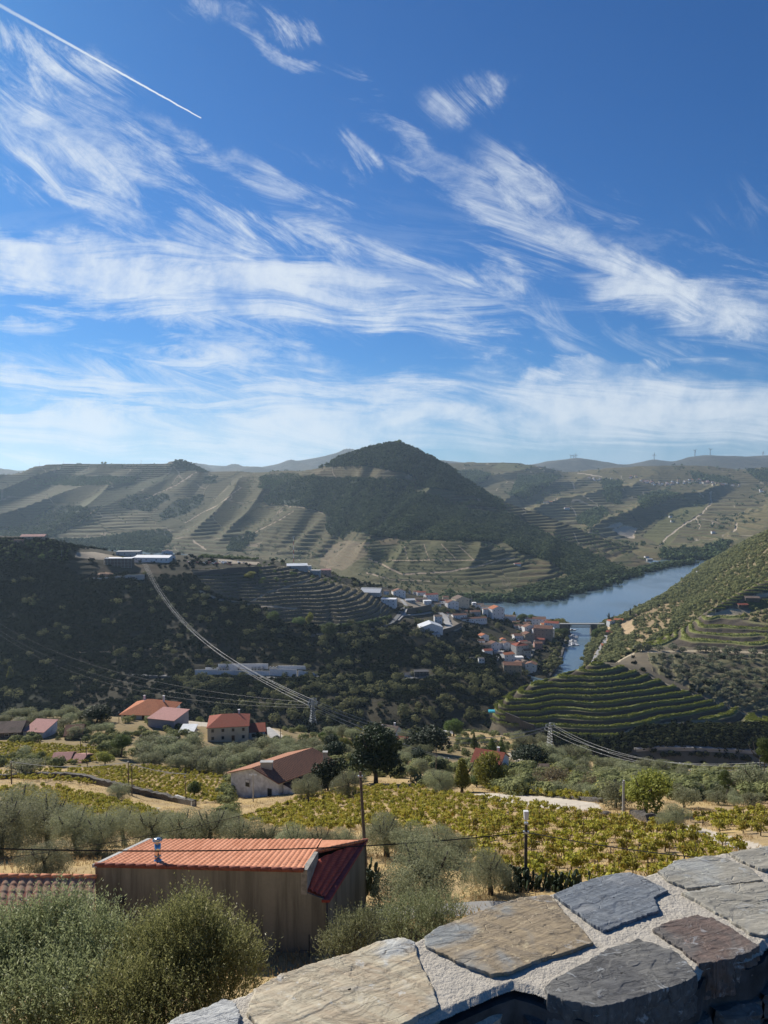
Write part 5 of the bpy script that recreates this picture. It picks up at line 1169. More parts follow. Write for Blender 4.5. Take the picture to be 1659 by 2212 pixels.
# mortar bed
m, n = newmat('sandy_mortar'); P = n.obj(); f = n.noise(P, 150, 3, .7); f2 = n.noise(P, 14, 6, .65); vo = n.n('ShaderNodeTexVoronoi'); n.set(vo, 'Vector', P); vo.inputs['Scale'].default_value = 170
col = n.mix(n.ramp(f, .3, .7), (.50, .455, .38), (.40, .365, .305)); col = n.mix(n.ramp(f2, .4, .8, 0, .4), col, (.58, .54, .47))
col = n.mix(n.ramp(vo.outputs[0], .28, .12, 0, .35), col, (.30, .25, .20))
n.bsdf(col, .95, n.math('ADD', f, n.math('MULTIPLY', f2, .8)), .9, .006, spec=.1); MORTAR = m
mo = [(-420, 760), (-330, 640), (-292, 610), (-240, 572), (-150, 546), (-95, 518), (-30, 505), (0, 490), (80, 448), (190, 410), (330, 370), (395, 338), (470, 325), (520, 335), (548, 320), (600, 288), (700, 248), (800, 213), (860, 193), (945, 184), (1050, 148), (1130, 120), (1215, 113), (1260, 122), (1305, 108), (1350, 78), (1450, 60), (1530, 48), (1600, 36), (1700, 23), (1800, 10), (1800, 330), (1690, 345), (1655, 352), (1645, 372), (1600, 395), (1500, 412), (1452, 425), (1440, 455), (1405, 475), (1300, 508), (1180, 548), (1110, 572), (1040, 556), (960, 530), (900, 505), (840, 489), (780, 510), (700, 545), (640, 572), (560, 605), (400, 680), (200, 800)]
MP = loc_poly([wq(*p) for p in mo], -HW-.012)
i1, i2 = mo.index((1800, 10)), mo.index((1800, 330)); wd = (MP[i1]-MP[mo.index((1305, 108))]); wd.z = 0; wd.normalize()
e1_, e2_ = MP[i1]+wd*2.6, MP[i2]+wd*2.6; wo1, wo2 = MP[i1].copy(), MP[i2].copy(); MP[i1+1:i1+1] = [e1_, e2_]
for q in range(5):   # the wall runs on to the right, outside the photo
    a_, b_ = wo1+wd*(.52*q+.05), wo1+wd*(.52*q+.49); c_, d_ = wo2+wd*(.52*q+.49), wo2+wd*(.52*q+.05); zz_ = Vector((0, 0, .012))
    slabstone('capstone', [a_.lerp(d_, .03)+zz_, b_.lerp(c_, .05)+zz_, b_.lerp(c_, .93)+zz_, a_.lerp(d_, .95)+zz_], SM[(4, 3, 5, 2, 6)[q]], .006, .06, 40+q, 18, .0032)
def mortar_top():
    # dense sheet clipped to the outline, thickened downwards
    xs = [p.x for p in MP]; ys = [p.y for p in MP]; st_ = .0021
    gx = np.arange(min(xs), max(xs), st_); gy = np.arange(min(ys), max(ys), st_); X, Y = np.meshgrid(gx, gy)
    poly = [(p.x, p.y) for p in MP]
    jx = (fbm(X*40, Y*40, 3, 3)-.5)*.012; ins = inpoly(X+jx, Y+jx, poly)
    # distance to the rim, by shrinking
    e = ins.astype(float); acc_ = e.copy()
    for _ in range(9):
        e2 = e.copy(); e2[1:-1, 1:-1] = np.minimum.reduce([e[1:-1, 1:-1], e[:-2, 1:-1], e[2:, 1:-1], e[1:-1, :-2], e[1:-1, 2:]]); e = e2; acc_ += e
    z = -.004+(fbm(X*9, Y*9, 4, 4)-.5)*.005+(fbm(X*70, Y*70, 3, 5)-.5)*.0035-.012*(10-acc_)/10
    idx = -np.ones(X.shape, int); idx[ins] = np.arange(ins.sum())
    V = np.stack([X[ins], Y[ins], z[ins]], -1)
    a = idx[:-1, :-1]; b = idx[:-1, 1:]; c = idx[1:, 1:]; d = idx[1:, :-1]; ok = (a >= 0)&(b >= 0)&(c >= 0)&(d >= 0)
    Q = np.stack([a[ok], b[ok], c[ok], d[ok]], -1)
    mesh_np('mortar_bed', V, Q, MORTAR, wall_root, True)
    b = MB(); b.prism([(p.x, p.y, -1.6) for p in MP], [(p.x, p.y, -.035) for p in MP]); return b
core = mortar_top()
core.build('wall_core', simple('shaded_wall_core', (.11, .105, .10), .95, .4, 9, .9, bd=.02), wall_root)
# courses of rough stones on the inner face
rd = random.Random(2); k = 0
inner = loc_poly([wq(*p) for p in [(560, 605), (640, 572), (700, 545), (780, 510), (840, 489)]], -HW) 
inner2 = loc_poly([wq(*p) for p in [(840, 489), (900, 508), (960, 534), (1040, 560), (1110, 578)]], -HW)
inner3 = loc_poly([wq(*p) for p in [(1110, 578), (1180, 552), (1300, 512), (1405, 478), (1440, 470), (1500, 416), (1600, 400), (1650, 380), (1690, 350), (1800, 335)]], -HW)
inner3.append(inner3[-1]+wd*2.6)
def course(line_, z, h, out, mt, seed):
    rd = random.Random(seed); L = [0]
    for i in range(1, len(line_)): L.append(L[-1]+(line_[i]-line_[i-1]).length)
    t = 0
    def at(q):
        for i in range(1, len(L)):
            if q <= L[i]: return line_[i-1].lerp(line_[i], (q-L[i-1])/(L[i]-L[i-1]+1e-9))
        return line_[-1]
    while t < L[-1]-.03:
        w_ = min(rd.uniform(.10, .34), L[-1]-t); a, b_ = at(t+.006), at(t+w_-.006); tx = (b_-a).normalized(); nn = Vector((tx.y, -tx.x, 0)); o_ = out+rd.uniform(-.014, .018)
        hh = h*rd.uniform(.8, .97)
        n1 = 9; rim = []
        V = []; Fc = []
        # rounded rough block: grid over the front face, pulled back at the rim
        for j in range(7):
            for i in range(n1):
                uu, vv = i/(n1-1), j/6; ed = min(uu, 1-uu, vv, 1-vv)*2; push = o_-.028*(1-min(1, ed*2.6))+rd.uniform(-.005, .005)
                p = a.lerp(b_, uu)+nn*push; V.append((p.x, p.y, z-hh*vv+rd.uniform(-.004, .004)+(uu-.5)*.01*(seed % 3-1)))
        b2 = len(V)
        for j in (0, 6):
            for i in range(n1):
                p = a.lerp(b_, i/(n1-1))-nn*.06; V.append((p.x, p.y, z-hh*(j/6)))
        for j in range(6):
            for i in range(n1-1): q = j*n1+i; Fc.append((q, q+1, q+n1+1, q+n1))
        for i in range(n1-1):
            Fc.append((b2+i, b2+i+1, i+1, i)); q = 6*n1+i; Fc.append((q, q+1, b2+n1+i+1, b2+n1+i))
        mb = MB(); mb.add(V, Fc); mb.build('face_stone', mt, wall_root, False)
        t += w_
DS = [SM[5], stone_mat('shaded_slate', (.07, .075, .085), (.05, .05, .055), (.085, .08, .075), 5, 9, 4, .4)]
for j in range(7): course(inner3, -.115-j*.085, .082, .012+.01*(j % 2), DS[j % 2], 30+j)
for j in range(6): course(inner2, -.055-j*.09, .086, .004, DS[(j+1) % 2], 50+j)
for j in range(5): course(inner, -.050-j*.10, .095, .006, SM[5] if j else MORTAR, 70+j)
# terrace the photographer stands on
m = simple('terrace_paving', (.30, .28, .25), .9, .3, 4, .4)
b = MB(); b.prism([(-6, -4, -2.3), (6, -4, -2.3), (6, 4.2, -2.3), (.9, 1.9, -2.3), (-1.0, 1.05, -2.3), (-6, -1.2, -2.3)], [(-6, -4, -1.75), (6, -4, -1.75), (6, 4.2, -1.75), (.9, 1.9, -1.75), (-1.0, 1.05, -1.75), (-6, -1.2, -1.75)])
tag(b.build('terrace_floor', m), None, None, None, 'structure')

# ---------------------------------------------------------------- the tan house with the tiled lean-to roof
HB = PY(450, 1900, 38.0); HB.z = -24.6
hs = empty('tan_house', HB, 0, 'windowless tan rendered house with an orange tiled roof, satellite dish and flue', 'house')
def H(X, Y, d): return PY(X, Y, d)-HB
a1, a2 = H(205.5, 1869, 38.2), H(655, 1880, 37.7); bk1, bk2 = H(322, 1812, 43.9), H(791, 1821, 43.9)
bk1.z = bk2.z = (bk1.z+bk2.z)/2; p4 = H(660.5, 1926, 37.7); p3 = H(708, 1944, 37.8); p1 = H(683, 1840, 40.1)
zb = -3.0
def wallquad(pts_top, t=.25):
    b = MB(); 
    for i in range(len(pts_top)-1):
        p, q_ = pts_top[i], pts_top[i+1]; d = (q_-p); nn = Vector((-d.y, d.x, 0)).normalized()*t
        b.add([(p.x, p.y, zb), (q_.x, q_.y, zb), (q_.x, q_.y, q_.z), (p.x, p.y, p.z), (p.x+nn.x, p.y+nn.y, zb), (q_.x+nn.x, q_.y+nn.y, zb), (q_.x+nn.x, q_.y+nn.y, q_.z), (p.x+nn.x, p.y+nn.y, p.z)], [(0, 1, 2, 3), (5, 4, 7, 6), (3, 2, 6, 7), (1, 5, 6, 2), (4, 0, 3, 7)])
    return b
M['render'] = streaky('stained_tan_render', (.265, .255, .21), (.085, .08, .066), .5, .9)
up = Vector((0, 0, .0))
wallquad([a1, a2]).build('front_wall', M['render'], hs)
wallquad([Vector((a2.x+.002, a2.y, p4.z+.02)), Vector((p3.x, p3.y, p3.z-.05))]).build('front_wall', M['render'], hs)
wallquad([Vector((p3.x-.02, p3.y+.02, p3.z-.08)), Vector((bk2.x, bk2.y, bk2.z-.1))]).build('side_wall', M['render'], hs)
wallquad([bk1-Vector((0, .2, .15)), a1+Vector((0, .05, 0))]).build('side_wall', M['render'], hs)
wallquad([bk2-Vector((0, 0, .15)), bk1-Vector((0, 0, .15))]).build('back_wall', M['render'], hs)
# step of the gable that carries the dish
b = MB(); e = Vector((.0, .0, 0)); b.prism([Vector((a2.x-.12, a2.y-.012, p4.z-.15)), Vector((p4.x+.06, p4.y-.012, p4.z-.15)), Vector((p1.x+.1, p1.y, p1.z-.6)), Vector((p1.x-.1, p1.y, p1.z-.6))], [a2+Vector((-.12, 0, .02)), Vector((p4.x+.08, p4.y, a2.z+.02)), p1+Vector((.12, 0, .02)), p1+Vector((-.1, 0, .02))])
b.build('gable_step', simple('step_plaster', (.36, .34, .30), .9, .3, 3, .4), hs)
def tilemat(name, c, c2, mossy=.3):
    m, n = newmat(name); P = n.obj(); f = n.noise(P, 3.0, 5, .7); f2 = n.noise(n.mapping(P, scale=(3.2, .5, 1)), 1.0, 3, .6); f3 = n.noise(P, 40, 3, .6)
    col = n.mix(n.ramp(f2, .35, .7), c, c2); col = n.mix(n.ramp(f, .55, .75, 0, mossy), col, (.10, .085, .07)); col = n.mix(n.ramp(f3, .5, .8, 0, .3), col, tuple(x*.6 for x in c2))
    n.bsdf(col, .85, f3, .3, .01, spec=.2); return m
T_OR = tilemat('clay_roof_tiles', (.60, .27, .155), (.47, .19, .10)); T_DK = tilemat('dark_clay_tiles', (.28, .10, .07), (.20, .075, .055), .4)
def tiled(name, fl, fr, br, bl, mat, parent, pitch=.30, row=.40, amp=.055, dirn='y'):
    """corrugated roof sheet between four corners: channels run from front to back"""
    wdt = (Vector(fr)-Vector(fl)).length; ln = (Vector(br)-Vector(fr)).length
    nc = int(wdt/pitch*10)+1; nr = int(ln/row*8)+1
    u_ = np.linspace(0, 1, nc)[None, :, None]; v_ = np.linspace(0, 1, nr)[:, None, None]
    fl, fr, br, bl = [np.array(tuple(p)) for p in (fl, fr, br, bl)]
    P = (fl*(1-u_)+fr*u_)*(1-v_)+(bl*(1-u_)+br*u_)*v_
    nn = np.cross(fr-fl, bl-fl) if np.linalg.norm(bl-fl) > .2 else np.cross(fr-fl, br-fr); nn = nn/np.linalg.norm(nn); nn = nn*np.sign(nn[2])
    ph = (u_[..., 0]*wdt/pitch)+0*v_[..., 0]; pr = np.abs(np.sin(ph*math.pi))**.8
    rw = (v_[..., 0]*ln/row)+0*u_[..., 0]; saw = 1-(rw-np.floor(rw)); colj = _T[(np.floor(ph)).astype(int) & 255, 7]
    z = pr*amp*(1+.25*saw)+.014*saw+(colj-.5)*.012
    P = P+nn*z[..., None]
    idx = np.arange(nr*nc).reshape(nr, nc); Q = np.stack([idx[:-1, :-1], idx[:-1, 1:], idx[1:, 1:], idx[1:, :-1]], -1).reshape(-1, 4)
    o = mesh_np(name, P.reshape(-1, 3), Q, mat, parent, True)
    s_ = MB(); s_.slab([fl-nn*.02, fr-nn*.02, br-nn*.02, bl-nn*.02] if np.linalg.norm(bl-fl) > .2 else [fl-nn*.02, fr-nn*.02, br-nn*.02], .10); s_.build('roof_deck', T_DK, o)
    return o
lift = Vector((0, -.06, .04))
main = tiled('roof', a1+lift+Vector((.12, 0, 0)), a2+lift, Vector((p1.x, bk2.y, bk2.z+.06)), bk1+Vector((0, 0, .06)), T_OR, hs)
tri = tiled('roof_wing', p1+Vector((0, .0, .02)), p1+Vector((.05, 0, .02)), bk2+Vector((-.05, 0, .04)), Vector((p1.x, bk2.y, bk2.z+.06)), T_OR, hs)
# lower wing: tiles in the shade of the step, behind a red painted verge
low = tiled('lower_roof', p4+Vector((.08, .1, .02)), p3+Vector((-.2, .12, .02)), bk2+Vector((-.25, -.1, .0)), p1+Vector((.12, .05, -.45)), tilemat('maroon_wing_tiles', (.56, .13, .085), (.44, .10, .065), .1), hs, .27, .36, .10)
b = MB(); b.slab([p3+Vector((-.32, -.08, .04)), p3+Vector((.10, -.08, .04)), bk2+Vector((.12, .1, .10)), bk2+Vector((-.22, .1, .10))], .14); b.build('red_verge', simple('red_verge_paint', (.34, .07, .06), .7, .25, 5, .3), hs)
# ridge caps along the top of the front wall
d_ = (a2-a1); nrd = 20
for i in range(nrd):
    p, q_ = a1+d_*(i/nrd)+Vector((0, -.02, .05)), a1+d_*((i+1.08)/nrd)+Vector((0, -.02, .05))
    b = MB(); b.tube([p, q_], [.115, .09], 10); b.build('ridge_tile', T_DK, hs, True)
d_ = (bk2-p1)
for i in range(11):
    p, q_ = p1+d_*(i/11)+Vector((0, 0, .06)), p1+d_*((i+1.08)/11)+Vector((0, 0, .06))
    b = MB(); b.tube([p, q_], [.10, .08], 8); b.build('ridge_tile', T_OR, hs, True)
b = MB(); b.slab([a1+Vector((-.12, -.1, .10)), a1+Vector((.12, -.1, .10)), bk1+Vector((.12, .1, .12)), bk1+Vector((-.12, .1, .12))], .16); b.build('left_verge', M['concrete'], hs)
b = MB(); b.tube([p3+Vector((-.03, -.09, -.1)), p3+Vector((-.03, -.09, -3.6))], .045, 8); b.build('downpipe', M['darkmetal'], hs, True)
b = MB(); vq = H(262, 1946, 38.0); b.box(vq.x-.2, vq.x+.2, vq.y-.03, vq.y+.02, vq.z-.15, vq.z+.15); b.build('vent', M['slate'], hs)
# steel flue
fp = H(341, 1868, 38.9); fl_ = empty('flue', fp); fl_.parent = hs; fl_.scale = (1.35, 1.35, 1.12)
chrome = simple('polished_steel', (.62, .60, .57), .18, .05, 1, metal=1.0, spec=.5)
b = MB(); b.box(-.22, .22, -.2, .2, -.45, .12); b.build('flue_base', M['concrete'], fl_)
b = MB(); b.tube([(0, 0, .1), (0, 0, .28)], [.20, .13], 20); b.tube([(0, 0, .28), (0, 0, 1.12)], [.125, .125], 20); b.tube([(0, 0, .42), (0, 0, .46)], [.137, .137], 20); b.build('pipe', chrome, fl_, True)
b = MB(); b.tube([(0, 0, 1.10), (0, 0, 1.17), (0, 0, 1.26)], [.15, .19, .20], 20); b.tube([(0, 0, 1.26), (0, 0, 1.30)], [.20, .06], 20); b.build('cowl', chrome, fl_, True)
# dish
dp = H(678, 1866, 37.4); ds = empty('satellite_dish', dp, R(28)); tag(ds, 'white satellite dish bracketed to the stepped gable of the tan house', 'satellite dish')
V = []; Q = []; nr, ns = 10, 36
for j in range(nr+1):
    for i in range(ns):
        r_ = .42*j/nr; a = 2*math.pi*i/ns; V.append((r_*math.cos(a), .16*(j/nr)**2*-1, r_*math.sin(a)*1.12))
for j in range(nr):
    for i in range(ns): Q.append((j*ns+i, j*ns+(i+1) % ns, (j+1)*ns+(i+1) % ns, (j+1)*ns+i))
o = MB().add(V, Q).build('reflector', simple('dish_white', (.62, .62, .60), .5, .1, 3), ds, True); o.rotation_euler = (R(-12), 0, 0)
so_ = o.modifiers.new('s', 'SOLIDIFY'); so_.thickness = .015
b = MB(); b.tube([(0, -.05, -.44), (.02, -.38, -.30), (.02, -.56, -.12)], .016, 6); b.tube([(.02, -.56, -.16), (.02, -.50, -.04)], .035, 10); b.build('feed_arm', M['steel'], ds, True)
b = MB(); b.tube([(0, .02, 0), (0, .22, -.02), (-.1, .32, -.35)], .025, 6); b.tube([(0, -.2, -.5), (.05, .1, -.75), (-.05, .3, -.6)], .008, 5); b.build('bracket', M['steel'], ds, True)
# low tiled roof at the left edge
lb_ = PY(60, 1900, 37.5); lb_.z -= 3.5
lh = empty('low_shed', lb_, 0, 'low shed with old streaky clay tiles at the left edge beside the tan house', 'shed')
def H2(X, Y, d): return PY(X, Y, d)-lb_
rl, rr_, fr_, fl2 = H2(-120, 1893, 38.2), H2(206, 1896, 37.9), H2(200, 2050, 34.6), H2(-160, 2040, 34.6)
T_OLD = tilemat('old_streaky_tiles', (.38, .20, .13), (.30, .24, .17), .6)
tiled('roof', fl2, fr_, rr_, rl, T_OLD, lh, .44, .42, .075)
for i in range(14):
    p, q_ = rl.lerp(rr_, i/14)+Vector((0, 0, .07)), rl.lerp(rr_, (i+1.1)/14)+Vector((0, 0, .07)); b = MB(); b.tube([p, q_], [.12, .095], 9); b.build('ridge_tile', T_OR, lh, True)
b = MB(); b.prism([(rl.x, rl.y, -2), (rr_.x-.1, rr_.y, -2), (rr_.x-.1, rr_.y-3.0, -2), (rl.x, rl.y-3.0, -2)], [(rl.x, rl.y, rl.z-.15), (rr_.x-.1, rr_.y, rr_.z-.15), (rr_.x-.1, rr_.y-3.0, fr_.z-.12), (rl.x, rl.y-3.0, fl2.z-.12)]); b.build('wall', M['render'], lh)
# gate post and frame by the house foot
gp = PY(668, 2058, 37.2); gt = empty('garden_gate', gp, 0, 'thin dark metal gate frame at the foot of the tan house', 'gate')
b = MB(); b.tube([(0, 0, -.6), (0, 0, .95)], .03, 6); b.build('post', M['darkmetal'], gt)
b = MB(); b.tube([(-.5, 0, -.5), (-.5, 0, .1), (0, 0, .1)], .018, 5); b.tube([(0, 0, .7), (.28, 0, -.5)], .012, 5); b.build('frame', M['darkmetal'], gt)

# ---------------------------------------------------------------- shoots: bushes close to the camera
def shootbush(name, lobes, nshoot, mat, seed, leaf=.055, per=12, slen=.5, label='', cat='bush', base=None, updir=(0, 0, 1), asp=.22):
    """a bush made of leafy shoots over a set of lobes (world coordinates: x, y, z, rx, ry, rz)"""
    g_ = np.random.default_rng(seed); L = np.array(lobes, float); w_ = L[:, 3]*L[:, 5]; li = g_.choice(len(L), nshoot, p=w_/w_.sum())
    d = g_.normal(size=(nshoot, 3)); d[:, 2] += .45; d[:, 1] -= .25; d /= np.linalg.norm(d, axis=1, keepdims=True)
    c = L[li, :3]+d*L[li, 3:6]*(.55+.5*g_.random(nshoot)[:, None]**.6)
    ax = d*.45+np.array(updir)*.85+g_.normal(size=(nshoot, 3))*.28; ax /= np.linalg.norm(ax, axis=1, keepdims=True)
    sl_ = slen*(.5+g_.random(nshoot))
    t = np.linspace(.08, 1, per)[None, :, None]; P = c[:, None, :]+ax[:, None, :]*sl_[:, None, None]*t+g_.normal(size=(nshoot, per, 3))*.006
    bend = g_.normal(size=(nshoot, 1, 3))*.10; P = P+bend*t**2*sl_[:, None, None]
    P = P.reshape(-1, 3); A_ = np.repeat(ax, per, 0)
    s_ = np.cross(A_, g_.normal(size=A_.shape)); s_ /= np.linalg.norm(s_, axis=1, keepdims=True)
    dr = A_*.75+s_*.65+g_.normal(size=A_.shape)*.12; dr /= np.linalg.norm(dr, axis=1, keepdims=True)
    wv_ = np.cross(dr, g_.normal(size=A_.shape)); wv_ /= np.linalg.norm(wv_, axis=1, keepdims=True)
    lf = leaf*(.6+.7*g_.random(len(P)))[:, None]
    V = np.stack([P, P+dr*lf*.5+wv_*lf*asp*.6, P+dr*lf, P+dr*lf*.5-wv_*lf*asp*.6], 1).reshape(-1, 3)
    tt = np.repeat(np.clip(.25+.5*np.repeat(g_.random(nshoot), per)+.3*g_.normal(size=len(P))*.6, 0, 1), 4)
    zm = L[:, 2].min()-1.2; ctr = Vector((L[:, 0].mean(), L[:, 1].mean(), zm)) if base is None else Vector(base)
    root = empty(name, ctr, 0, label, cat)
    mesh_np('foliage', V-np.array(tuple(ctr)), np.arange(len(V)).reshape(-1, 4), mat, root, False, {'tint': ('FLOAT', tt)})
    # twigs, from the middle of the bush to the shoots
    b = MB(); rd = random.Random(seed)
    for q in range(46):
        l_ = L[rd.randrange(len(L))]; e = Vector((l_[0]+rd.uniform(-.8, .8)*l_[3], l_[1]+rd.uniform(-.8, .8)*l_[4], l_[2]+rd.uniform(-.2, 1.0)*l_[5])); s0 = Vector((ctr.x+rd.uniform(-.4, .4), ctr.y+rd.uniform(-.3, .3), zm)); mid = s0.lerp(e, .5)+Vector((rd.uniform(-.15, .15), rd.uniform(-.1, .1), -.1))
        b.tube([s0-ctr, mid-ctr, e-ctr], [.035, .018, .006], 5)
    b.build('branches', M['bark'], root); return root
M['bush'] = leafmat('shrub_leaves', (.15, .165, .06), (.36, .36, .15), (.52, .50, .30), tr=.5, rough=.4)
M['bush2'] = leafmat('olive_shoots', (.13, .15, .065), (.34, .36, .19), (.50, .50, .34), tr=.48, rough=.45)
def lobe(X, Y, d, rx, rz=None): p = PY(X, Y, d); k_ = d/F; return (p.x, p.y, p.z, rx*k_, rx*k_*.9, (rz or rx)*k_)
shootbush('shrub', [lobe(20, 2090, 12.4, 110, 90), lobe(120, 2060, 12.6, 90, 84), lobe(205, 2075, 12.2, 76, 78), lobe(60, 2190, 11.4, 150, 90), lobe(180, 2180, 11.2, 120, 80), lobe(-60, 2130, 12, 110, 90), lobe(150, 1992, 12.8, 34, 34)], 8000, M['bush2'], 1, .06, 13, .42, 'large grey green bush filling the bottom left corner', asp=.26)
shootbush('shrub', [lobe(335, 2085, 11.8, 66, 78), lobe(410, 2065, 11.6, 80, 100), lobe(490, 2105, 11.4, 72, 75), lobe(400, 2160, 11.0, 110, 70), lobe(290, 2170, 10.8, 80, 60), lobe(300, 2260, 10.4, 160, 70)], 6500, M['bush'], 2, .055, 13, .38, 'dense green bush before the front wall of the tan house', asp=.24)
shootbush('shrub', [lobe(760, 2030, 33, 46, 36), lobe(722, 2055, 32.6, 34, 24), lobe(790, 2010, 33, 30, 30)], 700, M['bush2'], 3, .10, 12, .6, 'small grey green bush peeping over the parapet beside the tan house corner', asp=.3)
shootbush('shrub', [lobe(900, 1990, 36, 60, 34), lobe(960, 1985, 36, 46, 36), lobe(850, 1995, 36, 36, 30), lobe(905, 2030, 35, 70, 30)], 1500, M['bush2'], 4, .10, 12, .7, 'lower olive bush growing at the foot of the large olive tree', asp=.3)
# prickly pears
def cactus(X, Y, d, n, seed, lb, spread):
    base = PY(X, Y, d); r = empty('prickly_pear', base, 0, lb, 'cactus'); rd = random.Random(seed)
    pm = M.setdefault('pad', simple('cactus_pad', (.05, .075, .035), .6, .3, 6, .2)); b = MB()
    for i in range(n):
        x, y, z = rd.uniform(-spread, spread), rd.uniform(-.8, .8), 0
        for k in range(rd.randint(3, 5)):
            s_ = rd.uniform(.16, .24); a = rd.uniform(0, 3.14); tl = rd.uniform(-.5, .5); vs = []; 
            for j in range(12):
                th = 2*math.pi*j/12; lx, lz = s_*.62*math.cos(th), s_*(1+math.sin(th)); X_ = lx*math.cos(a)+tl*lz*.6; Y_ = lx*math.sin(a)
                vs.append(Vector((x+X_, y+Y_, z+lz)))
            nn = Vector((-math.sin(a), math.cos(a), 0))*.03; b.prism([v_-nn for v_ in vs], [v_+nn for v_ in vs])
            x += tl*s_*1.1; z += s_*1.75
    b.build('pads', pm, r)
    return r
cactus(1160, 1942, 47, 62, 1, 'dark hedge of prickly pear cactus behind the lamp pole', 1.6)
cactus(1232, 1950, 46, 34, 2, 'lower end of the cactus hedge where it meets the parapet', 1.0)
cactus(795, 1925, 45, 22, 3, 'prickly pear between the tan house wall and the large olive tree', .6)
cactus(1105, 1936, 47, 20, 5, 'prickly pear clump left of the lamp pole', .6)

# ================================================================ HOUSES
def gable_mesh(w_, d_, z0, h, rh, ridge, ov=.35, th=.18, hip=0.0):
    """walls (with gable triangles) and the roof slabs; ridge 'x' or 'y'"""
    wl = MB(); rf = MB(); x, y = w_/2, d_/2
    if ridge == 'flat':
        wl.box(-x, x, -y, y, z0, h); rf.box(-x-.15, x+.15, -y-.15, y+.15, h+.002, h+.28); return wl, rf
    if ridge == 'shed':
        wl.prism([(-x, -y, z0), (x, -y, z0), (x, y, z0), (-x, y, z0)], [(-x, -y, h), (x, -y, h), (x, y, h+rh), (-x, y, h+rh)])
        rf.slab([(-x-ov, -y-ov, h+.1-rh*ov/d_), (x+ov, -y-ov, h+.1-rh*ov/d_), (x+ov, y+ov, h+rh+.12), (-x-ov, y+ov, h+rh+.12)], th); return wl, rf
    wl.prism([(-x, -y, z0), (x, -y, z0), (x, y, z0), (-x, y, z0)], [(-x, -y, h), (x, -y, h), (x, y, h), (-x, y, h)])
    if ridge == 'x':
        i = hip*y
        if not hip: wl.prism([(-x, -y, h), (-x, y, h), (-x, 0, h+rh)], [(x, -y, h), (x, y, h), (x, 0, h+rh)])
        k = rh/y*ov; a = (-x-ov, -y-ov, h-k+.12); b_ = (x+ov, -y-ov, h-k+.12); c = (x+ov, y+ov, h-k+.12); d = (-x-ov, y+ov, h-k+.12)
        r1, r2 = (-x-ov+(i+ov if hip else 0), 0, h+rh+.12), (x+ov-(i+ov if hip else 0), 0, h+rh+.12)
        rf.slab([a, b_, r2, r1], th); rf.slab([c, d, r1, r2], th)
        if hip: rf.slab([b_, c, r2], th); rf.slab([d, a, r1], th)
    else:
        i = hip*x
        if not hip: wl.prism([(-x, -y, h), (x, -y, h), (0, -y, h+rh)], [(-x, y, h), (x, y, h), (0, y, h+rh)])
        k = rh/x*ov; a = (-x-ov, -y-ov, h-k+.12); b_ = (x+ov, -y-ov, h-k+.12); c = (x+ov, y+ov, h-k+.12); d = (-x-ov, y+ov, h-k+.12)
        r1, r2 = (0, -y-ov+(i+ov if hip else 0), h+rh+.12), (0, y+ov-(i+ov if hip else 0), h+rh+.12)
        rf.slab([a, r1, r2, d], th); rf.slab([b_, c, r2, r1], th)
        if hip: rf.slab([a, b_, r1], th); rf.slab([c, d, r2], th)
    return wl, rf
def openings(root, w_, d_, h, nx, fl, side, nd, door=True, sz=(1.0, 1.25), seed=0, rooty=None):
    rd = random.Random(seed)
    def win(cx, cz, face, big=False):
        ww, hh = sz; hz = hh/2
        b = MB(); g2 = MB()
        if face == 'f':
            b.box(cx-ww/2-.1, cx+ww/2+.1, -d_/2-.05, -d_/2+.1, cz-hz-.1, cz+hz+.1); g2.box(cx-ww/2, cx+ww/2, -d_/2-.07, -d_/2+.05, cz-hz, cz+hz)
        else:
            sx_ = -1 if face == 'l' else 1; X_ = sx_*w_/2
            b.box(min(X_-sx_*.1, X_+sx_*.05), max(X_-sx_*.1, X_+sx_*.05), cx-ww/2-.1, cx+ww/2+.1, cz-hz-.1, cz+hz+.1)
            g2.box(min(X_-sx_*.05, X_+sx_*.07), max(X_-sx_*.05, X_+sx_*.07), cx-ww/2, cx+ww/2, cz-hz, cz+hz)
        f = b.build('window', M['shutter'], root); g2.build('pane', M['glass'], f)
    fh = h/fl
    for j in range(fl):
        cz = fh*(j+.55)
        for i in range(nx):
            cx = w_*((i+.5)/nx-.5)
            if door and j == 0 and i == nx//2:
                b = MB(); b.box(cx-.5, cx+.5, -d_/2-.06, -d_/2+.05, 0, min(2.1, fh*.8)); b.build('door', M['door'], root); continue
            win(cx, cz, 'f')
        for face in side:
            for i in range(nd): win(d_*((i+.5)/nd-.5), cz, face)
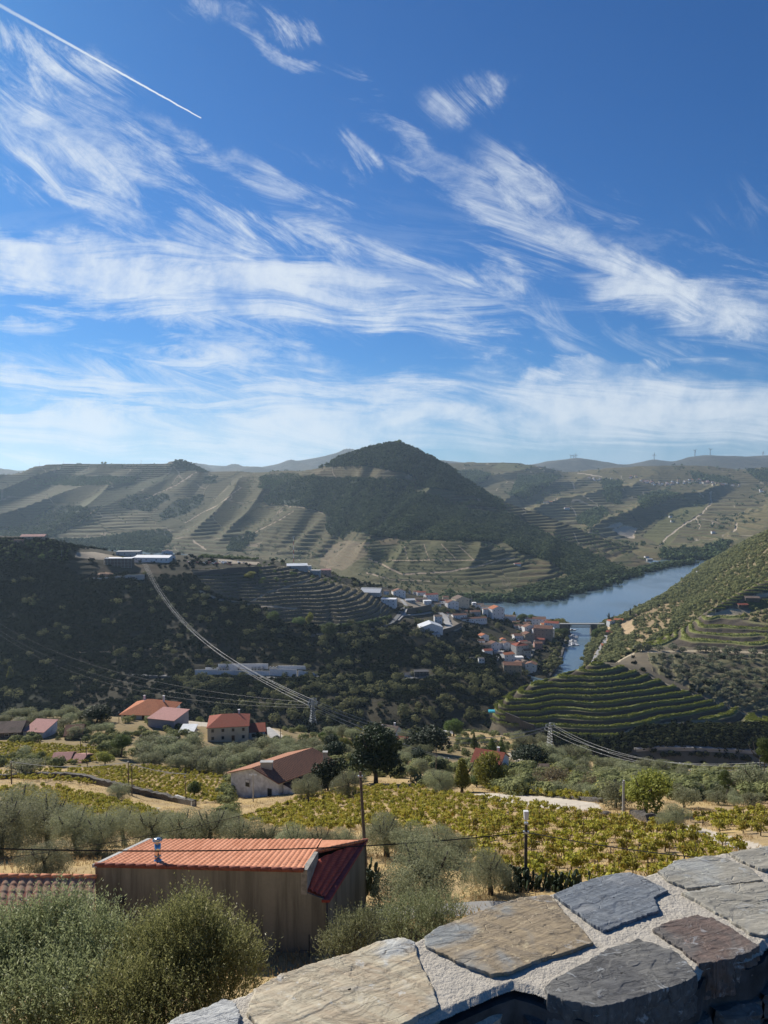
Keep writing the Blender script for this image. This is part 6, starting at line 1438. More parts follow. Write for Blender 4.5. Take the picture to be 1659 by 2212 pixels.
def house(X, Y, patch_, w_px, h_px, dep, yaw, ridge, wallm, roofm, label, rh=None, nx=2, fl=1, side='', nd=2, cat='house', name='house', group=None, hip=0.0, chim=0, dmin=0, found=3.0, door=True, win=True, ov=.35, roofname='roof', sz=None, dist=None):
    p = PY(X, Y, dist) if dist else hit(X, Y, patch_, dmin)
    if p is None: print('no ground for house', label); return
    d = p.y; c = math.cos(R(yaw)); w_ = w_px/F*d/max(.55, abs(c)); h = h_px/F*d
    root = empty(name, (p.x, p.y+dep/2, p.z), R(yaw), label, cat, group)
    rh = rh if rh is not None else (dep if ridge == 'x' else w_)*.18
    wl, rf = gable_mesh(w_, dep, -found, h, rh, ridge, ov, .16, hip)
    wl.build('wall', M[wallm], root); r_ = rf.build(roofname, M[roofm], root)
    for k in range(chim):
        b = MB(); cx = w_*(.25-.45*k); cy = dep*.12; b.box(cx-.3, cx+.3, cy-.25, cy+.25, h+rh*.2, h+rh+.8); b.box(cx-.4, cx+.4, cy-.35, cy+.35, h+rh+.8, h+rh+.95); b.build('chimney', M['white'], r_)
    if win: openings(root, w_, dep, h, nx, fl, side, nd, door, sz or (min(1.1, w_/nx*.4), min(1.3, h/fl*.45)), int(X))
    return root
def c5(px, py): return 768+px*.2976, 1206.9+py*.2976
SH = 'shaded_valley_slope'
town = [
 (110, 262, 130, 14, 12, -12, 'shed', 'greyw', 'metalroof', 'low metal roofed shed at the left end of the upper town', 0, 1),
 (223, 262, 34, 22, 9, 0, 'x', 'white', 't_old', 'small white house between the metal shed and the square white gable', 2, 1),
 (312, 275, 80, 32, 12, 14, 'y', 'white', 't_brown', 'square white house with a brown gable roof at the back of the upper town', 3, 2),
 (243, 345, 96, 42, 13, -10, 'flat', 'white', 'whiteroof', 'modern white flat roofed house on the edge of the vine terraces', 3, 2),
 (395, 318, 60, 14, 10, 10, 'x', 'greyw', 'metalroof', 'low pale roofed building right of the modern white house', 2, 1),
 (378, 250, 36, 16, 8, 0, 'x', 'white', 't_old', 'little white house behind the low pale roofed building', 2, 1),
 (478, 272, 56, 22, 9, 5, 'x', 'white', 't_red', 'small house with a salmon red roof behind the long white one', 2, 1),
 (475, 310, 76, 14, 10, 12, 'x', 'tanw', 't_old', 'low brown roofed house left of the long white one', 3, 1),
 (548, 305, 82, 36, 10, 22, 'x', 'white', 't_red', 'long white two storey house with a red roof in the upper town', 4, 2),
 (590, 275, 52, 18, 10, 0, 'y', 'cream', 't_orange', 'bright orange roof behind the long white house', 1, 1),
 (522, 335, 50, 24, 9, 8, 'flat', 'white', 'whiteroof', 'small white cube below the long white house', 2, 1),
 (583, 350, 60, 16, 9, 15, 'x', 'white', 't_old', 'low house with a weathered roof right of the white cube', 2, 1),
 (690, 300, 130, 24, 16, 14, 'x', 'pinkw', 't_pink', 'wide hall with a faded pink roof behind the beige gable', 4, 1),
 (765, 355, 90, 52, 18, 20, 'y', 'cream', 't_old', 'tall beige gabled house, largest of the upper town', 3, 2),
 (820, 330, 46, 34, 10, 0, 'x', 'cream', 't_old', 'beige house touching the right side of the tall beige gable', 2, 2),
 (700, 363, 74, 38, 10, 24, 'y', 'white', 't_brown', 'white house with brown gable in front of the tall beige gable', 3, 2),
 (862, 352, 26, 26, 8, 0, 'flat', 'white', 'whiteroof', 'narrow white block right of the cypresses in the upper town', 1, 2),
 (600, 465, 50, 38, 10, 4, 'x', 'white', 't_old', 'white house beside the car park above the warehouse', 2, 2),
 (753, 438, 92, 24, 9, 16, 'x', 'white', 't_brown', 'shorter of the two white terraces with a brown roof', 6, 1),
 (858, 466, 168, 26, 9, 17, 'x', 'white', 't_brown', 'longer of the two white terraces with small roof lights', 11, 1),
 (545, 540, 150, 34, 22, 6, 'y', 'white', 'metalroof', 'wide white warehouse with a pale metal roof below the town', 2, 1),
 (585, 565, 50, 14, 8, 6, 'flat', 'greyw', 'metalroof', 'small pale annexe under the wide white warehouse', 1, 1),
 (868, 412, 66, 22, 10, 12, 'x', 'greyw', 't_brown', 'brown roofed house below the narrow white block', 2, 1),
 (950, 385, 70, 30, 10, -8, 'x', 'white', 't_old', 'white house left of the orange roofed apartment block', 2, 1),
 (945, 420, 34, 44, 9, 0, 'flat', 'white', 't_brown', 'tall narrow white house left of the orange roofed apartment block', 1, 2),
 (1025, 442, 84, 66, 14, 22, 'y', 'white', 't_orange', 'white apartment block with an orange gable roof, largest by the river', 3, 3),
 (1130, 455, 66, 30, 10, -15, 'x', 'white', 't_old', 'low white house with a tan roof halfway to the waterfront', 2, 1),
 (1168, 480, 44, 16, 8, 0, 'x', 'tanw', 't_brown', 'small brown roofed cottage right of the low white house', 1, 1),
 (1180, 512, 50, 22, 8, 10, 'x', 'greyw', 't_brown', 'dark roofed cottage above the arcaded white house', 2, 1),
 (1290, 470, 86, 26, 10, -10, 'x', 'white', 't_pink', 'white house with a pinkish roof at the back of the waterfront street', 4, 1),
 (1338, 505, 84, 56, 12, -14, 'x', 'white', 't_brown', 'three storey white house on the waterfront street', 4, 3),
 (1262, 545, 76, 42, 12, 14, 'y', 'white', 't_brown', 'white gabled house above the main street', 2, 2),
 (1380, 530, 56, 44, 10, 0, 'x', 'cream', 't_orange', 'cream house between the white waterfront house and the red roof', 2, 2),
 (1432, 540, 84, 60, 13, -22, 'x', 'white', 't_red', 'house with the bright red roof next to the bridge', 3, 3),
 (1372, 600, 112, 78, 18, -18, 'x', 'tanw', 't_brown', 'massive tan building with a two tone brown roof above the river', 5, 3),
 (1422, 580, 40, 60, 10, 0, 'flat', 'white', 'whiteroof', 'white tower like house on the river side of the massive tan building', 2, 3),
 (1200, 602, 92, 36, 11, 8, 'x', 'white', 't_brown', 'arcaded white house with a row of dark openings', 6, 1),
 (1252, 610, 60, 52, 11, 20, 'y', 'tanw', 't_brown', 'tan gabled house right of the arcaded white house', 2, 2),
 (930, 592, 54, 28, 9, 25, 'y', 'white', 't_orange', 'lone white cottage with an orange brown roof on the slope', 2, 1),
 (912, 612, 44, 14, 7, 10, 'x', 'white', 't_brown', 'lean-to cottage below the lone white cottage', 1, 1),
 (1072, 618, 36, 26, 7, 0, 'y', 'white', 't_orange', 'tiny house with an orange gable amid the trees', 1, 1),
 (1004, 668, 60, 44, 10, 26, 'y', 'white', 't_brown', 'white gabled house at the top of the lane', 2, 2),
 (930, 648, 90, 20, 9, 6, 'x', 'tanw', 't_old', 'low brown roofed range left of the white gabled house', 3, 1),
 (960, 706, 56, 32, 9, 14, 'x', 'white', 't_red', 'house with a red roof below the low brown range', 2, 1),
 (1092, 668, 46, 46, 9, 18, 'y', 'white', 't_brown', 'narrow gabled house beside the lane', 1, 2),
 (1132, 662, 54, 40, 9, 10, 'x', 'tanw', 't_brown', 'brown house between the narrow gable and the tall grey house', 2, 2),
 (1198, 712, 84, 68, 14, 20, 'y', 'greyw', 't_red', 'tall grey white house with a salmon hipped roof', 3, 3),
 (1240, 672, 62, 48, 10, 14, 'x', 'tanw', 't_old', 'weathered brown house behind the tall grey house', 2, 2),
 (1108, 745, 72, 42, 10, 24, 'x', 'white', 't_orange', 'white house with a broad orange roof lower in town', 2, 2),
 (1182, 758, 68, 34, 9, 5, 'flat', 'white', 'whiteroof', 'white flat roofed house under the tall grey house', 3, 1),
 (1145, 852, 116, 66, 14, -6, 'x', 'tanw', 't_brown', 'largest grey beige building in the lowest row of the town', 4, 3),
 (1192, 808, 56, 40, 10, 12, 'y', 'greyw', 't_brown', 'dark gabled house behind the lowest row of the town', 2, 2),
 (1282, 828, 66, 50, 11, -22, 'y', 'white', 't_brown', 'isolated white gabled house at the lower right of the town', 2, 2),
 (1328, 660, 52, 38, 9, 0, 'x', 'pinkw', 't_brown', 'small pinkish house on the river side of the main street', 2, 2),
 (1342, 618, 58, 26, 9, -12, 'x', 'pinkw', 't_red', 'small red roofed house in front of the massive tan building', 2, 1),
 (915, 775, 38, 40, 7, 0, 'flat', 'white', 'slate', 'white ruin with dark openings on the wooded slope', 2, 2),
 (840, 735, 60, 12, 6, 8, 'flat', 'white', 'slate', 'low roofless white walls on the wooded slope', 4, 1),
 (478, 862, 92, 34, 9, 4, 'flat', 'slate', 'slate', 'dark slate building with white framed windows beside the valley road', 4, 2),
 (390, 862, 62, 16, 8, -4, 'x', 'white', 'slate', 'low white building left of the dark slate one', 1, 1),
 (1215, 525, 54, 28, 9, 8, 'x', 'white', 't_brown', 'white house with a brown roof left of the three storey white house', 3, 1),
 (1300, 440, 46, 20, 9, 0, 'x', 'cream', 't_old', 'cream house at the very back of the waterfront street', 2, 1),
 (1348, 455, 60, 22, 9, -10, 'x', 'white', 't_old', 'pale house directly behind the three storey white house', 3, 1),
 (1395, 478, 50, 24, 9, -16, 'x', 'white', 't_brown', 'white house behind the bright red roof by the bridge', 2, 1),
 (1242, 492, 48, 20, 8, 14, 'x', 'tanw', 't_brown', 'low tan cottage above the white gabled house', 2, 1),
 (1310, 560, 44, 40, 9, 8, 'y', 'white', 't_brown', 'narrow white gable facing the main street', 2, 2),
 (1228, 575, 40, 26, 8, 0, 'x', 'greyw', 't_old', 'grey cottage between the arcaded house and the street', 1, 1),
 (1165, 575, 50, 18, 8, 10, 'x', 'tanw', 't_brown', 'brown roofed shed behind the arcaded white house', 2, 1),
 (1060, 655, 44, 30, 8, 12, 'y', 'white', 't_old', 'small gabled house left of the lane', 1, 1),
 (1030, 700, 40, 22, 8, 0, 'flat', 'greyw', 'concrete', 'grey terrace block at the foot of the lane', 1, 1),
 (1160, 700, 40, 44, 8, 15, 'y', 'white', 't_brown', 'tall thin white house left of the tall grey house', 1, 2),
 (1245, 720, 46, 44, 9, 12, 'x', 'greyw', 't_brown', 'grey house at the foot of the tall grey house', 2, 2),
 (1220, 640, 50, 30, 8, 8, 'x', 'white', 't_red', 'white house with red roof above the tall grey house', 2, 1),
 (1225, 790, 44, 34, 9, 10, 'y', 'tanw', 't_old', 'tan gable between the two lowest houses of the street', 1, 2),
 (1095, 800, 50, 28, 9, -6, 'x', 'greyw', 't_old', 'grey roofed cottage left of the dark gabled house', 2, 1),
 (640, 330, 46, 20, 9, 10, 'x', 'white', 't_red', 'small white house left of the faded pink hall', 2, 1),
 (655, 300, 40, 18, 8, 0, 'x', 'cream', 't_brown', 'cream cottage behind the faded pink hall', 1, 1),
 (440, 262, 40, 18, 8, 0, 'x', 'white', 't_brown', 'small white house right of the square white gable', 2, 1),
 (540, 262, 44, 18, 8, 6, 'x', 'white', 't_old', 'low white house at the back edge of the upper town', 2, 1),
 (790, 405, 44, 18, 8, 10, 'x', 'tanw', 't_brown', 'tan cottage above the shorter white terrace', 1, 1),
 (905, 360, 50, 22, 9, 0, 'x', 'white', 't_old', 'low white house right of the narrow white block', 2, 1),
 (990, 415, 40, 30, 9, 8, 'x', 'white', 't_brown', 'white house tucked behind the orange roofed block', 1, 2),
]
for (px, py, w_, h_, dp_, yw, rg, wm, rm, lb, nx, fl) in town:
    X, Y = c5(px, py)
    house(X, Y, SH, w_*.335, h_*.36, dp_, yw, rg, wm, rm, lb, nx=max(1, nx), fl=fl, win=nx > 0, dmin=500, name='house' if 'warehouse' not in lb and 'shed' not in lb and 'hall' not in lb else 'warehouse', cat='house' if 'warehouse' not in lb and 'shed' not in lb and 'hall' not in lb else 'warehouse', side='l' if yw < 0 else ('r' if yw > 12 else ''), hip=.9 if 'hipped' in lb else 0)
# winery and buildings on the plateau of the shady slope (crop of the left band)
def c3(px, py): return px*.3307, 1124.6+py*.3307
for (px, py, w_, h_, dp_, yw, rg, wm, rm, lb, nx, fl, rh) in [
 (205, 122, 150, 18, 16, 8, 'x', 'tanw', 't_pink', 'long villa with a pale tiled roof high on the left', 4, 1, 2.6),
 (118, 150, 60, 26, 12, 8, 'flat', 'pinkw', 't_brown', 'dark red wing below the long villa', 2, 1, 1),
 (830, 235, 150, 32, 18, 6, 'flat', 'greyw', 'concrete', 'grey flat roofed hall behind the scaffolded building', 4, 1, 1),
 (992, 272, 236, 30, 26, -4, 'x', 'white', 'whiteroof', 'long white winery with a bright white roof', 7, 1, 2.5),
 (905, 268, 84, 28, 12, 0, 'flat', 'white', 'whiteroof', 'low white annexe at the left end of the winery', 2, 1, 1),
 (1085, 225, 66, 24, 12, 10, 'y', 'white', 't_old', 'white gabled house behind the right end of the winery', 2, 1, 2),
 (1120, 222, 28, 18, 8, 0, 'x', 'white', 't_old', 'tiny white house right of the one behind the winery', 1, 1, 1.5)]:
    X, Y = c3(px, py); house(X, Y, SH, w_*.3307, h_*.3307, dp_, yw, rg, wm, rm, lb, rh, nx, fl, dmin=500, side='', name='winery' if 'winery' in lb and 'long' in lb else 'house', cat='winery' if 'long white winery' in lb else 'house', sz=(1.6, 1.4), found=6)
def c4(px, py): return 384+px*.3307, 1124.6+py*.3307
for (px, py, w_, h_, dp_, yw, rg, wm, rm, lb, nx, fl, rh) in [
 (775, 315, 134, 20, 18, 8, 'shed', 'greyw', 'metalroof', 'wide shed with a white sloping roof above the contour terraces', 0, 1, 1.5),
 (848, 320, 44, 22, 10, 0, 'flat', 'white', 'concrete', 'small white block right of the wide white roofed shed', 1, 1, 1),
 (898, 356, 66, 30, 10, -6, 'flat', 'greyw', 'concrete', 'grey concrete block at the head of the contour terraces', 3, 1, 1),
 (965, 357, 66, 34, 10, 8, 'x', 'pinkw', 't_pink', 'pink house with a pink roof at the head of the contour terraces', 3, 2, 1.5)]:
    X, Y = c4(px, py); house(X, Y, SH, w_*.3307, h_*.3307, dp_, yw, rg, wm, rm, lb, rh, max(1, nx), fl, dmin=500, win=nx > 0, found=5)
# building in scaffolding
X, Y = c3(770, 300); p = hit(X, Y, SH, 500); d = p.y; W_ = 182*.3307/F*d; Hh = 52*.3307/F*d
sc_ = empty('scaffolded_building', (p.x, p.y+7, p.z), 0, 'brown building wrapped in scaffolding left of the white winery', 'building')
b = MB(); b.box(-W_/2+1, W_/2-1, -6, 7, -5, Hh); b.build('wall', simple('raw_brick', (.16, .12, .10), .9, .2, 1), sc_)
b = MB(); b.box(-W_/2+.3, W_/2-.3, -6.6, 7.6, Hh+.01, Hh+.5); b.build('roof', M['whiteroof'], sc_)
b = MB()
for i in range(9):
    x = -W_/2+i*W_/8; b.box(x-.08, x+.08, -7.9, -7.74, -3, Hh+.2)
for j in range(6): z = -1+j*(Hh+1)/6; b.box(-W_/2, W_/2, -7.72, -6.9, z, z+.14)
b.build('scaffolding', M['steel'], sc_)
# big pale retaining wall
def wall_between(pts, patch_, h_px, th, mat, name, label, cat, dmin=0, cap=None, top=None, steps=10, wob=.0, base=1.0):
    P = []
    for i in range(len(pts)-1):
        for k in range(steps): t = k/steps; P.append((pts[i][0]*(1-t)+pts[i+1][0]*t, pts[i][1]*(1-t)+pts[i+1][1]*t))
    P.append(pts[-1]); W = [hit(X, Y, patch_, dmin) for X, Y in P]; W = [q for q in W if q is not None]
    # smooth the run of the wall
    for _ in range(3): W = [W[0]]+[(W[i-1]+W[i]*2+W[i+1])/4 for i in range(1, len(W)-1)]+[W[-1]]
    c = W[len(W)//2].copy(); root = empty(name, c, 0, label, cat); b = MB(); rd = random.Random(int(c.x)); prev = None; n_ = len(W)
    lo = []; hi = []
    for i, q in enumerate(W):
        hh = (h_px[min(i*len(h_px)//n_, len(h_px)-1)] if hasattr(h_px, '__len__') else h_px)/F*q.y+rd.uniform(-wob, wob)
        tdir = (W[min(i+1, n_-1)]-W[max(i-1, 0)]); nn = Vector((-tdir.y, tdir.x, 0)).normalized()*th/2
        lo.append((q-c-nn-Vector((0, 0, base)), q-c+nn-Vector((0, 0, base)))); hi.append((q-c-nn+Vector((0, 0, hh)), q-c+nn+Vector((0, 0, hh))))
    vs = []; fs = []
    for i in range(n_): vs += [lo[i][0], lo[i][1], hi[i][1], hi[i][0]]
    for i in range(n_-1):
        a, e = i*4, i*4+4
        for k in range(4): fs.append((a+k, a+(k+1) % 4, e+(k+1) % 4, e+k))
    fs += [(3, 2, 1, 0), (n_*4-4, n_*4-3, n_*4-2, n_*4-1)]
    b.add(vs, fs); b.build('wall_body', M[mat], root)
    if cap:
        c2_ = MB()
        for i in range(n_-1):
            a_, b_ = hi[i], hi[i+1]; o2 = Vector((0, 0, .12)); c2_.prism([a_[0], b_[0], b_[1], a_[1]], [a_[0]+o2, b_[0]+o2, b_[1]+o2, a_[1]+o2])
        c2_.build('coping', M[cap], root)
    return root
wall_between([c3(585, 382), c3(945, 388)], SH, [3, 5, 8, 11, 12], .8, 'concrete', 'retaining_wall', 'long pale concrete retaining wall below the scaffolded building', 'wall', 500, None)
wall_between([c4(112, 1010), c4(262, 1006)], SH, 12, .6, 'white', 'cemetery_wall', 'left whitewashed wall section of the cemetery on the shaded slope', 'wall', 500, 'concrete')
wall_between([c4(264, 1008), c4(600, 1012)], SH, 10, .6, 'white', 'cemetery_wall', 'middle whitewashed wall of the cemetery, below the chapels', 'wall', 500, 'concrete')
wall_between([c4(602, 1012), c4(778, 1018)], SH, 15, .6, 'white', 'cemetery_wall', 'tallest whitewashed wall section of the cemetery, left of the gate', 'wall', 500, 'concrete')
wall_between([c4(786, 1020), c4(910, 1020)], SH, [14, 12, 9, 6], .6, 'white', 'cemetery_wall', 'tapering right end of the whitewashed cemetery wall', 'wall', 500, 'concrete')
wall_between([c4(264, 972), c4(590, 970)], SH, 12, .6, 'white', 'cemetery_wall', 'back wall of the cemetery behind the row of chapels', 'wall', 500)
wall_between([c4(655, 972), c4(836, 972)], SH, 8, .6, 'white', 'cemetery_wall', 'upper right whitewashed wall of the cemetery', 'wall', 500)
wall_between([c4(180, 972), c4(262, 970)], SH, 4, .6, 'white', 'cemetery_wall', 'low white wall left of the cemetery chapels', 'wall', 500)
for i, px in enumerate([283, 302, 328, 400, 490, 508, 530, 552, 605, 625, 645]):
    X, Y = c4(px, 976); p = hit(X, Y, SH, 500)
    if p is None: continue
    r = empty('chapel', p, 0, ordinal(i)+' gabled tomb chapel from the left along the cemetery wall', 'chapel', 'tomb chapels of the cemetery')
    b = MB(); b.box(-1.3, 1.3, -1.4, 1.4, -1.5, 2.6); b.prism([(-1.5, -1.5, 2.6), (1.5, -1.5, 2.6), (0, -1.5, 3.9)], [(-1.5, 1.5, 2.6), (1.5, 1.5, 2.6), (0, 1.5, 3.9)]); b.build('wall', M['greyw'], r)
    b = MB(); b.box(-.6, .6, -1.46, -1.3, -.5, 1.9); b.build('door', M['glass'], r)
# ---- houses of the near slope
NH = 'near_hillside'
def l1(px, py): return px*.3307, 1481.2+py*.3307
def l2(px, py): return 438.9+px*.3307, 1481.2+py*.3307
def l3(px, py): return 932.6+px*.4378, 1453.8+py*.4378
def nh(f, px, py, w_, h_, dp_, yw, rg, wm, rm, lb, **k):
    X, Y = f(px, py); s_ = .3307 if f is not l3 else .4378
    return house(X, Y, NH, w_*s_, h_*s_, dp_, yw, rg, wm, rm, lb, dmin=60, **k)
nh(l1, 30, 345, 170, 40, 10, 8, 'x', 'stone', 't_old', 'old grey slate roofed range at the left edge of the photo', rh=2.2, nx=3, door=False, name='barn', cat='barn')
nh(l1, 72, 285, 62, 28, 8, 0, 'flat', 'slate', 't_old', 'dark box shaped shed rising behind the old slate roofs', nx=1, door=False)
nh(l1, 228, 342, 146, 42, 8, -8, 'shed', 'oldw', 't_pink', 'white walled shed with a flat red metal roof on the left', rh=1.6, nx=2, name='shed', cat='shed')
nh(l1, 455, 352, 104, 30, 9, 14, 'x', 'stone', 't_brown', 'tumbledown shed with a rusty brown roof', rh=2.0, nx=1, name='shed', cat='shed')
nh(l1, 382, 505, 112, 10, 7, 6, 'x', 'stone', 't_pink', 'left low shed with faded pink roof above the yellow vineyard', rh=1.2, nx=1, win=False, name='shed', cat='shed')
nh(l1, 505, 505, 70, 8, 6, -8, 'x', 'stone', 't_pink', 'right low shed with faded pink roof above the yellow vineyard', rh=1.0, nx=1, win=False, name='shed', cat='shed')
nh(l1, 945, 222, 300, 36, 16, -4, 'x', 'white', 't_orange', 'large villa with an orange hipped roof on the brink of the slope', rh=3.4, nx=5, hip=.95, chim=2, ov=.7, name='villa', cat='villa')
nh(l1, 1075, 282, 186, 62, 10, -16, 'shed', 'lilac', 't_pink', 'lilac grey flat fronted house below the orange villa', rh=1.0, nx=2, fl=1, win=False, side='r')
nh(l1, 1225, 208, 150, 20, 12, 6, 'x', 'cream', 't_old', 'house with a faded brown hipped roof right of the orange villa', rh=3.0, nx=3, hip=.9, chim=2)
nh(l1, 1490, 232, 150, 22, 10, -10, 'x', 'white', 't_old', 'house with a grey brown gable roof above the big beige house', rh=2.8, nx=2)
nh(l1, 1380, 210, 80, 16, 8, -4, 'flat', 'greyw', 'metalroof', 'low pale blue shed left of the grey brown gable', nx=1, win=False, name='shed', cat='shed')
nh(l1, 1470, 366, 262, 100, 13, 9, 'x', 'cream', 't_red', 'big beige two storey house with a red brown roof', rh=2.4, nx=4, fl=2, side='', nd=3, chim=1, hip=.7, name='house', sz=(.9, 1.1))
nh(l1, 1215, 320, 90, 16, 6, 0, 'shed', 'greyw', 'metalroof', 'small corrugated shed left of the big beige house', rh=.8, nx=1, win=False, name='shed', cat='shed')
nh(l2, 335, 352, 100, 52, 9, 12, 'x', 'white', 't_red', 'white house with stepped red roofs right of the big beige house', rh=1.6, nx=2, fl=1)
nh(l2, 372, 350, 60, 24, 6, 12, 'shed', 'white', 't_red', 'small red roofed porch house beside the drive', rh=1.0, nx=1, win=False)
nh(l2, 590, 246, 40, 46, 8, 0, 'shed', 'white', 't_pink', 'small upright white house left of the dark round tree', rh=.8, nx=1)
nh(l2, 765, 260, 126, 26, 9, -12, 'x', 'pinkw', 't_pink', 'pinkish house with a dull red roof under the pylon', rh=3.0, nx=2)
nh(l2, 1215, 345, 120, 20, 10, -22, 'x', 'white', 't_old', 'white house with a grey roof half hidden behind the dark evergreen', rh=2.8, nx=2, chim=1)
nh(l2, 1300, 390, 72, 12, 7, -16, 'x', 'pinkw', 't_red', 'small red roofed shed right of the grey roofed white house', rh=1.6, nx=1, win=False, name='shed', cat='shed')
nh(l3, 300, 488, 132, 34, 9, -26, 'x', 'white', 't_red', 'white cottage with a dark red roof among the trees on the right', rh=2.6, nx=2, chim=1, side='l', nd=1, name='cottage', cat='cottage')
nh(l3, 560, 478, 40, 6, 4, 0, 'x', 'stone', 't_old', 'tiny stone hut roof right of the white cottage', rh=.8, nx=1, win=False, name='hut', cat='hut')
# the weathered house in the vineyard, skewed to the view
SB = Vector((-29, 163, -69.5)); sh_ = empty('farmhouse', SB, 0, 'weathered whitewashed farmhouse with a long brown tiled roof amid the vineyards', 'farmhouse')
g0 = Vector((-34.7, 165, 0)); g1 = Vector((-23.1, 159.3, 0)); l_ = Vector((.70, .714, 0)); Lh = 16.5; ez, rz_ = -65.8, -63.75
g2, g3 = g1+l_*Lh, g0+l_*Lh; mA, mB = (g0+g1)/2, (g2+g3)/2; off = lambda v_, z: Vector((v_.x, v_.y, z))-SB
b = MB(); b.prism([off(g0, -72.5), off(g1, -72.5), off(g2, -72.5), off(g3, -72.5)], [off(g0, ez), off(g1, ez), off(g2, ez), off(g3, ez)]); b.prism([off(g0, ez), off(g1, ez), off(mA, rz_)], [off(g3, ez), off(g2, ez), off(mB, rz_)]); b.build('wall', M['oldw'], sh_)
gd = (g1-g0).normalized()*.55; ed_ = l_*.5
rt1 = [off(g0-gd-ed_, ez-.1), off(mA-ed_, rz_+.15), off(mB+ed_, rz_+.15), off(g3-gd+ed_, ez-.1)]; rt2 = [off(g1+gd-ed_, ez-.1), off(g2+gd+ed_, ez-.1), off(mB+ed_, rz_+.15), off(mA-ed_, rz_+.15)]
BT = tilemat('brown_farm_tiles', (.25, .13, .085), (.19, .105, .075), .35); BO = tilemat('sunlit_farm_tiles', (.42, .20, .12), (.36, .17, .10), .2)  # one roof, two tones: sunlight on the left slope is put into its colour
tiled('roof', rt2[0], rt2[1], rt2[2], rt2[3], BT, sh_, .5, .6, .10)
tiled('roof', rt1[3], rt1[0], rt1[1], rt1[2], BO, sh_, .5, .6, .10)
def onwall(t, z0_, z1_, w_, mat, name, proud=.06):
    c = g0.lerp(g1, t); gx = (g1-g0).normalized(); nn = Vector((gx.y, -gx.x, 0)); a = c-gx*w_/2; e = c+gx*w_/2; b = MB()
    b.prism([off(a+nn*proud, z0_), off(e+nn*proud, z0_), off(e-nn*.1, z0_), off(a-nn*.1, z0_)], [off(a+nn*proud, z1_), off(e+nn*proud, z1_), off(e-nn*.1, z1_), off(a-nn*.1, z1_)]); return b.build(name, mat, sh_)
wn_ = onwall(.36, -68.3, -66.6, 1.3, M['concrete'], 'window'); onwall(.36, -68.2, -67.3, 1.0, M['glass'], 'pane', .09).parent = wn_; onwall(.36, -67.28, -66.75, 1.0, M['white'], 'blind', .09).parent = wn_
onwall(.82, -69.4, -67.6, 1.1, M['glass'], 'door')
chp = mA.lerp(mB, .10); b = MB(); b.box(chp.x-SB.x+.2, chp.x-SB.x+2.8, chp.y-SB.y-.8, chp.y-SB.y+.3, -64.9-SB.z, -62.7-SB.z); b.box(chp.x-SB.x+.05, chp.x-SB.x+2.95, chp.y-SB.y-.95, chp.y-SB.y+.45, -62.7-SB.z, -62.55-SB.z); b.build('dormer', M['concrete'], sh_)
chp = g1.lerp(g2, .86); b = MB(); b.box(chp.x-SB.x-1.0, chp.x-SB.x, chp.y-SB.y-.4, chp.y-SB.y+.5, -66-SB.z, -62.9-SB.z); b.box(chp.x-SB.x-1.1, chp.x-SB.x+.1, chp.y-SB.y-.5, chp.y-SB.y+.6, -62.9-SB.z, -62.7-SB.z); b.build('chimney', M['concrete'], sh_)
nn = Vector((gd.y, -gd.x, 0)).normalized(); gx = gd.normalized()
q0 = g1+l_*1.0; q1 = g1+l_*13.5; b = MB(); b.slab([off(q0+gx*.2, ez-.55), off(q1+gx*.2, ez-.55), off(q1+gx*4.0, ez-1.7), off(q0+gx*4.0, ez-1.7)], .12); b.build('lean_to_roof', simple('dark_sheet_roof', (.10, .055, .045), .8, .3, 1), sh_)
b = MB(); b.prism([off(q0+gx*.3, -72.5), off(q1+gx*.3, -72.5), off(q1+gx*3.2, -72.5), off(q0+gx*3.2, -72.5)], [off(q0+gx*.3, ez-.8), off(q1+gx*.3, ez-.8), off(q1+gx*3.2, ez-1.6), off(q0+gx*3.2, ez-1.6)]); b.build('lean_to_wall', M['oldw'], sh_)
# ---- right bank
def c6(px, py): return 1206.9+px*.2725, 1124.6+py*.2725
SCH = 'scrub_hillside'
for (px, py, w_, h_, dp_, yw, rg, wm, rm, lb, nx, fl) in [
 (418, 838, 44, 42, 9, 20, 'y', 'white', 't_orange', 'white house with an orange roof right of the bridgehead cypress', 1, 2),
 (482, 810, 66, 22, 10, -18, 'x', 'white', 't_orange', 'orange roofed house above the bridge, right of the white one', 2, 1),
 (425, 900, 66, 14, 9, -30, 'x', 'tanw', 't_red', 'long red roof below the bridgehead', 2, 1),
 (378, 1002, 62, 12, 10, -14, 'x', 'tanw', 't_orange', 'low orange roofed house beside the bank road', 2, 1),
 (300, 1162, 34, 8, 7, 0, 'x', 'pinkw', 't_pink', 'small pinkish hut at the near end of the bank road', 1, 1),
 (600, 760, 60, 10, 9, -20, 'x', 'stone', 't_old', 'brown roofed house right of the tall bank cypress', 1, 1),
 (1125, 415, 44, 10, 10, 0, 'x', 'greyw', 't_old', 'small grey house far up the right riverbank', 1, 1),
 (1000, 500, 40, 10, 9, 0, 'x', 'tanw', 't_brown', 'brown cottage above the water on the right riverbank', 1, 1)]:
    X, Y = c6(px, py); house(X, Y, SCH, w_*.2725, h_*.2725, dp_, yw, rg, wm, rm, lb, nx=nx, fl=fl, dmin=700)
X, Y = c6(1545, 640); house(X, Y+1, 'terraced_knoll', 110*.2725, 30*.2725, 12, -8, 'x', 'stone', 't_old', 'ruined dark stone farm on the crest above the vine terraces', rh=1.8, nx=3, dmin=500, name='stone_farm', cat='farm')
X, Y = c6(1465, 690); house(X, Y, 'terraced_knoll', 80*.2725, 22*.2725, 8, 4, 'x', 'stone', 't_red', 'low stone barn with a dull red roof left of the ruined farm', rh=1.5, nx=1, dmin=500, name='barn', cat='barn')
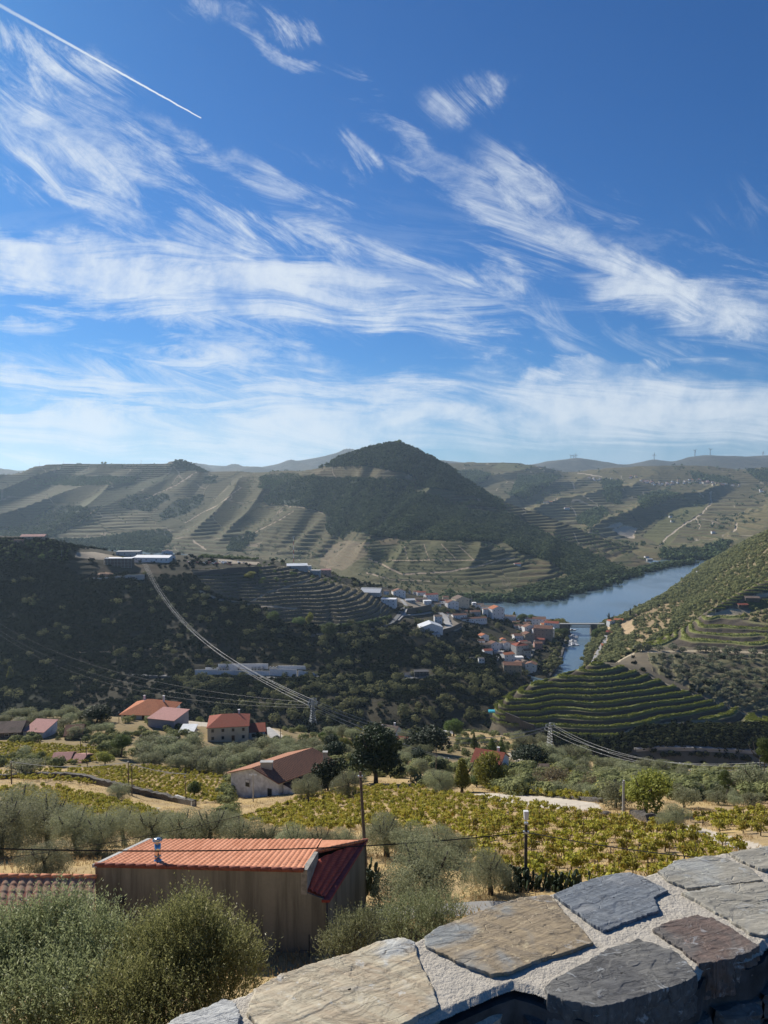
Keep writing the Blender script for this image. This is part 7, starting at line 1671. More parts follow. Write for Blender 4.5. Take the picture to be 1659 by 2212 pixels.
# near the far riverside and on the mountain
CM = 'vineyard_mountain'
for (X, Y, w_, h_, lb, wm, rm) in [(1118, 1222, 14, 4, 'tiny white house with a red roof beside the track on the mountain foot', 'white', 't_red'),
  (1398, 1208, 9, 6, 'small white riverside house below the right flank of the mountain', 'white', 't_old'), (1404, 1212, 12, 4, 'grey roofed boathouse beside the small white riverside house', 'greyw', 'metalroof'),
  (1178, 1284, 6, 3, 'tiny pale hut among the riverbank trees', 'white', 't_old'), (1486, 1208, 8, 5, 'left white house at the far river bend', 'white', 't_old'), (1497, 1208, 12, 5, 'right white house at the far river bend', 'white', 't_old'),
  (420, 996, 1, 1, '', '', '')][:-1]:
    house(X, Y, CM if X < 1450 else 'far_vineyard_hills', w_, h_, 10, 5, 'x', wm, rm, lb, nx=2, dmin=1400, win=False)
# far hill village: up to a few pixels each
rd = random.Random(12); MW = [M['white'], M['cream'], M['tanw'], M['white']]; RM_ = [M['t_old'], M['t_brown'], M['t_pink'], M['t_orange']]
vil = []
for (xa, ya, xb, yb, n_) in [(1272, 1034, 1345, 1040, 12), (1360, 1030, 1385, 1036, 6), (1388, 1040, 1440, 1048, 24), (1440, 1046, 1490, 1040, 14), (1488, 1036, 1545, 1046, 26), (1545, 1046, 1600, 1052, 14), (1640, 1060, 1658, 1062, 3)]:
    for i in range(n_):
        t = rd.random(); vil.append((xa+(xb-xa)*t, ya+(yb-ya)*t+rd.uniform(-3.5, 3.5)))
vil += [(1222, 1100), (1228, 1100), (1176, 1087), (1190, 1087), (1183, 1086), (1452, 1128), (1448, 1118), (1540, 1152)]
for X, Y in vil:
    p = hit(X, Y, 'far_vineyard_hills', 2500)
    if p is None: continue
    w_, dd, hh = rd.uniform(9, 17), rd.uniform(8, 12), rd.uniform(5, 9); r = empty('village_house', p, R(rd.uniform(-40, 40)), 'small pale house of the village strung along the far hilltop', 'house', 'houses of the far hilltop village')
    wl, rf = gable_mesh(w_, dd, -4, hh, 2.2, 'x', .4, .3); wl.build('wall', rd.choice(MW), r); rf.build('roof', rd.choice(RM_), r)

# ================================================================ ROADS, WALLS, POLES, LINES, BRIDGE, BOATS
def road(pts, patch_, width, name, mat='road', lift=.35, dmin=0, steps=8):
    P = []
    for i in range(len(pts)-1):
        for k in range(steps): t = k/steps; P.append((pts[i][0]*(1-t)+pts[i+1][0]*t, pts[i][1]*(1-t)+pts[i+1][1]*t))
    P.append(pts[-1]); W = [hit(X, Y, patch_, dmin) for X, Y in P]; W = [q for q in W if q is not None]
    if len(W) < 3: print('road', name, 'missed'); return
    for _ in range(4): W = [W[0]]+[(W[i-1]+W[i]*2+W[i+1])/4 for i in range(1, len(W)-1)]+[W[-1]]
    vs = []; fs = []; n_ = len(W)
    for i, q in enumerate(W):
        t = (W[min(i+1, n_-1)]-W[max(i-1, 0)]); nn = Vector((-t.y, t.x, 0)).normalized()*width/2; u_ = Vector((0, 0, lift))
        vs += [q-nn+u_, q+nn+u_, q+nn-Vector((0, 0, 2.0)), q-nn-Vector((0, 0, 2.0))]
    for i in range(n_-1):
        a, e = i*4, i*4+4
        for k in range(4): fs.append((a+k, a+(k+1) % 4, e+(k+1) % 4, e+k))
    o = MB().add(vs, fs).build(name, M[mat]); tag(o, None, None, None, 'structure'); return o
M['paleroad'] = simple('pale_road', (.36, .35, .33), .9, .15, .3); M['dirt'] = simple('dirt_track', (.30, .24, .17), .95, .2, .4)
road([c4(870, 750), c4(1000, 738), c4(1150, 728), c4(1300, 705), c4(1400, 670), c4(1445, 620), c4(1470, 570)], SH, 6, 'valley_road', dmin=500, lift=1.0)
road([c4(-300, 1010), c4(60, 1022), c4(450, 1030), c4(700, 1028), c4(920, 1020), c4(1200, 1020)], SH, 6, 'valley_road', dmin=500, lift=1.0)
road([c5(340, 875), c5(500, 865), c5(640, 845), c5(830, 815)], SH, 6, 'valley_road', dmin=500, lift=1.0)
road([c5(330, 300), c5(370, 345), c5(350, 400), c5(300, 450)], SH, 6, 'town_road', 'paleroad', dmin=500, lift=.8)
road([c5(610, 395), c5(650, 430), c5(665, 480), c5(700, 500), c5(620, 520)], SH, 10, 'car_park', 'paleroad', dmin=500, lift=.8)
road([c5(1315, 520), c5(1290, 600), c5(1290, 660), c5(1250, 740), c5(1215, 830)], SH, 6, 'town_street', 'road', dmin=500, lift=.8)
road([c5(1010, 740), c5(1060, 680), c5(1085, 655)], SH, 5, 'town_lane', 'paleroad', dmin=500, lift=.8)
road([c4(1440, 620), c4(1560, 615), c4(1659, 600)], SH, 5, 'town_road', 'paleroad', dmin=500, lift=.8)
road([c6(350, 840), c6(385, 900), c6(370, 960), c6(330, 1020), c6(290, 1100), c6(265, 1165)], SCH, 7, 'bank_road', 'paleroad', dmin=700, lift=.8)
road([c3(330, 870), c3(560, 860), c3(850, 850), c3(1100, 830), c3(1300, 800)], SH, 3, 'slope_track', 'dirt', dmin=500, lift=.5)
road([(1370, 1617), (1420, 1612), (1500, 1614), (1580, 1618), (1680, 1622)], 'terraced_knoll', 7, 'ravine_road', 'paleroad', dmin=450, lift=.8)
road([(1000, 1974), (1060, 1970), (1120, 1972), (1180, 1978)], NH, 2.2, 'lane', 'paleroad', lift=.05)
road([(820, 1990), (880, 1982), (1000, 1974)], NH, 2.2, 'lane', 'paleroad', lift=.05)
road([l2(388, 270), l2(430, 310), l2(475, 350)], NH, 5, 'drive', 'paleroad', lift=.15, dmin=150)
road([l3(45, 265), l3(62, 285), l3(100, 300), l3(130, 300)], NH, 7, 'road_bend', 'paleroad', lift=.3, dmin=200)
road([l3(130, 265), l3(160, 250), l3(150, 230)], NH, 6, 'road_bend', 'paleroad', lift=.3, dmin=200)
# ---- dry stone walls
wall_between([(-10, 1683), (70, 1678), (160, 1682), (250, 1704), (330, 1722), (420, 1742)], NH, [9, 10, 12, 14, 14, 13, 12], .9, 'stone', 'dry_stone_wall', 'long dark dry stone wall running below the yellow vineyard on the left', 'wall', 60, None, steps=14, wob=.18)
wall_between([(380, 1728), (418, 1742)], NH, 11, .7, 'concrete', 'garden_wall', 'grey block wall closing the right end of the dry stone wall', 'wall', 60)
wall_between([l3(600, 612), l3(700, 622), l3(835, 640)], NH, [2, 5, 8, 9], .8, 'stone', 'dry_stone_wall', 'dark dry stone wall along the far side of the sandy track', 'wall', 60, None, wob=.1)
wall_between([l3(1000, 705), l3(1110, 745)], NH, [13, 12, 8], 1.2, 'stone', 'dry_stone_wall', 'rough stone wall end beneath the large yellow green tree', 'wall', 60, None, wob=.25)
wall_between([l1(915, 345), l1(1165, 362)], NH, 8, .8, 'stone', 'dry_stone_wall', 'shadowed stone terrace wall below the lilac grey house', 'wall', 100, None, wob=.15)
wall_between([l3(365, 230), l3(480, 275), l3(560, 300)], 'terraced_knoll', [16, 12, 6], 1.0, 'stone', 'retaining_wall', 'dark stone retaining wall at the foot of the knoll terraces', 'wall', 450, None)
wall_between([c4(100, 360), c4(300, 345), c4(530, 335)], SH, [8, 10, 12, 12], 1.0, 'slate', 'retaining_wall', 'long grey terrace wall under the scrapyard', 'wall', 500, None)
wall_between([c5(380, 400), c5(460, 390), c5(550, 370)], SH, 12, 1.0, 'stone', 'retaining_wall', 'stone retaining wall round the bend above the car park', 'wall', 500, None)
wall_between([c5(640, 540), c5(700, 525), c5(770, 490)], SH, 9, 1.0, 'stone', 'retaining_wall', 'stone bastion wall below the car park right of the warehouse', 'wall', 500, None)
wall_between([(1370, 1620), (1500, 1618), (1680, 1626)], 'terraced_knoll', [5, 4, 3, 3], .6, 'concrete', 'road_wall', 'pale parapet wall along the road in the ravine', 'wall', 450, None)
# rocks
def rock(X, Y, patch_, spx, seed, lb, mat='stone', dmin=0, flat_=.6):
    p = hit(X, Y, patch_, dmin); 
    if p is None: return
    s_ = spx/F*p.y; g_ = np.random.default_rng(seed); V = []; Q = []
    for j in range(9):
        for i in range(14):
            th = math.pi*j/8; ph = 2*math.pi*i/14; x, y, z = math.sin(th)*math.cos(ph), math.sin(th)*math.sin(ph), math.cos(th)
            q_ = 1+.5*(float(fbm(np.array(x*1.6+seed), np.array(y*1.6+z*1.3), 3, seed))-.5); q_ = round(q_*7)/7
            V.append((x*q_*s_, y*q_*s_*.7, z*q_*s_*flat_))
    for j in range(8):
        for i in range(14): Q.append((j*14+i, j*14+(i+1) % 14, (j+1)*14+(i+1) % 14, (j+1)*14+i))
    o = MB().add(V, Q).build('rock', M[mat]); o.location = p; tag(o, lb, 'rock'); return o
rock(*l3(862, 700), NH, 14, 1, 'pointed slate rock pile left of the concrete pole', dmin=60); rock(*l3(1075, 725), NH, 22, 2, 'dark boulder beneath the large yellow green tree', dmin=60); rock(*l3(920, 705), NH, 9, 3, 'small flat rock at the foot of the concrete pole', dmin=60)
M['orangeearth'] = simple('orange_earth', (.42, .25, .15), .95, .3, .5)
rock(*c3(690, 358), SH, 17, 4, 'orange mound of earth above the pale retaining wall', 'orangeearth' if 'orangeearth' in M else 'stone', 500, .4)
# ---- poles
def pole(X, Yb, hpx, patch_, lb, mat='wood', r=.12, arms=0, lean=0, dmin=0, name='utility_pole', dist=None, taper=.65):
    p = PY(X, Yb, dist) if dist else hit(X, Yb, patch_, dmin)
    if p is None: print('pole missed', lb); return None
    h = hpx/F*p.y; root = empty(name, p, 0, lb, 'pole')
    b = MB(); b.tube([(0, 0, -.8), (lean*h, 0, h)], [r, r*taper], 8); b.build('post', M[mat], root)
    for k in range(arms):
        b = MB(); z = h-.25-k*.5; b.box(lean*h-.8, lean*h+.8, -.06, .06, z-.05, z+.05); b.build('crossarm', M['steel'], root)
        for x in (-.7, 0.0, .7): b = MB(); b.tube([(lean*h+x, 0, z+.05), (lean*h+x, 0, z+.25)], .05, 6); b.build('insulator', M['insul'], root)
    if not arms:
        b = MB(); b.box(lean*h-.16, lean*h+.16, -.1, .1, h-.34, h-.26); b.build('bracket', M['steel'], root)
    return root
pole(795, 1925, 268, NH, 'tall bare wooden pole leaning behind the tan house', r=.13, lean=-.063, dist=47.5)
pole(278, 1716, 76, NH, 'taller wooden pole of the pair at the dry stone wall', arms=0, r=.14, dmin=60)
pole(285, 1718, 70, NH, 'shorter wooden pole of the pair at the dry stone wall', r=.14, dmin=60, lean=.01)
pole(25, 1694, 52, NH, 'wooden pole at the left end of the dry stone wall', r=.15, dmin=60)
pole(403, 1738, 66, NH, 'leaning wooden pole at the right end of the dry stone wall', r=.12, lean=-.05, dmin=60)
pole(189, 1655, 48, NH, 'thin wooden pole beside the pink roofed sheds', r=.12, lean=-.06, dmin=60)
pole(174, 1622, 30, NH, 'short wooden pole among the left vine rows', r=.14, dmin=60)
pole(86, 1566, 24, NH, 'pale pole on the brink of the slope at the left', 'concrete', .14, dmin=100)
pole(211, 1545, 22, NH, 'pole beside the dark spreading tree at the brink', 'wood', .16, 1, dmin=100)
pole(257, 1562, 26, NH, 'thin pole left of the orange villa', 'wood', .12, dmin=100)
pole(390, 1560, 36, NH, 'thin pole between the villa and the faded brown roof', 'wood', .12, dmin=100)
pole(547, 1732, 62, NH, 'grey pole standing before the farmhouse gable', 'concrete', .14, 1, dmin=60)
pole(606, 1596, 28, NH, 'pole beside the drive below the beige house', 'wood', .15, dmin=100)
pole(942, 1675, 44, NH, 'wooden pole between the dark evergreen and the poplar', 'wood', .14, dmin=60)
pole(*l3(945, 706), 80, NH, 'square concrete pole at the end of the sandy track', 'concrete', .2, 0, dmin=60)
pole(*l3(22, 480), 50, NH, 'slim pole at the left end of the sandy track hedge', 'wood', .14, dmin=60)
pole(814, 1590, 26, NH, 'thin pole above the dark evergreen', 'wood', .14, dmin=100)
for (px, py, h_, lb) in [(1134, 380, 22, 'concrete pole at the road head above the contour terraces'), (1327, 608, 70, 'tall concrete pole beside the lowest contour terrace'), (1228, 448, 50, 'concrete pole left of the metal roofed town shed'), (1370, 445, 28, 'thin concrete pole behind the town'), (1240, 425, 20, 'short concrete pole above the upper town')]:
    X, Y = c4(px, py); pole(X, Y, h_*.3307, SH, lb, 'concrete', .25, 0, dmin=500)
for (px, py, h_, lb) in [(403, 250, 60, 'pale lamp post above the dark wooded slope on the left'), (727, 205, 40, 'slim mast left of the winery hall')]:
    X, Y = c3(px, py); pole(X, Y, h_*.3307, SH, lb, 'concrete', .25, 0, dmin=500)
for (px, py, h_, lb) in [(575, 1105, 60, 'white post where the pale track meets the knoll'), (1152, 755, 30, 'white post at the top corner of the upper vine terraces'), (1243, 745, 40, 'white post on the bare crest right of the corner post')]:
    X, Y = c6(px, py); pole(X, Y, h_*.2725, 'terraced_knoll', lb, 'concrete', .25, 0, dmin=500)
# striped telecom mast
X, Y = c4(757, 300); p = hit(X, Y, SH, 500); h = 195*.3307/F*p.y; r = empty('radio_mast', p, 0, 'tall red and white striped radio mast on the plateau edge', 'mast')
for k in range(7): b = MB(); b.tube([(0, 0, h*k/7-(2 if k == 0 else 0)), (0, 0, h*(k+1)/7)], [.55-.05*k, .5-.05*k], 6); b.build('mast_section', M['redpaint'] if k % 2 else M['white'], r)
b = MB(); b.box(-1.6, 1.6, -.3, .3, h-.6, h+.8); b.build('antenna', M['steel'], r)
# ---- lamp pole in front of the vineyard
lp = PY(1135, 1962, 48.0); h = (1962-1772)/F*48; lr = empty('lamp_pole', lp, 0, 'dark pole with a white lamp on top standing behind the parapet', 'street lamp')
b = MB(); b.tube([(0, 0, -1), (0, 0, h)], [.14, .10], 8); b.build('post', M['darkmetal'], lr)
b = MB(); b.box(-.12, .12, -.12, .12, h, h+.10); b.tube([(0, 0, h), (.0, 0, h+.30)], .03, 6); b.build('lamp_arm', M['steel'], lr)
b = MB(); b.prism([(-.13, -.13, h+.3), (.13, -.13, h+.3), (.13, .13, h+.3), (-.13, .13, h+.3)], [(-.17, -.15, h+.88), (.15, -.15, h+.88), (.15, .15, h+.88), (-.17, .15, h+.88)]); b.build('lamp_head', M['white'], lr, bevel=.03)
b = MB(); b.tube([(.02+.34*math.cos(t*.35), -.1, h-1.2+.42*math.sin(t*.35)) for t in range(19)], .022, 5); b.build('cable_loop', M['black'], lr)
b = MB(); b.box(-.18, .18, -.13, .13, h-.62, h-.50); b.build('bracket', M['steel'], lr)
lt = lp+Vector((0, 0, h-.55))
def cable(a, e, sag, r, mat, name, lb, group=None, n_=24, beads=0):
    pts = []; c = a.lerp(e, .5)
    for i in range(n_+1): t = i/n_; p = a.lerp(e, t); p = p-Vector((0, 0, sag*4*t*(1-t))); pts.append(p-c)
    root = MB().tube(pts, r, 5, False).build(name, M[mat]); root.location = c; tag(root, lb, 'cable', group)
    for k in range(beads):
        p = pts[int((k+1)*n_/(beads+1))]; b = MB(); s_ = r*2.2; b.box(p.x-s_, p.x+s_, p.y-s_, p.y+s_, p.z-s_, p.z+s_); b.build('spacer', M['insul'], root)
    return root
cable(PY(-60, 1832, 30), lt, .55, .032, 'black', 'telephone_cable', 'black cable sagging across the tan house roof to the lamp pole')
cable(lt, PY(1760, 1870, 40), .35, .032, 'black', 'telephone_cable', 'black cable descending right from the lamp pole over the vineyard')
cable(PY(-40, 1860, 30), PY(795, 1680, 47.5), .6, .012, 'darkmetal', 'telephone_cable', 'thin dark wire rising behind the tan house to the leaning pole')
cable(PY(25, 1645, 150), PY(278, 1646, 140), 1.0, .05, 'cable', 'telephone_cable', 'thin wire between the poles of the dry stone wall')
cable(PY(285, 1650, 140), PY(403, 1672, 135), .4, .05, 'cable', 'telephone_cable', 'thin wire from the pole pair to the leaning pole')
# ---- lattice pylons
def pylon(X, Yb, hpx, dist, lb, w_=2.2, arms=((.98, 2.2), (.90, 3.0), (.82, 2.2)), yaw=0):
    p = PY(X, Yb, dist); h = hpx/F*dist; root = empty('lattice_pylon', p, R(yaw), lb, 'pylon')
    def leg(sx, sy, t): q_ = w_*(1-t*.78)/2; return Vector((sx*q_, sy*q_, h*t))
    for sx, sy in ((-1, -1), (1, -1), (1, 1), (-1, 1)):
        b = MB(); b.tube([leg(sx, sy, -.05), leg(sx, sy, 1)], .06, 4); b.build('leg', M['steel'], root)
    b = MB(); n_ = 10
    for k in range(n_):
        t0, t1 = k/n_, (k+1)/n_
        for (a, c) in (((-1, -1), (1, -1)), ((1, -1), (1, 1)), ((1, 1), (-1, 1)), ((-1, 1), (-1, -1))):
            b.tube([leg(*a, t0), leg(*c, t1)], .03, 4); b.tube([leg(*c, t0), leg(*a, t1)], .03, 4); b.tube([leg(*a, t1), leg(*c, t1)], .03, 4)
    b.build('lattice', M['steel'], root); tips = []
    for (t, L) in arms:
        b = MB(); b.tube([(-L, 0, h*t), (L, 0, h*t)], .10, 4); b.tube([(-L, 0, h*t), (0, 0, h*t+.7)], .06, 4); b.tube([(L, 0, h*t), (0, 0, h*t+.7)], .06, 4); ca = b.build('crossarm', M['steel'], root)
        for sx in (-1, 1):
            b = MB(); b.tube([(sx*L, 0, h*t), (sx*L, 0, h*t-.9)], .13, 6); b.build('insulator', M['insul'], ca); tips.append(p+Matrix.Rotation(R(yaw), 3, 'Z')@Vector((sx*L, 0, h*t-.9)))
    return tips
t1 = pylon(675.5, 1560, 52, 262, 'slim lattice pylon rising behind the houses in the middle', 2.0, ((.98, 1.4), (.86, 1.8), (.76, 1.4)), 35)
t2 = pylon(1187.5, 1620, 60, 330, 'lattice pylon above the trees left of the knoll', 2.6, ((.97, 2.4), (.87, 3.0)), 30)
tw = [PY(308+3*k, 1216, 985)+Vector((0, 0, -.6*(k % 2))) for k in range(4)]
gl = 'high voltage lines from the winery to the middle pylon'
for k, (s_, e) in enumerate(zip(tw, [t1[0], t1[1], t1[2], t1[3]])): cable(s_, e, 22, .06, 'cable', 'power_line', ordinal(k)+' strand from the left where the bright line leaves the winery', gl, 60, 12)
for k in range(4): cable(t1[k], t2[k], 9+.4*k, .075, 'cable', 'power_line', 'power line between the middle pylon and the one left of the knoll', 'power lines between the two pylons', 30, 3)
for k in range(4): cable(t2[k], PY(1720, 1640+8*k, 190), 7, .05, 'cable', 'power_line', 'power line running from the knoll pylon to the right edge', 'power lines leaving at the right edge', 30, 2)
for k in range(2): cable(t1[4+k], PY(1720, 1655+9*k, 200), 13, .065, 'cable', 'power_line', 'long power line crossing from the middle pylon to the right edge', 'long power lines crossing the right half', 30, 2)
for k, Y in enumerate((1328, 1342, 1350)): cable(PY(-30, Y, 560), t1[k*2 % 6], 12+1.5*k, .03, 'darkmetal', 'power_line', 'thin power line crossing the shaded slope from the left edge', 'thin power lines over the shaded slope', 40, 7)
for f_, xx, yy, h_, d_, lb in [(None, 1650, 1705, 60, 200, 'dark line pole under the power lines at the right edge')]:
    p = PY(xx, yy, d_); h = h_/F*d_; r = empty('utility_pole', p, 0, lb, 'pole'); b = MB(); b.tube([(0, 0, -2), (0, 0, h)], .16, 6); b.build('post', M['wood'], r); b = MB(); b.box(-1.6, 1.6, -.1, .1, h-.3, h-.1); b.build('crossarm', M['steel'], r)
# ---- bridge
zw = -240
def atw(X, d, z): return PZ(X, d, z)
L0, L1 = atw(1230, 1160, -225), atw(1303, 1160, -225)
br = empty('girder_bridge', Vector(((L0.x+L1.x)/2, 1160, zw)), 0, 'iron lattice girder bridge crossing the river beside the town', 'bridge')
ox = br.location.x; br.scale = (1, 1, 1.23); xL, xR = atw(1190, 1160, -225).x-ox, atw(1305, 1160, -225).x-ox; xa, xb = L0.x-ox, atw(1276, 1160, -225).x-ox
b = MB(); b.box(xL, xR, -3.5, 3.5, 12.2, 13.0); b.build('deck', M['concrete'], br)
b = MB()
for y in (-3.6, 3.45): b.box(xL, xR, y, y+.12, 13.9, 14.05)
for i in range(61): x = xL+(xR-xL)*i/60; b.box(x-.05, x+.05, -3.6, -3.48, 13.0, 13.9)
b.build('railing', M['steel'], br)
b = MB(); nb = 13
for y in (-3.0, 3.0):
    b.box(xa, xb, y-.2, y+.2, 11.7, 12.19); b.box(xa, xb, y-.2, y+.2, 7.8, 8.3)
    for i in range(nb):
        x0, x1 = xa+(xb-xa)*i/nb, xa+(xb-xa)*(i+1)/nb; b.box(x0-.15, x0+.15, y-.12, y+.12, 8.3, 11.7)
        b.tube([(x0, y, 8.2), (x1, y, 11.8)], .13, 4); b.tube([(x0, y, 11.8), (x1, y, 8.2)], .13, 4)
b.build('truss', M['steel'], br)
for x in (xa-1.3, xb+1.3): b = MB(); b.prism([(x-1.8, -5, -8), (x+1.8, -5, -8), (x+1.8, 5, -8), (x-1.8, 5, -8)], [(x-1.3, -4, 12.15), (x+1.3, -4, 12.15), (x+1.3, 4, 12.15), (x-1.3, 4, 12.15)]); b.build('pier', M['stone'], br)
for (x0, x1) in ((xL-6, xa-3.2), (xb+3.2, xb+9)): b = MB(); b.box(x0, x1, -3.8, 3.8, -8, 12.15); b.build('abutment', M['stone'], br)
# ---- quay, jetty, boats
jt = atw(*[1233], 1100, zw) if False else PZ(1234, 1075, zw); je = PZ(1233.5, 1160, zw)
j = empty('jetty', (jt+je)/2, 0, 'floating wooden jetty along the town bank', 'jetty'); dj = (je-jt)/2; b = MB(); nn = Vector((-dj.y, dj.x, 0)).normalized()*1.3
b.prism([-dj-nn, -dj+nn, dj+nn, dj-nn], [-dj-nn+Vector((0, 0, .7)), -dj+nn+Vector((0, 0, .7)), dj+nn+Vector((0, 0, .7)), dj-nn+Vector((0, 0, .7))]); b.build('deck', M['door'], j)
b = MB(); q_ = -dj*.7; b.tube([q_+Vector((-1, 0, .5)), q_+Vector((-22, 6, 1.5))], .3, 4); b.build('gangway', M['steel'], j)
def boat(X, d, L, yaw, lb, cover=False):
    p = PZ(X, d, zw); r = empty('motor_boat', p, R(yaw), lb, 'boat'); b = MB(); rows = []
    for i in range(9):
        t = i/8; x = (t-.5)*L; hw = L*.15*math.sqrt(max(0, 1-max(0, (t-.45)/.55)**2.2)); rows.append([(x, -hw, 1.0+.25*t), (x, -hw*.75, -.3), (x, hw*.75, -.3), (x, hw, 1.0+.25*t)])
    vs = [v_ for rw in rows for v_ in rw]; fs = []
    for i in range(8):
        a, e = i*4, i*4+4
        for k in range(4): fs.append((a+k, e+k, e+(k+1) % 4, a+(k+1) % 4))
    fs.append((0, 1, 2, 3)); b.add(vs, fs); b.build('hull', M['carwhite'], r)
    b = MB(); b.prism([(-L*.25, -L*.10, 1.15), (L*.12, -L*.10, 1.15), (L*.12, L*.10, 1.15), (-L*.25, L*.10, 1.15)], [(-L*.22, -L*.08, 2.4), (L*.02, -L*.08, 2.4), (L*.02, L*.08, 2.4), (-L*.22, L*.08, 2.4)]); b.build('cabin', M['blue'] if cover else M['carwhite'], r)
    b = MB(); b.box(-L*.2, L*.03, -L*.105, -L*.085, 1.5, 2.1); b.build('window', M['glass'], r)
for X, d, L, yw, lb in [(1236, 1185, 14, 10, 'white cabin boat moored alone just below the bridge'), (1239, 1140, 16, 4, 'long white boat topmost at the jetty'), (1239, 1128, 15, 2, 'white boat second from the top of the jetty'), (1238, 1116, 12, 0, 'small boat third from the top of the jetty'), (1238, 1104, 12, 4, 'white boat in the middle of the jetty row'), (1238, 1094, 12, -4, 'white boat below the middle of the jetty row'), (1239, 1084, 13, 0, 'second lowest white boat of the jetty row'), (1240, 1074, 16, 6, 'lowest and largest white boat of the jetty row'), (1230.5, 1112, 9, 80, 'little boat on the bank side of the jetty')]:
    boat(X, d, L, yw, lb)
for X, d, lb in [(1397, 1990, 'left white boat off the wooded bank far upstream'), (1402, 1985, 'right white boat off the wooded bank far upstream'), (1208, 1545, 'tiny white boat below the mountain')]: boat(X, d, 12, 20, lb)
wall_between([(1189, 1468), (1200, 1448), (1210, 1425), (1219, 1400), (1226, 1378)], SH, 4, 1.2, 'stone', 'quay_wall', 'stone quay along the town bank below the trees', 'wall', 700) if False else None
P_ = [PZ(1188, 895, zw), PZ(1200, 935, zw), PZ(1212, 985, zw), PZ(1221, 1060, zw), PZ(1228, 1150, zw)]
qw = empty('quay_wall', P_[2], 0, 'stone quay running along the town bank of the river', 'wall'); b = MB()
for a, e in zip(P_[:-1], P_[1:]): 
    o1 = Vector((-3.5, 0, 0)); b.prism([a-P_[2]+o1-Vector((0, 0, 5)), a-P_[2]-Vector((0, 0, 5)), e-P_[2]-Vector((0, 0, 5)), e-P_[2]+o1-Vector((0, 0, 5))], [a-P_[2]+o1+Vector((0, 0, 3)), a-P_[2]+Vector((0, 0, 3)), e-P_[2]+Vector((0, 0, 3)), e-P_[2]+o1+Vector((0, 0, 3))])
b.build('wall_body', M['stone'], qw)
# ---- parked cars
def car_proto(mt):
    r = empty('parked_car', (0, 0, -5000)); r['category'] = 'car'
    b = MB(); b.prism([(-2.1, -.85, .3), (2.1, -.85, .3), (2.1, .85, .3), (-2.1, .85, .3)], [(-2.05, -.82, .85), (2.0, -.82, .85), (2.0, .82, .85), (-2.05, .82, .85)]); b.prism([(-1.7, -.78, .851), (1.1, -.78, .851), (1.1, .78, .851), (-1.7, .78, .851)], [(-1.3, -.65, 1.42), (.5, -.65, 1.42), (.5, .65, 1.42), (-1.3, .65, 1.42)]); b.build('body', M[mt], r, bevel=.08)
    b = MB(); b.box(-1.25, .6, -.80, -.72, .92, 1.3); b.box(-1.25, .6, .72, .80, .92, 1.3); b.build('window', M['glass'], r)
    for x in (-1.3, 1.3):
        for y in (-.8, .8): b = MB(); b.tube([(x, y-.1, .32), (x, y+.1, .32)], .32, 12); b.build('wheel', M['black'], r)
    remember(r); return r
CP = [car_proto(k) for k in ('carwhite', 'carred', 'cargrey')]; PROTOS += CP
rd = random.Random(3)
def park(X, Y, patch_, lb, group=None, k=None, lift=.8, dmin=0):
    p = hit(X, Y, patch_, dmin)
    if p is None: return
    c = copy_tree(CP[rd.randrange(3) if k is None else k]); c.location = p+Vector((0, 0, lift)); c.rotation_euler = (0, 0, rd.uniform(-1.5, 1.5)); c['label'] = lb
    if group: c['group'] = group
for i in range(26):
    X, Y = c3(1225+rd.uniform(0, 250), 268+rd.uniform(-6, 16)); park(X, Y, SH, 'scrapped car in the crowded yard right of the winery', 'cars crowded in the scrapyard', None, .2, 500)
for i in range(16):
    X, Y = c4(40+rd.uniform(0, 450), 278+rd.uniform(-6, 12)); park(X, Y, SH, 'vehicle standing in the yard on the plateau', 'vehicles in the plateau yard', None, .2, 500)
for i, (px, py) in enumerate([(668, 400), (670, 412), (672, 424), (674, 438), (676, 450), (678, 465), (810, 408), (690, 475), (560, 480), (590, 478)]):
    X, Y = c5(px, py); park(X, Y, SH, ('topmost' if not i else ordinal(i))+' small car counting down the town car park', 'cars at the town car park', None, .9, 500)
for (px, py) in [(1268, 690), (1262, 710), (1255, 730), (1285, 610), (1300, 580), (440, 318), (455, 316)]:
    X, Y = c5(px, py); park(X, Y, SH, 'small car in a street of the town', 'cars in the town streets', None, .9, 500)
for f_, px, py, k_, lb in [(l2, 345, 258, 2, 'grey car parked above the drive of the beige house'), (l2, 405, 222, 0, 'white car left of the pair above the drive'), (l2, 430, 224, 0, 'white car right of the pair above the drive'), (l2, 690, 280, 0, 'white van under the pylon below the pinkish house'), (l2, 760, 285, 0, 'pale car right of the white van under the pylon')]:
    X, Y = f_(px, py); park(X, Y, NH, lb, None, k_, .05, 100)
# pool cover and terrace at the foot of the knoll
X, Y = l3(296, 188); p = min([q for q in (hit(X, Y+3, NH, 300), hit(X, Y+3, 'terraced_knoll', 400)) if q] or [PY(X, Y, 520)], key=lambda q: q.y); r = tag(MB().box(-2.2, 2.2, -2.2, 2.2, -.6, .5).build('pool', M['blue']), 'turquoise covered pool on the terrace at the foot of the knoll', 'pool'); r.location = p
X, Y = l3(222, 205); (lambda *a, **k: None)(X, Y, NH, 12, 2, 4, 0, 'shed', 'cream', 't_pink', 'low cream pool house left of the turquoise pool', nx=1, win=False, dist=510, rh=.5)
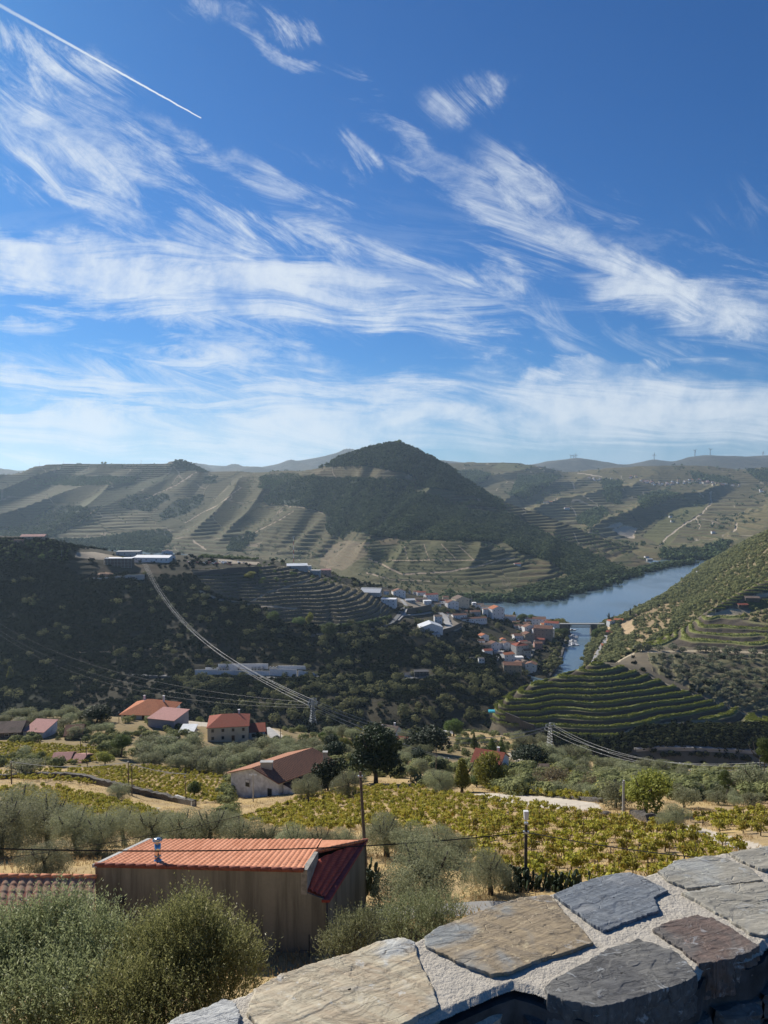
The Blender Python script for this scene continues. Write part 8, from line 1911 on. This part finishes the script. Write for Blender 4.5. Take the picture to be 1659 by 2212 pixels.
# ---- wind turbines on the horizon
for X, Y, h_, lb in [(1233, 994, 15, 'left wind turbine of the trio on the far ridge'), (1239, 993, 14, 'middle wind turbine of the trio on the far ridge'), (1244, 993, 16, 'right wind turbine of the trio on the far ridge'), (1413, 993, 17, 'solitary wind turbine left of the tall pair'), (1501, 984, 17, 'left wind turbine of the tall pair on the far ridge'), (1534, 983, 18, 'right wind turbine of the tall pair on the far ridge'), (1648, 985, 12, 'wind turbine at the right end of the far ridge')]:
    d = 9600; p = PY(X, Y+1.5, d); h = h_/F*d*.72; r = empty('wind_turbine', p, 0, lb, 'wind turbine')
    b = MB(); b.tube([(0, 0, -30), (0, 0, h)], [6, 4], 8); b.build('tower', M['greyw'], r)
    b = MB(); b.box(-2.5, 2.5, -4, 6, h-2, h+3); b.build('nacelle', M['white'], r)
    a0 = random.uniform(0, 2)
    for k in range(3): a = a0+k*2.094; b = MB(); b.tube([(0, -6, h), (math.sin(a)*h*.42, -6, h+math.cos(a)*h*.42)], [4.5, 1.6], 4); b.build('blade', M['greyw'], r)
for X, Y, h_, lb in [(85, 1006, 8, 'left thin mast on the left hill crest'), (138, 1004, 9, 'second thin mast on the left hill crest'), (305, 1002, 9, 'right thin mast on the left hill crest')]:
    p = PY(X, Y, 4090); h = h_/F*4090; r = empty('radio_mast', p, 0, lb, 'mast'); b = MB(); b.tube([(0, 0, -6), (0, 0, h)], [.9, .5], 5); b.build('post', M['steel'], r); b = MB(); b.box(-2, 2, -.5, .5, h-2, h-1.4); b.build('crossarm', M['steel'], r)
for X in (221, 228): 
    p = PY(X, 1003.5, 4090); plant('broad0', p, 16, 'small round tree of the pair on the left hill crest', 'pair of trees on the left hill crest')
for i, (X, Y) in enumerate([(838, 962), (846, 960), (854, 958), (862, 958), (870, 961), (820, 965)]):
    plant('broad0', PY(X, Y+2, 2795), 15+4*(i == 3), 'tree standing against the sky on the pointed summit', 'trees on the mountain summit', 1.3)
p = PY(850, 961, 2790); r = empty('chapel', p+Vector((0, 0, -3)), 0, 'small pale chapel on the very top of the pointed mountain', 'chapel'); b = MB(); b.box(-9, 9, -5, 5, -3, 9); b.build('wall', M['tanw'], r); b = MB(); b.prism([(-9.5, -5.5, 9.01), (-9.5, 5.5, 9.01), (-9.5, 0, 13)], [(9.5, -5.5, 9.01), (9.5, 5.5, 9.01), (9.5, 0, 13)]); b.build('roof', M['t_old'], r)
# leafy trees round the bridge ends
for X, d, h_, lb in [(1289, 1120, 13, 'tree in front of the right bridge pier'), (1284, 1105, 10, 'low tree at the water before the right bridge pier'), (1300, 1125, 14, 'tree against the right abutment of the bridge'), (1218, 1125, 13, 'tree hiding the left abutment of the bridge'), (1207, 1130, 12, 'dark tree left of the bridge abutment')]:
    plant('broad0', PZ(X, d, -237), h_, lb, None, 1.3)
# prototypes are not part of the place
def kill(o):
    for c in list(o.children): kill(c)
    bpy.data.objects.remove(o)
for r in PROTOS+[v_[0] for v_ in VP]: kill(r)
HAZE = 4.2e-5
# ---------------------------------------------------------------- the air between here and the mountains
hz = MB(); hz.box(-27000, 27000, -6500, 27500, -278, 620)
m = bpy.data.materials.new('haze'); m.use_nodes = True; t = m.node_tree; t.nodes.clear()
pv = t.nodes.new('ShaderNodeVolumePrincipled'); pv.inputs['Color'].default_value = (.62, .82, 1.0, 1); pv.inputs['Density'].default_value = HAZE
pv.inputs['Anisotropy'].default_value = 0.35
mo = t.nodes.new('ShaderNodeOutputMaterial'); t.links.new(pv.outputs[0], mo.inputs['Volume'])
tag(hz.build('haze', m), None, None, None, 'stuff')
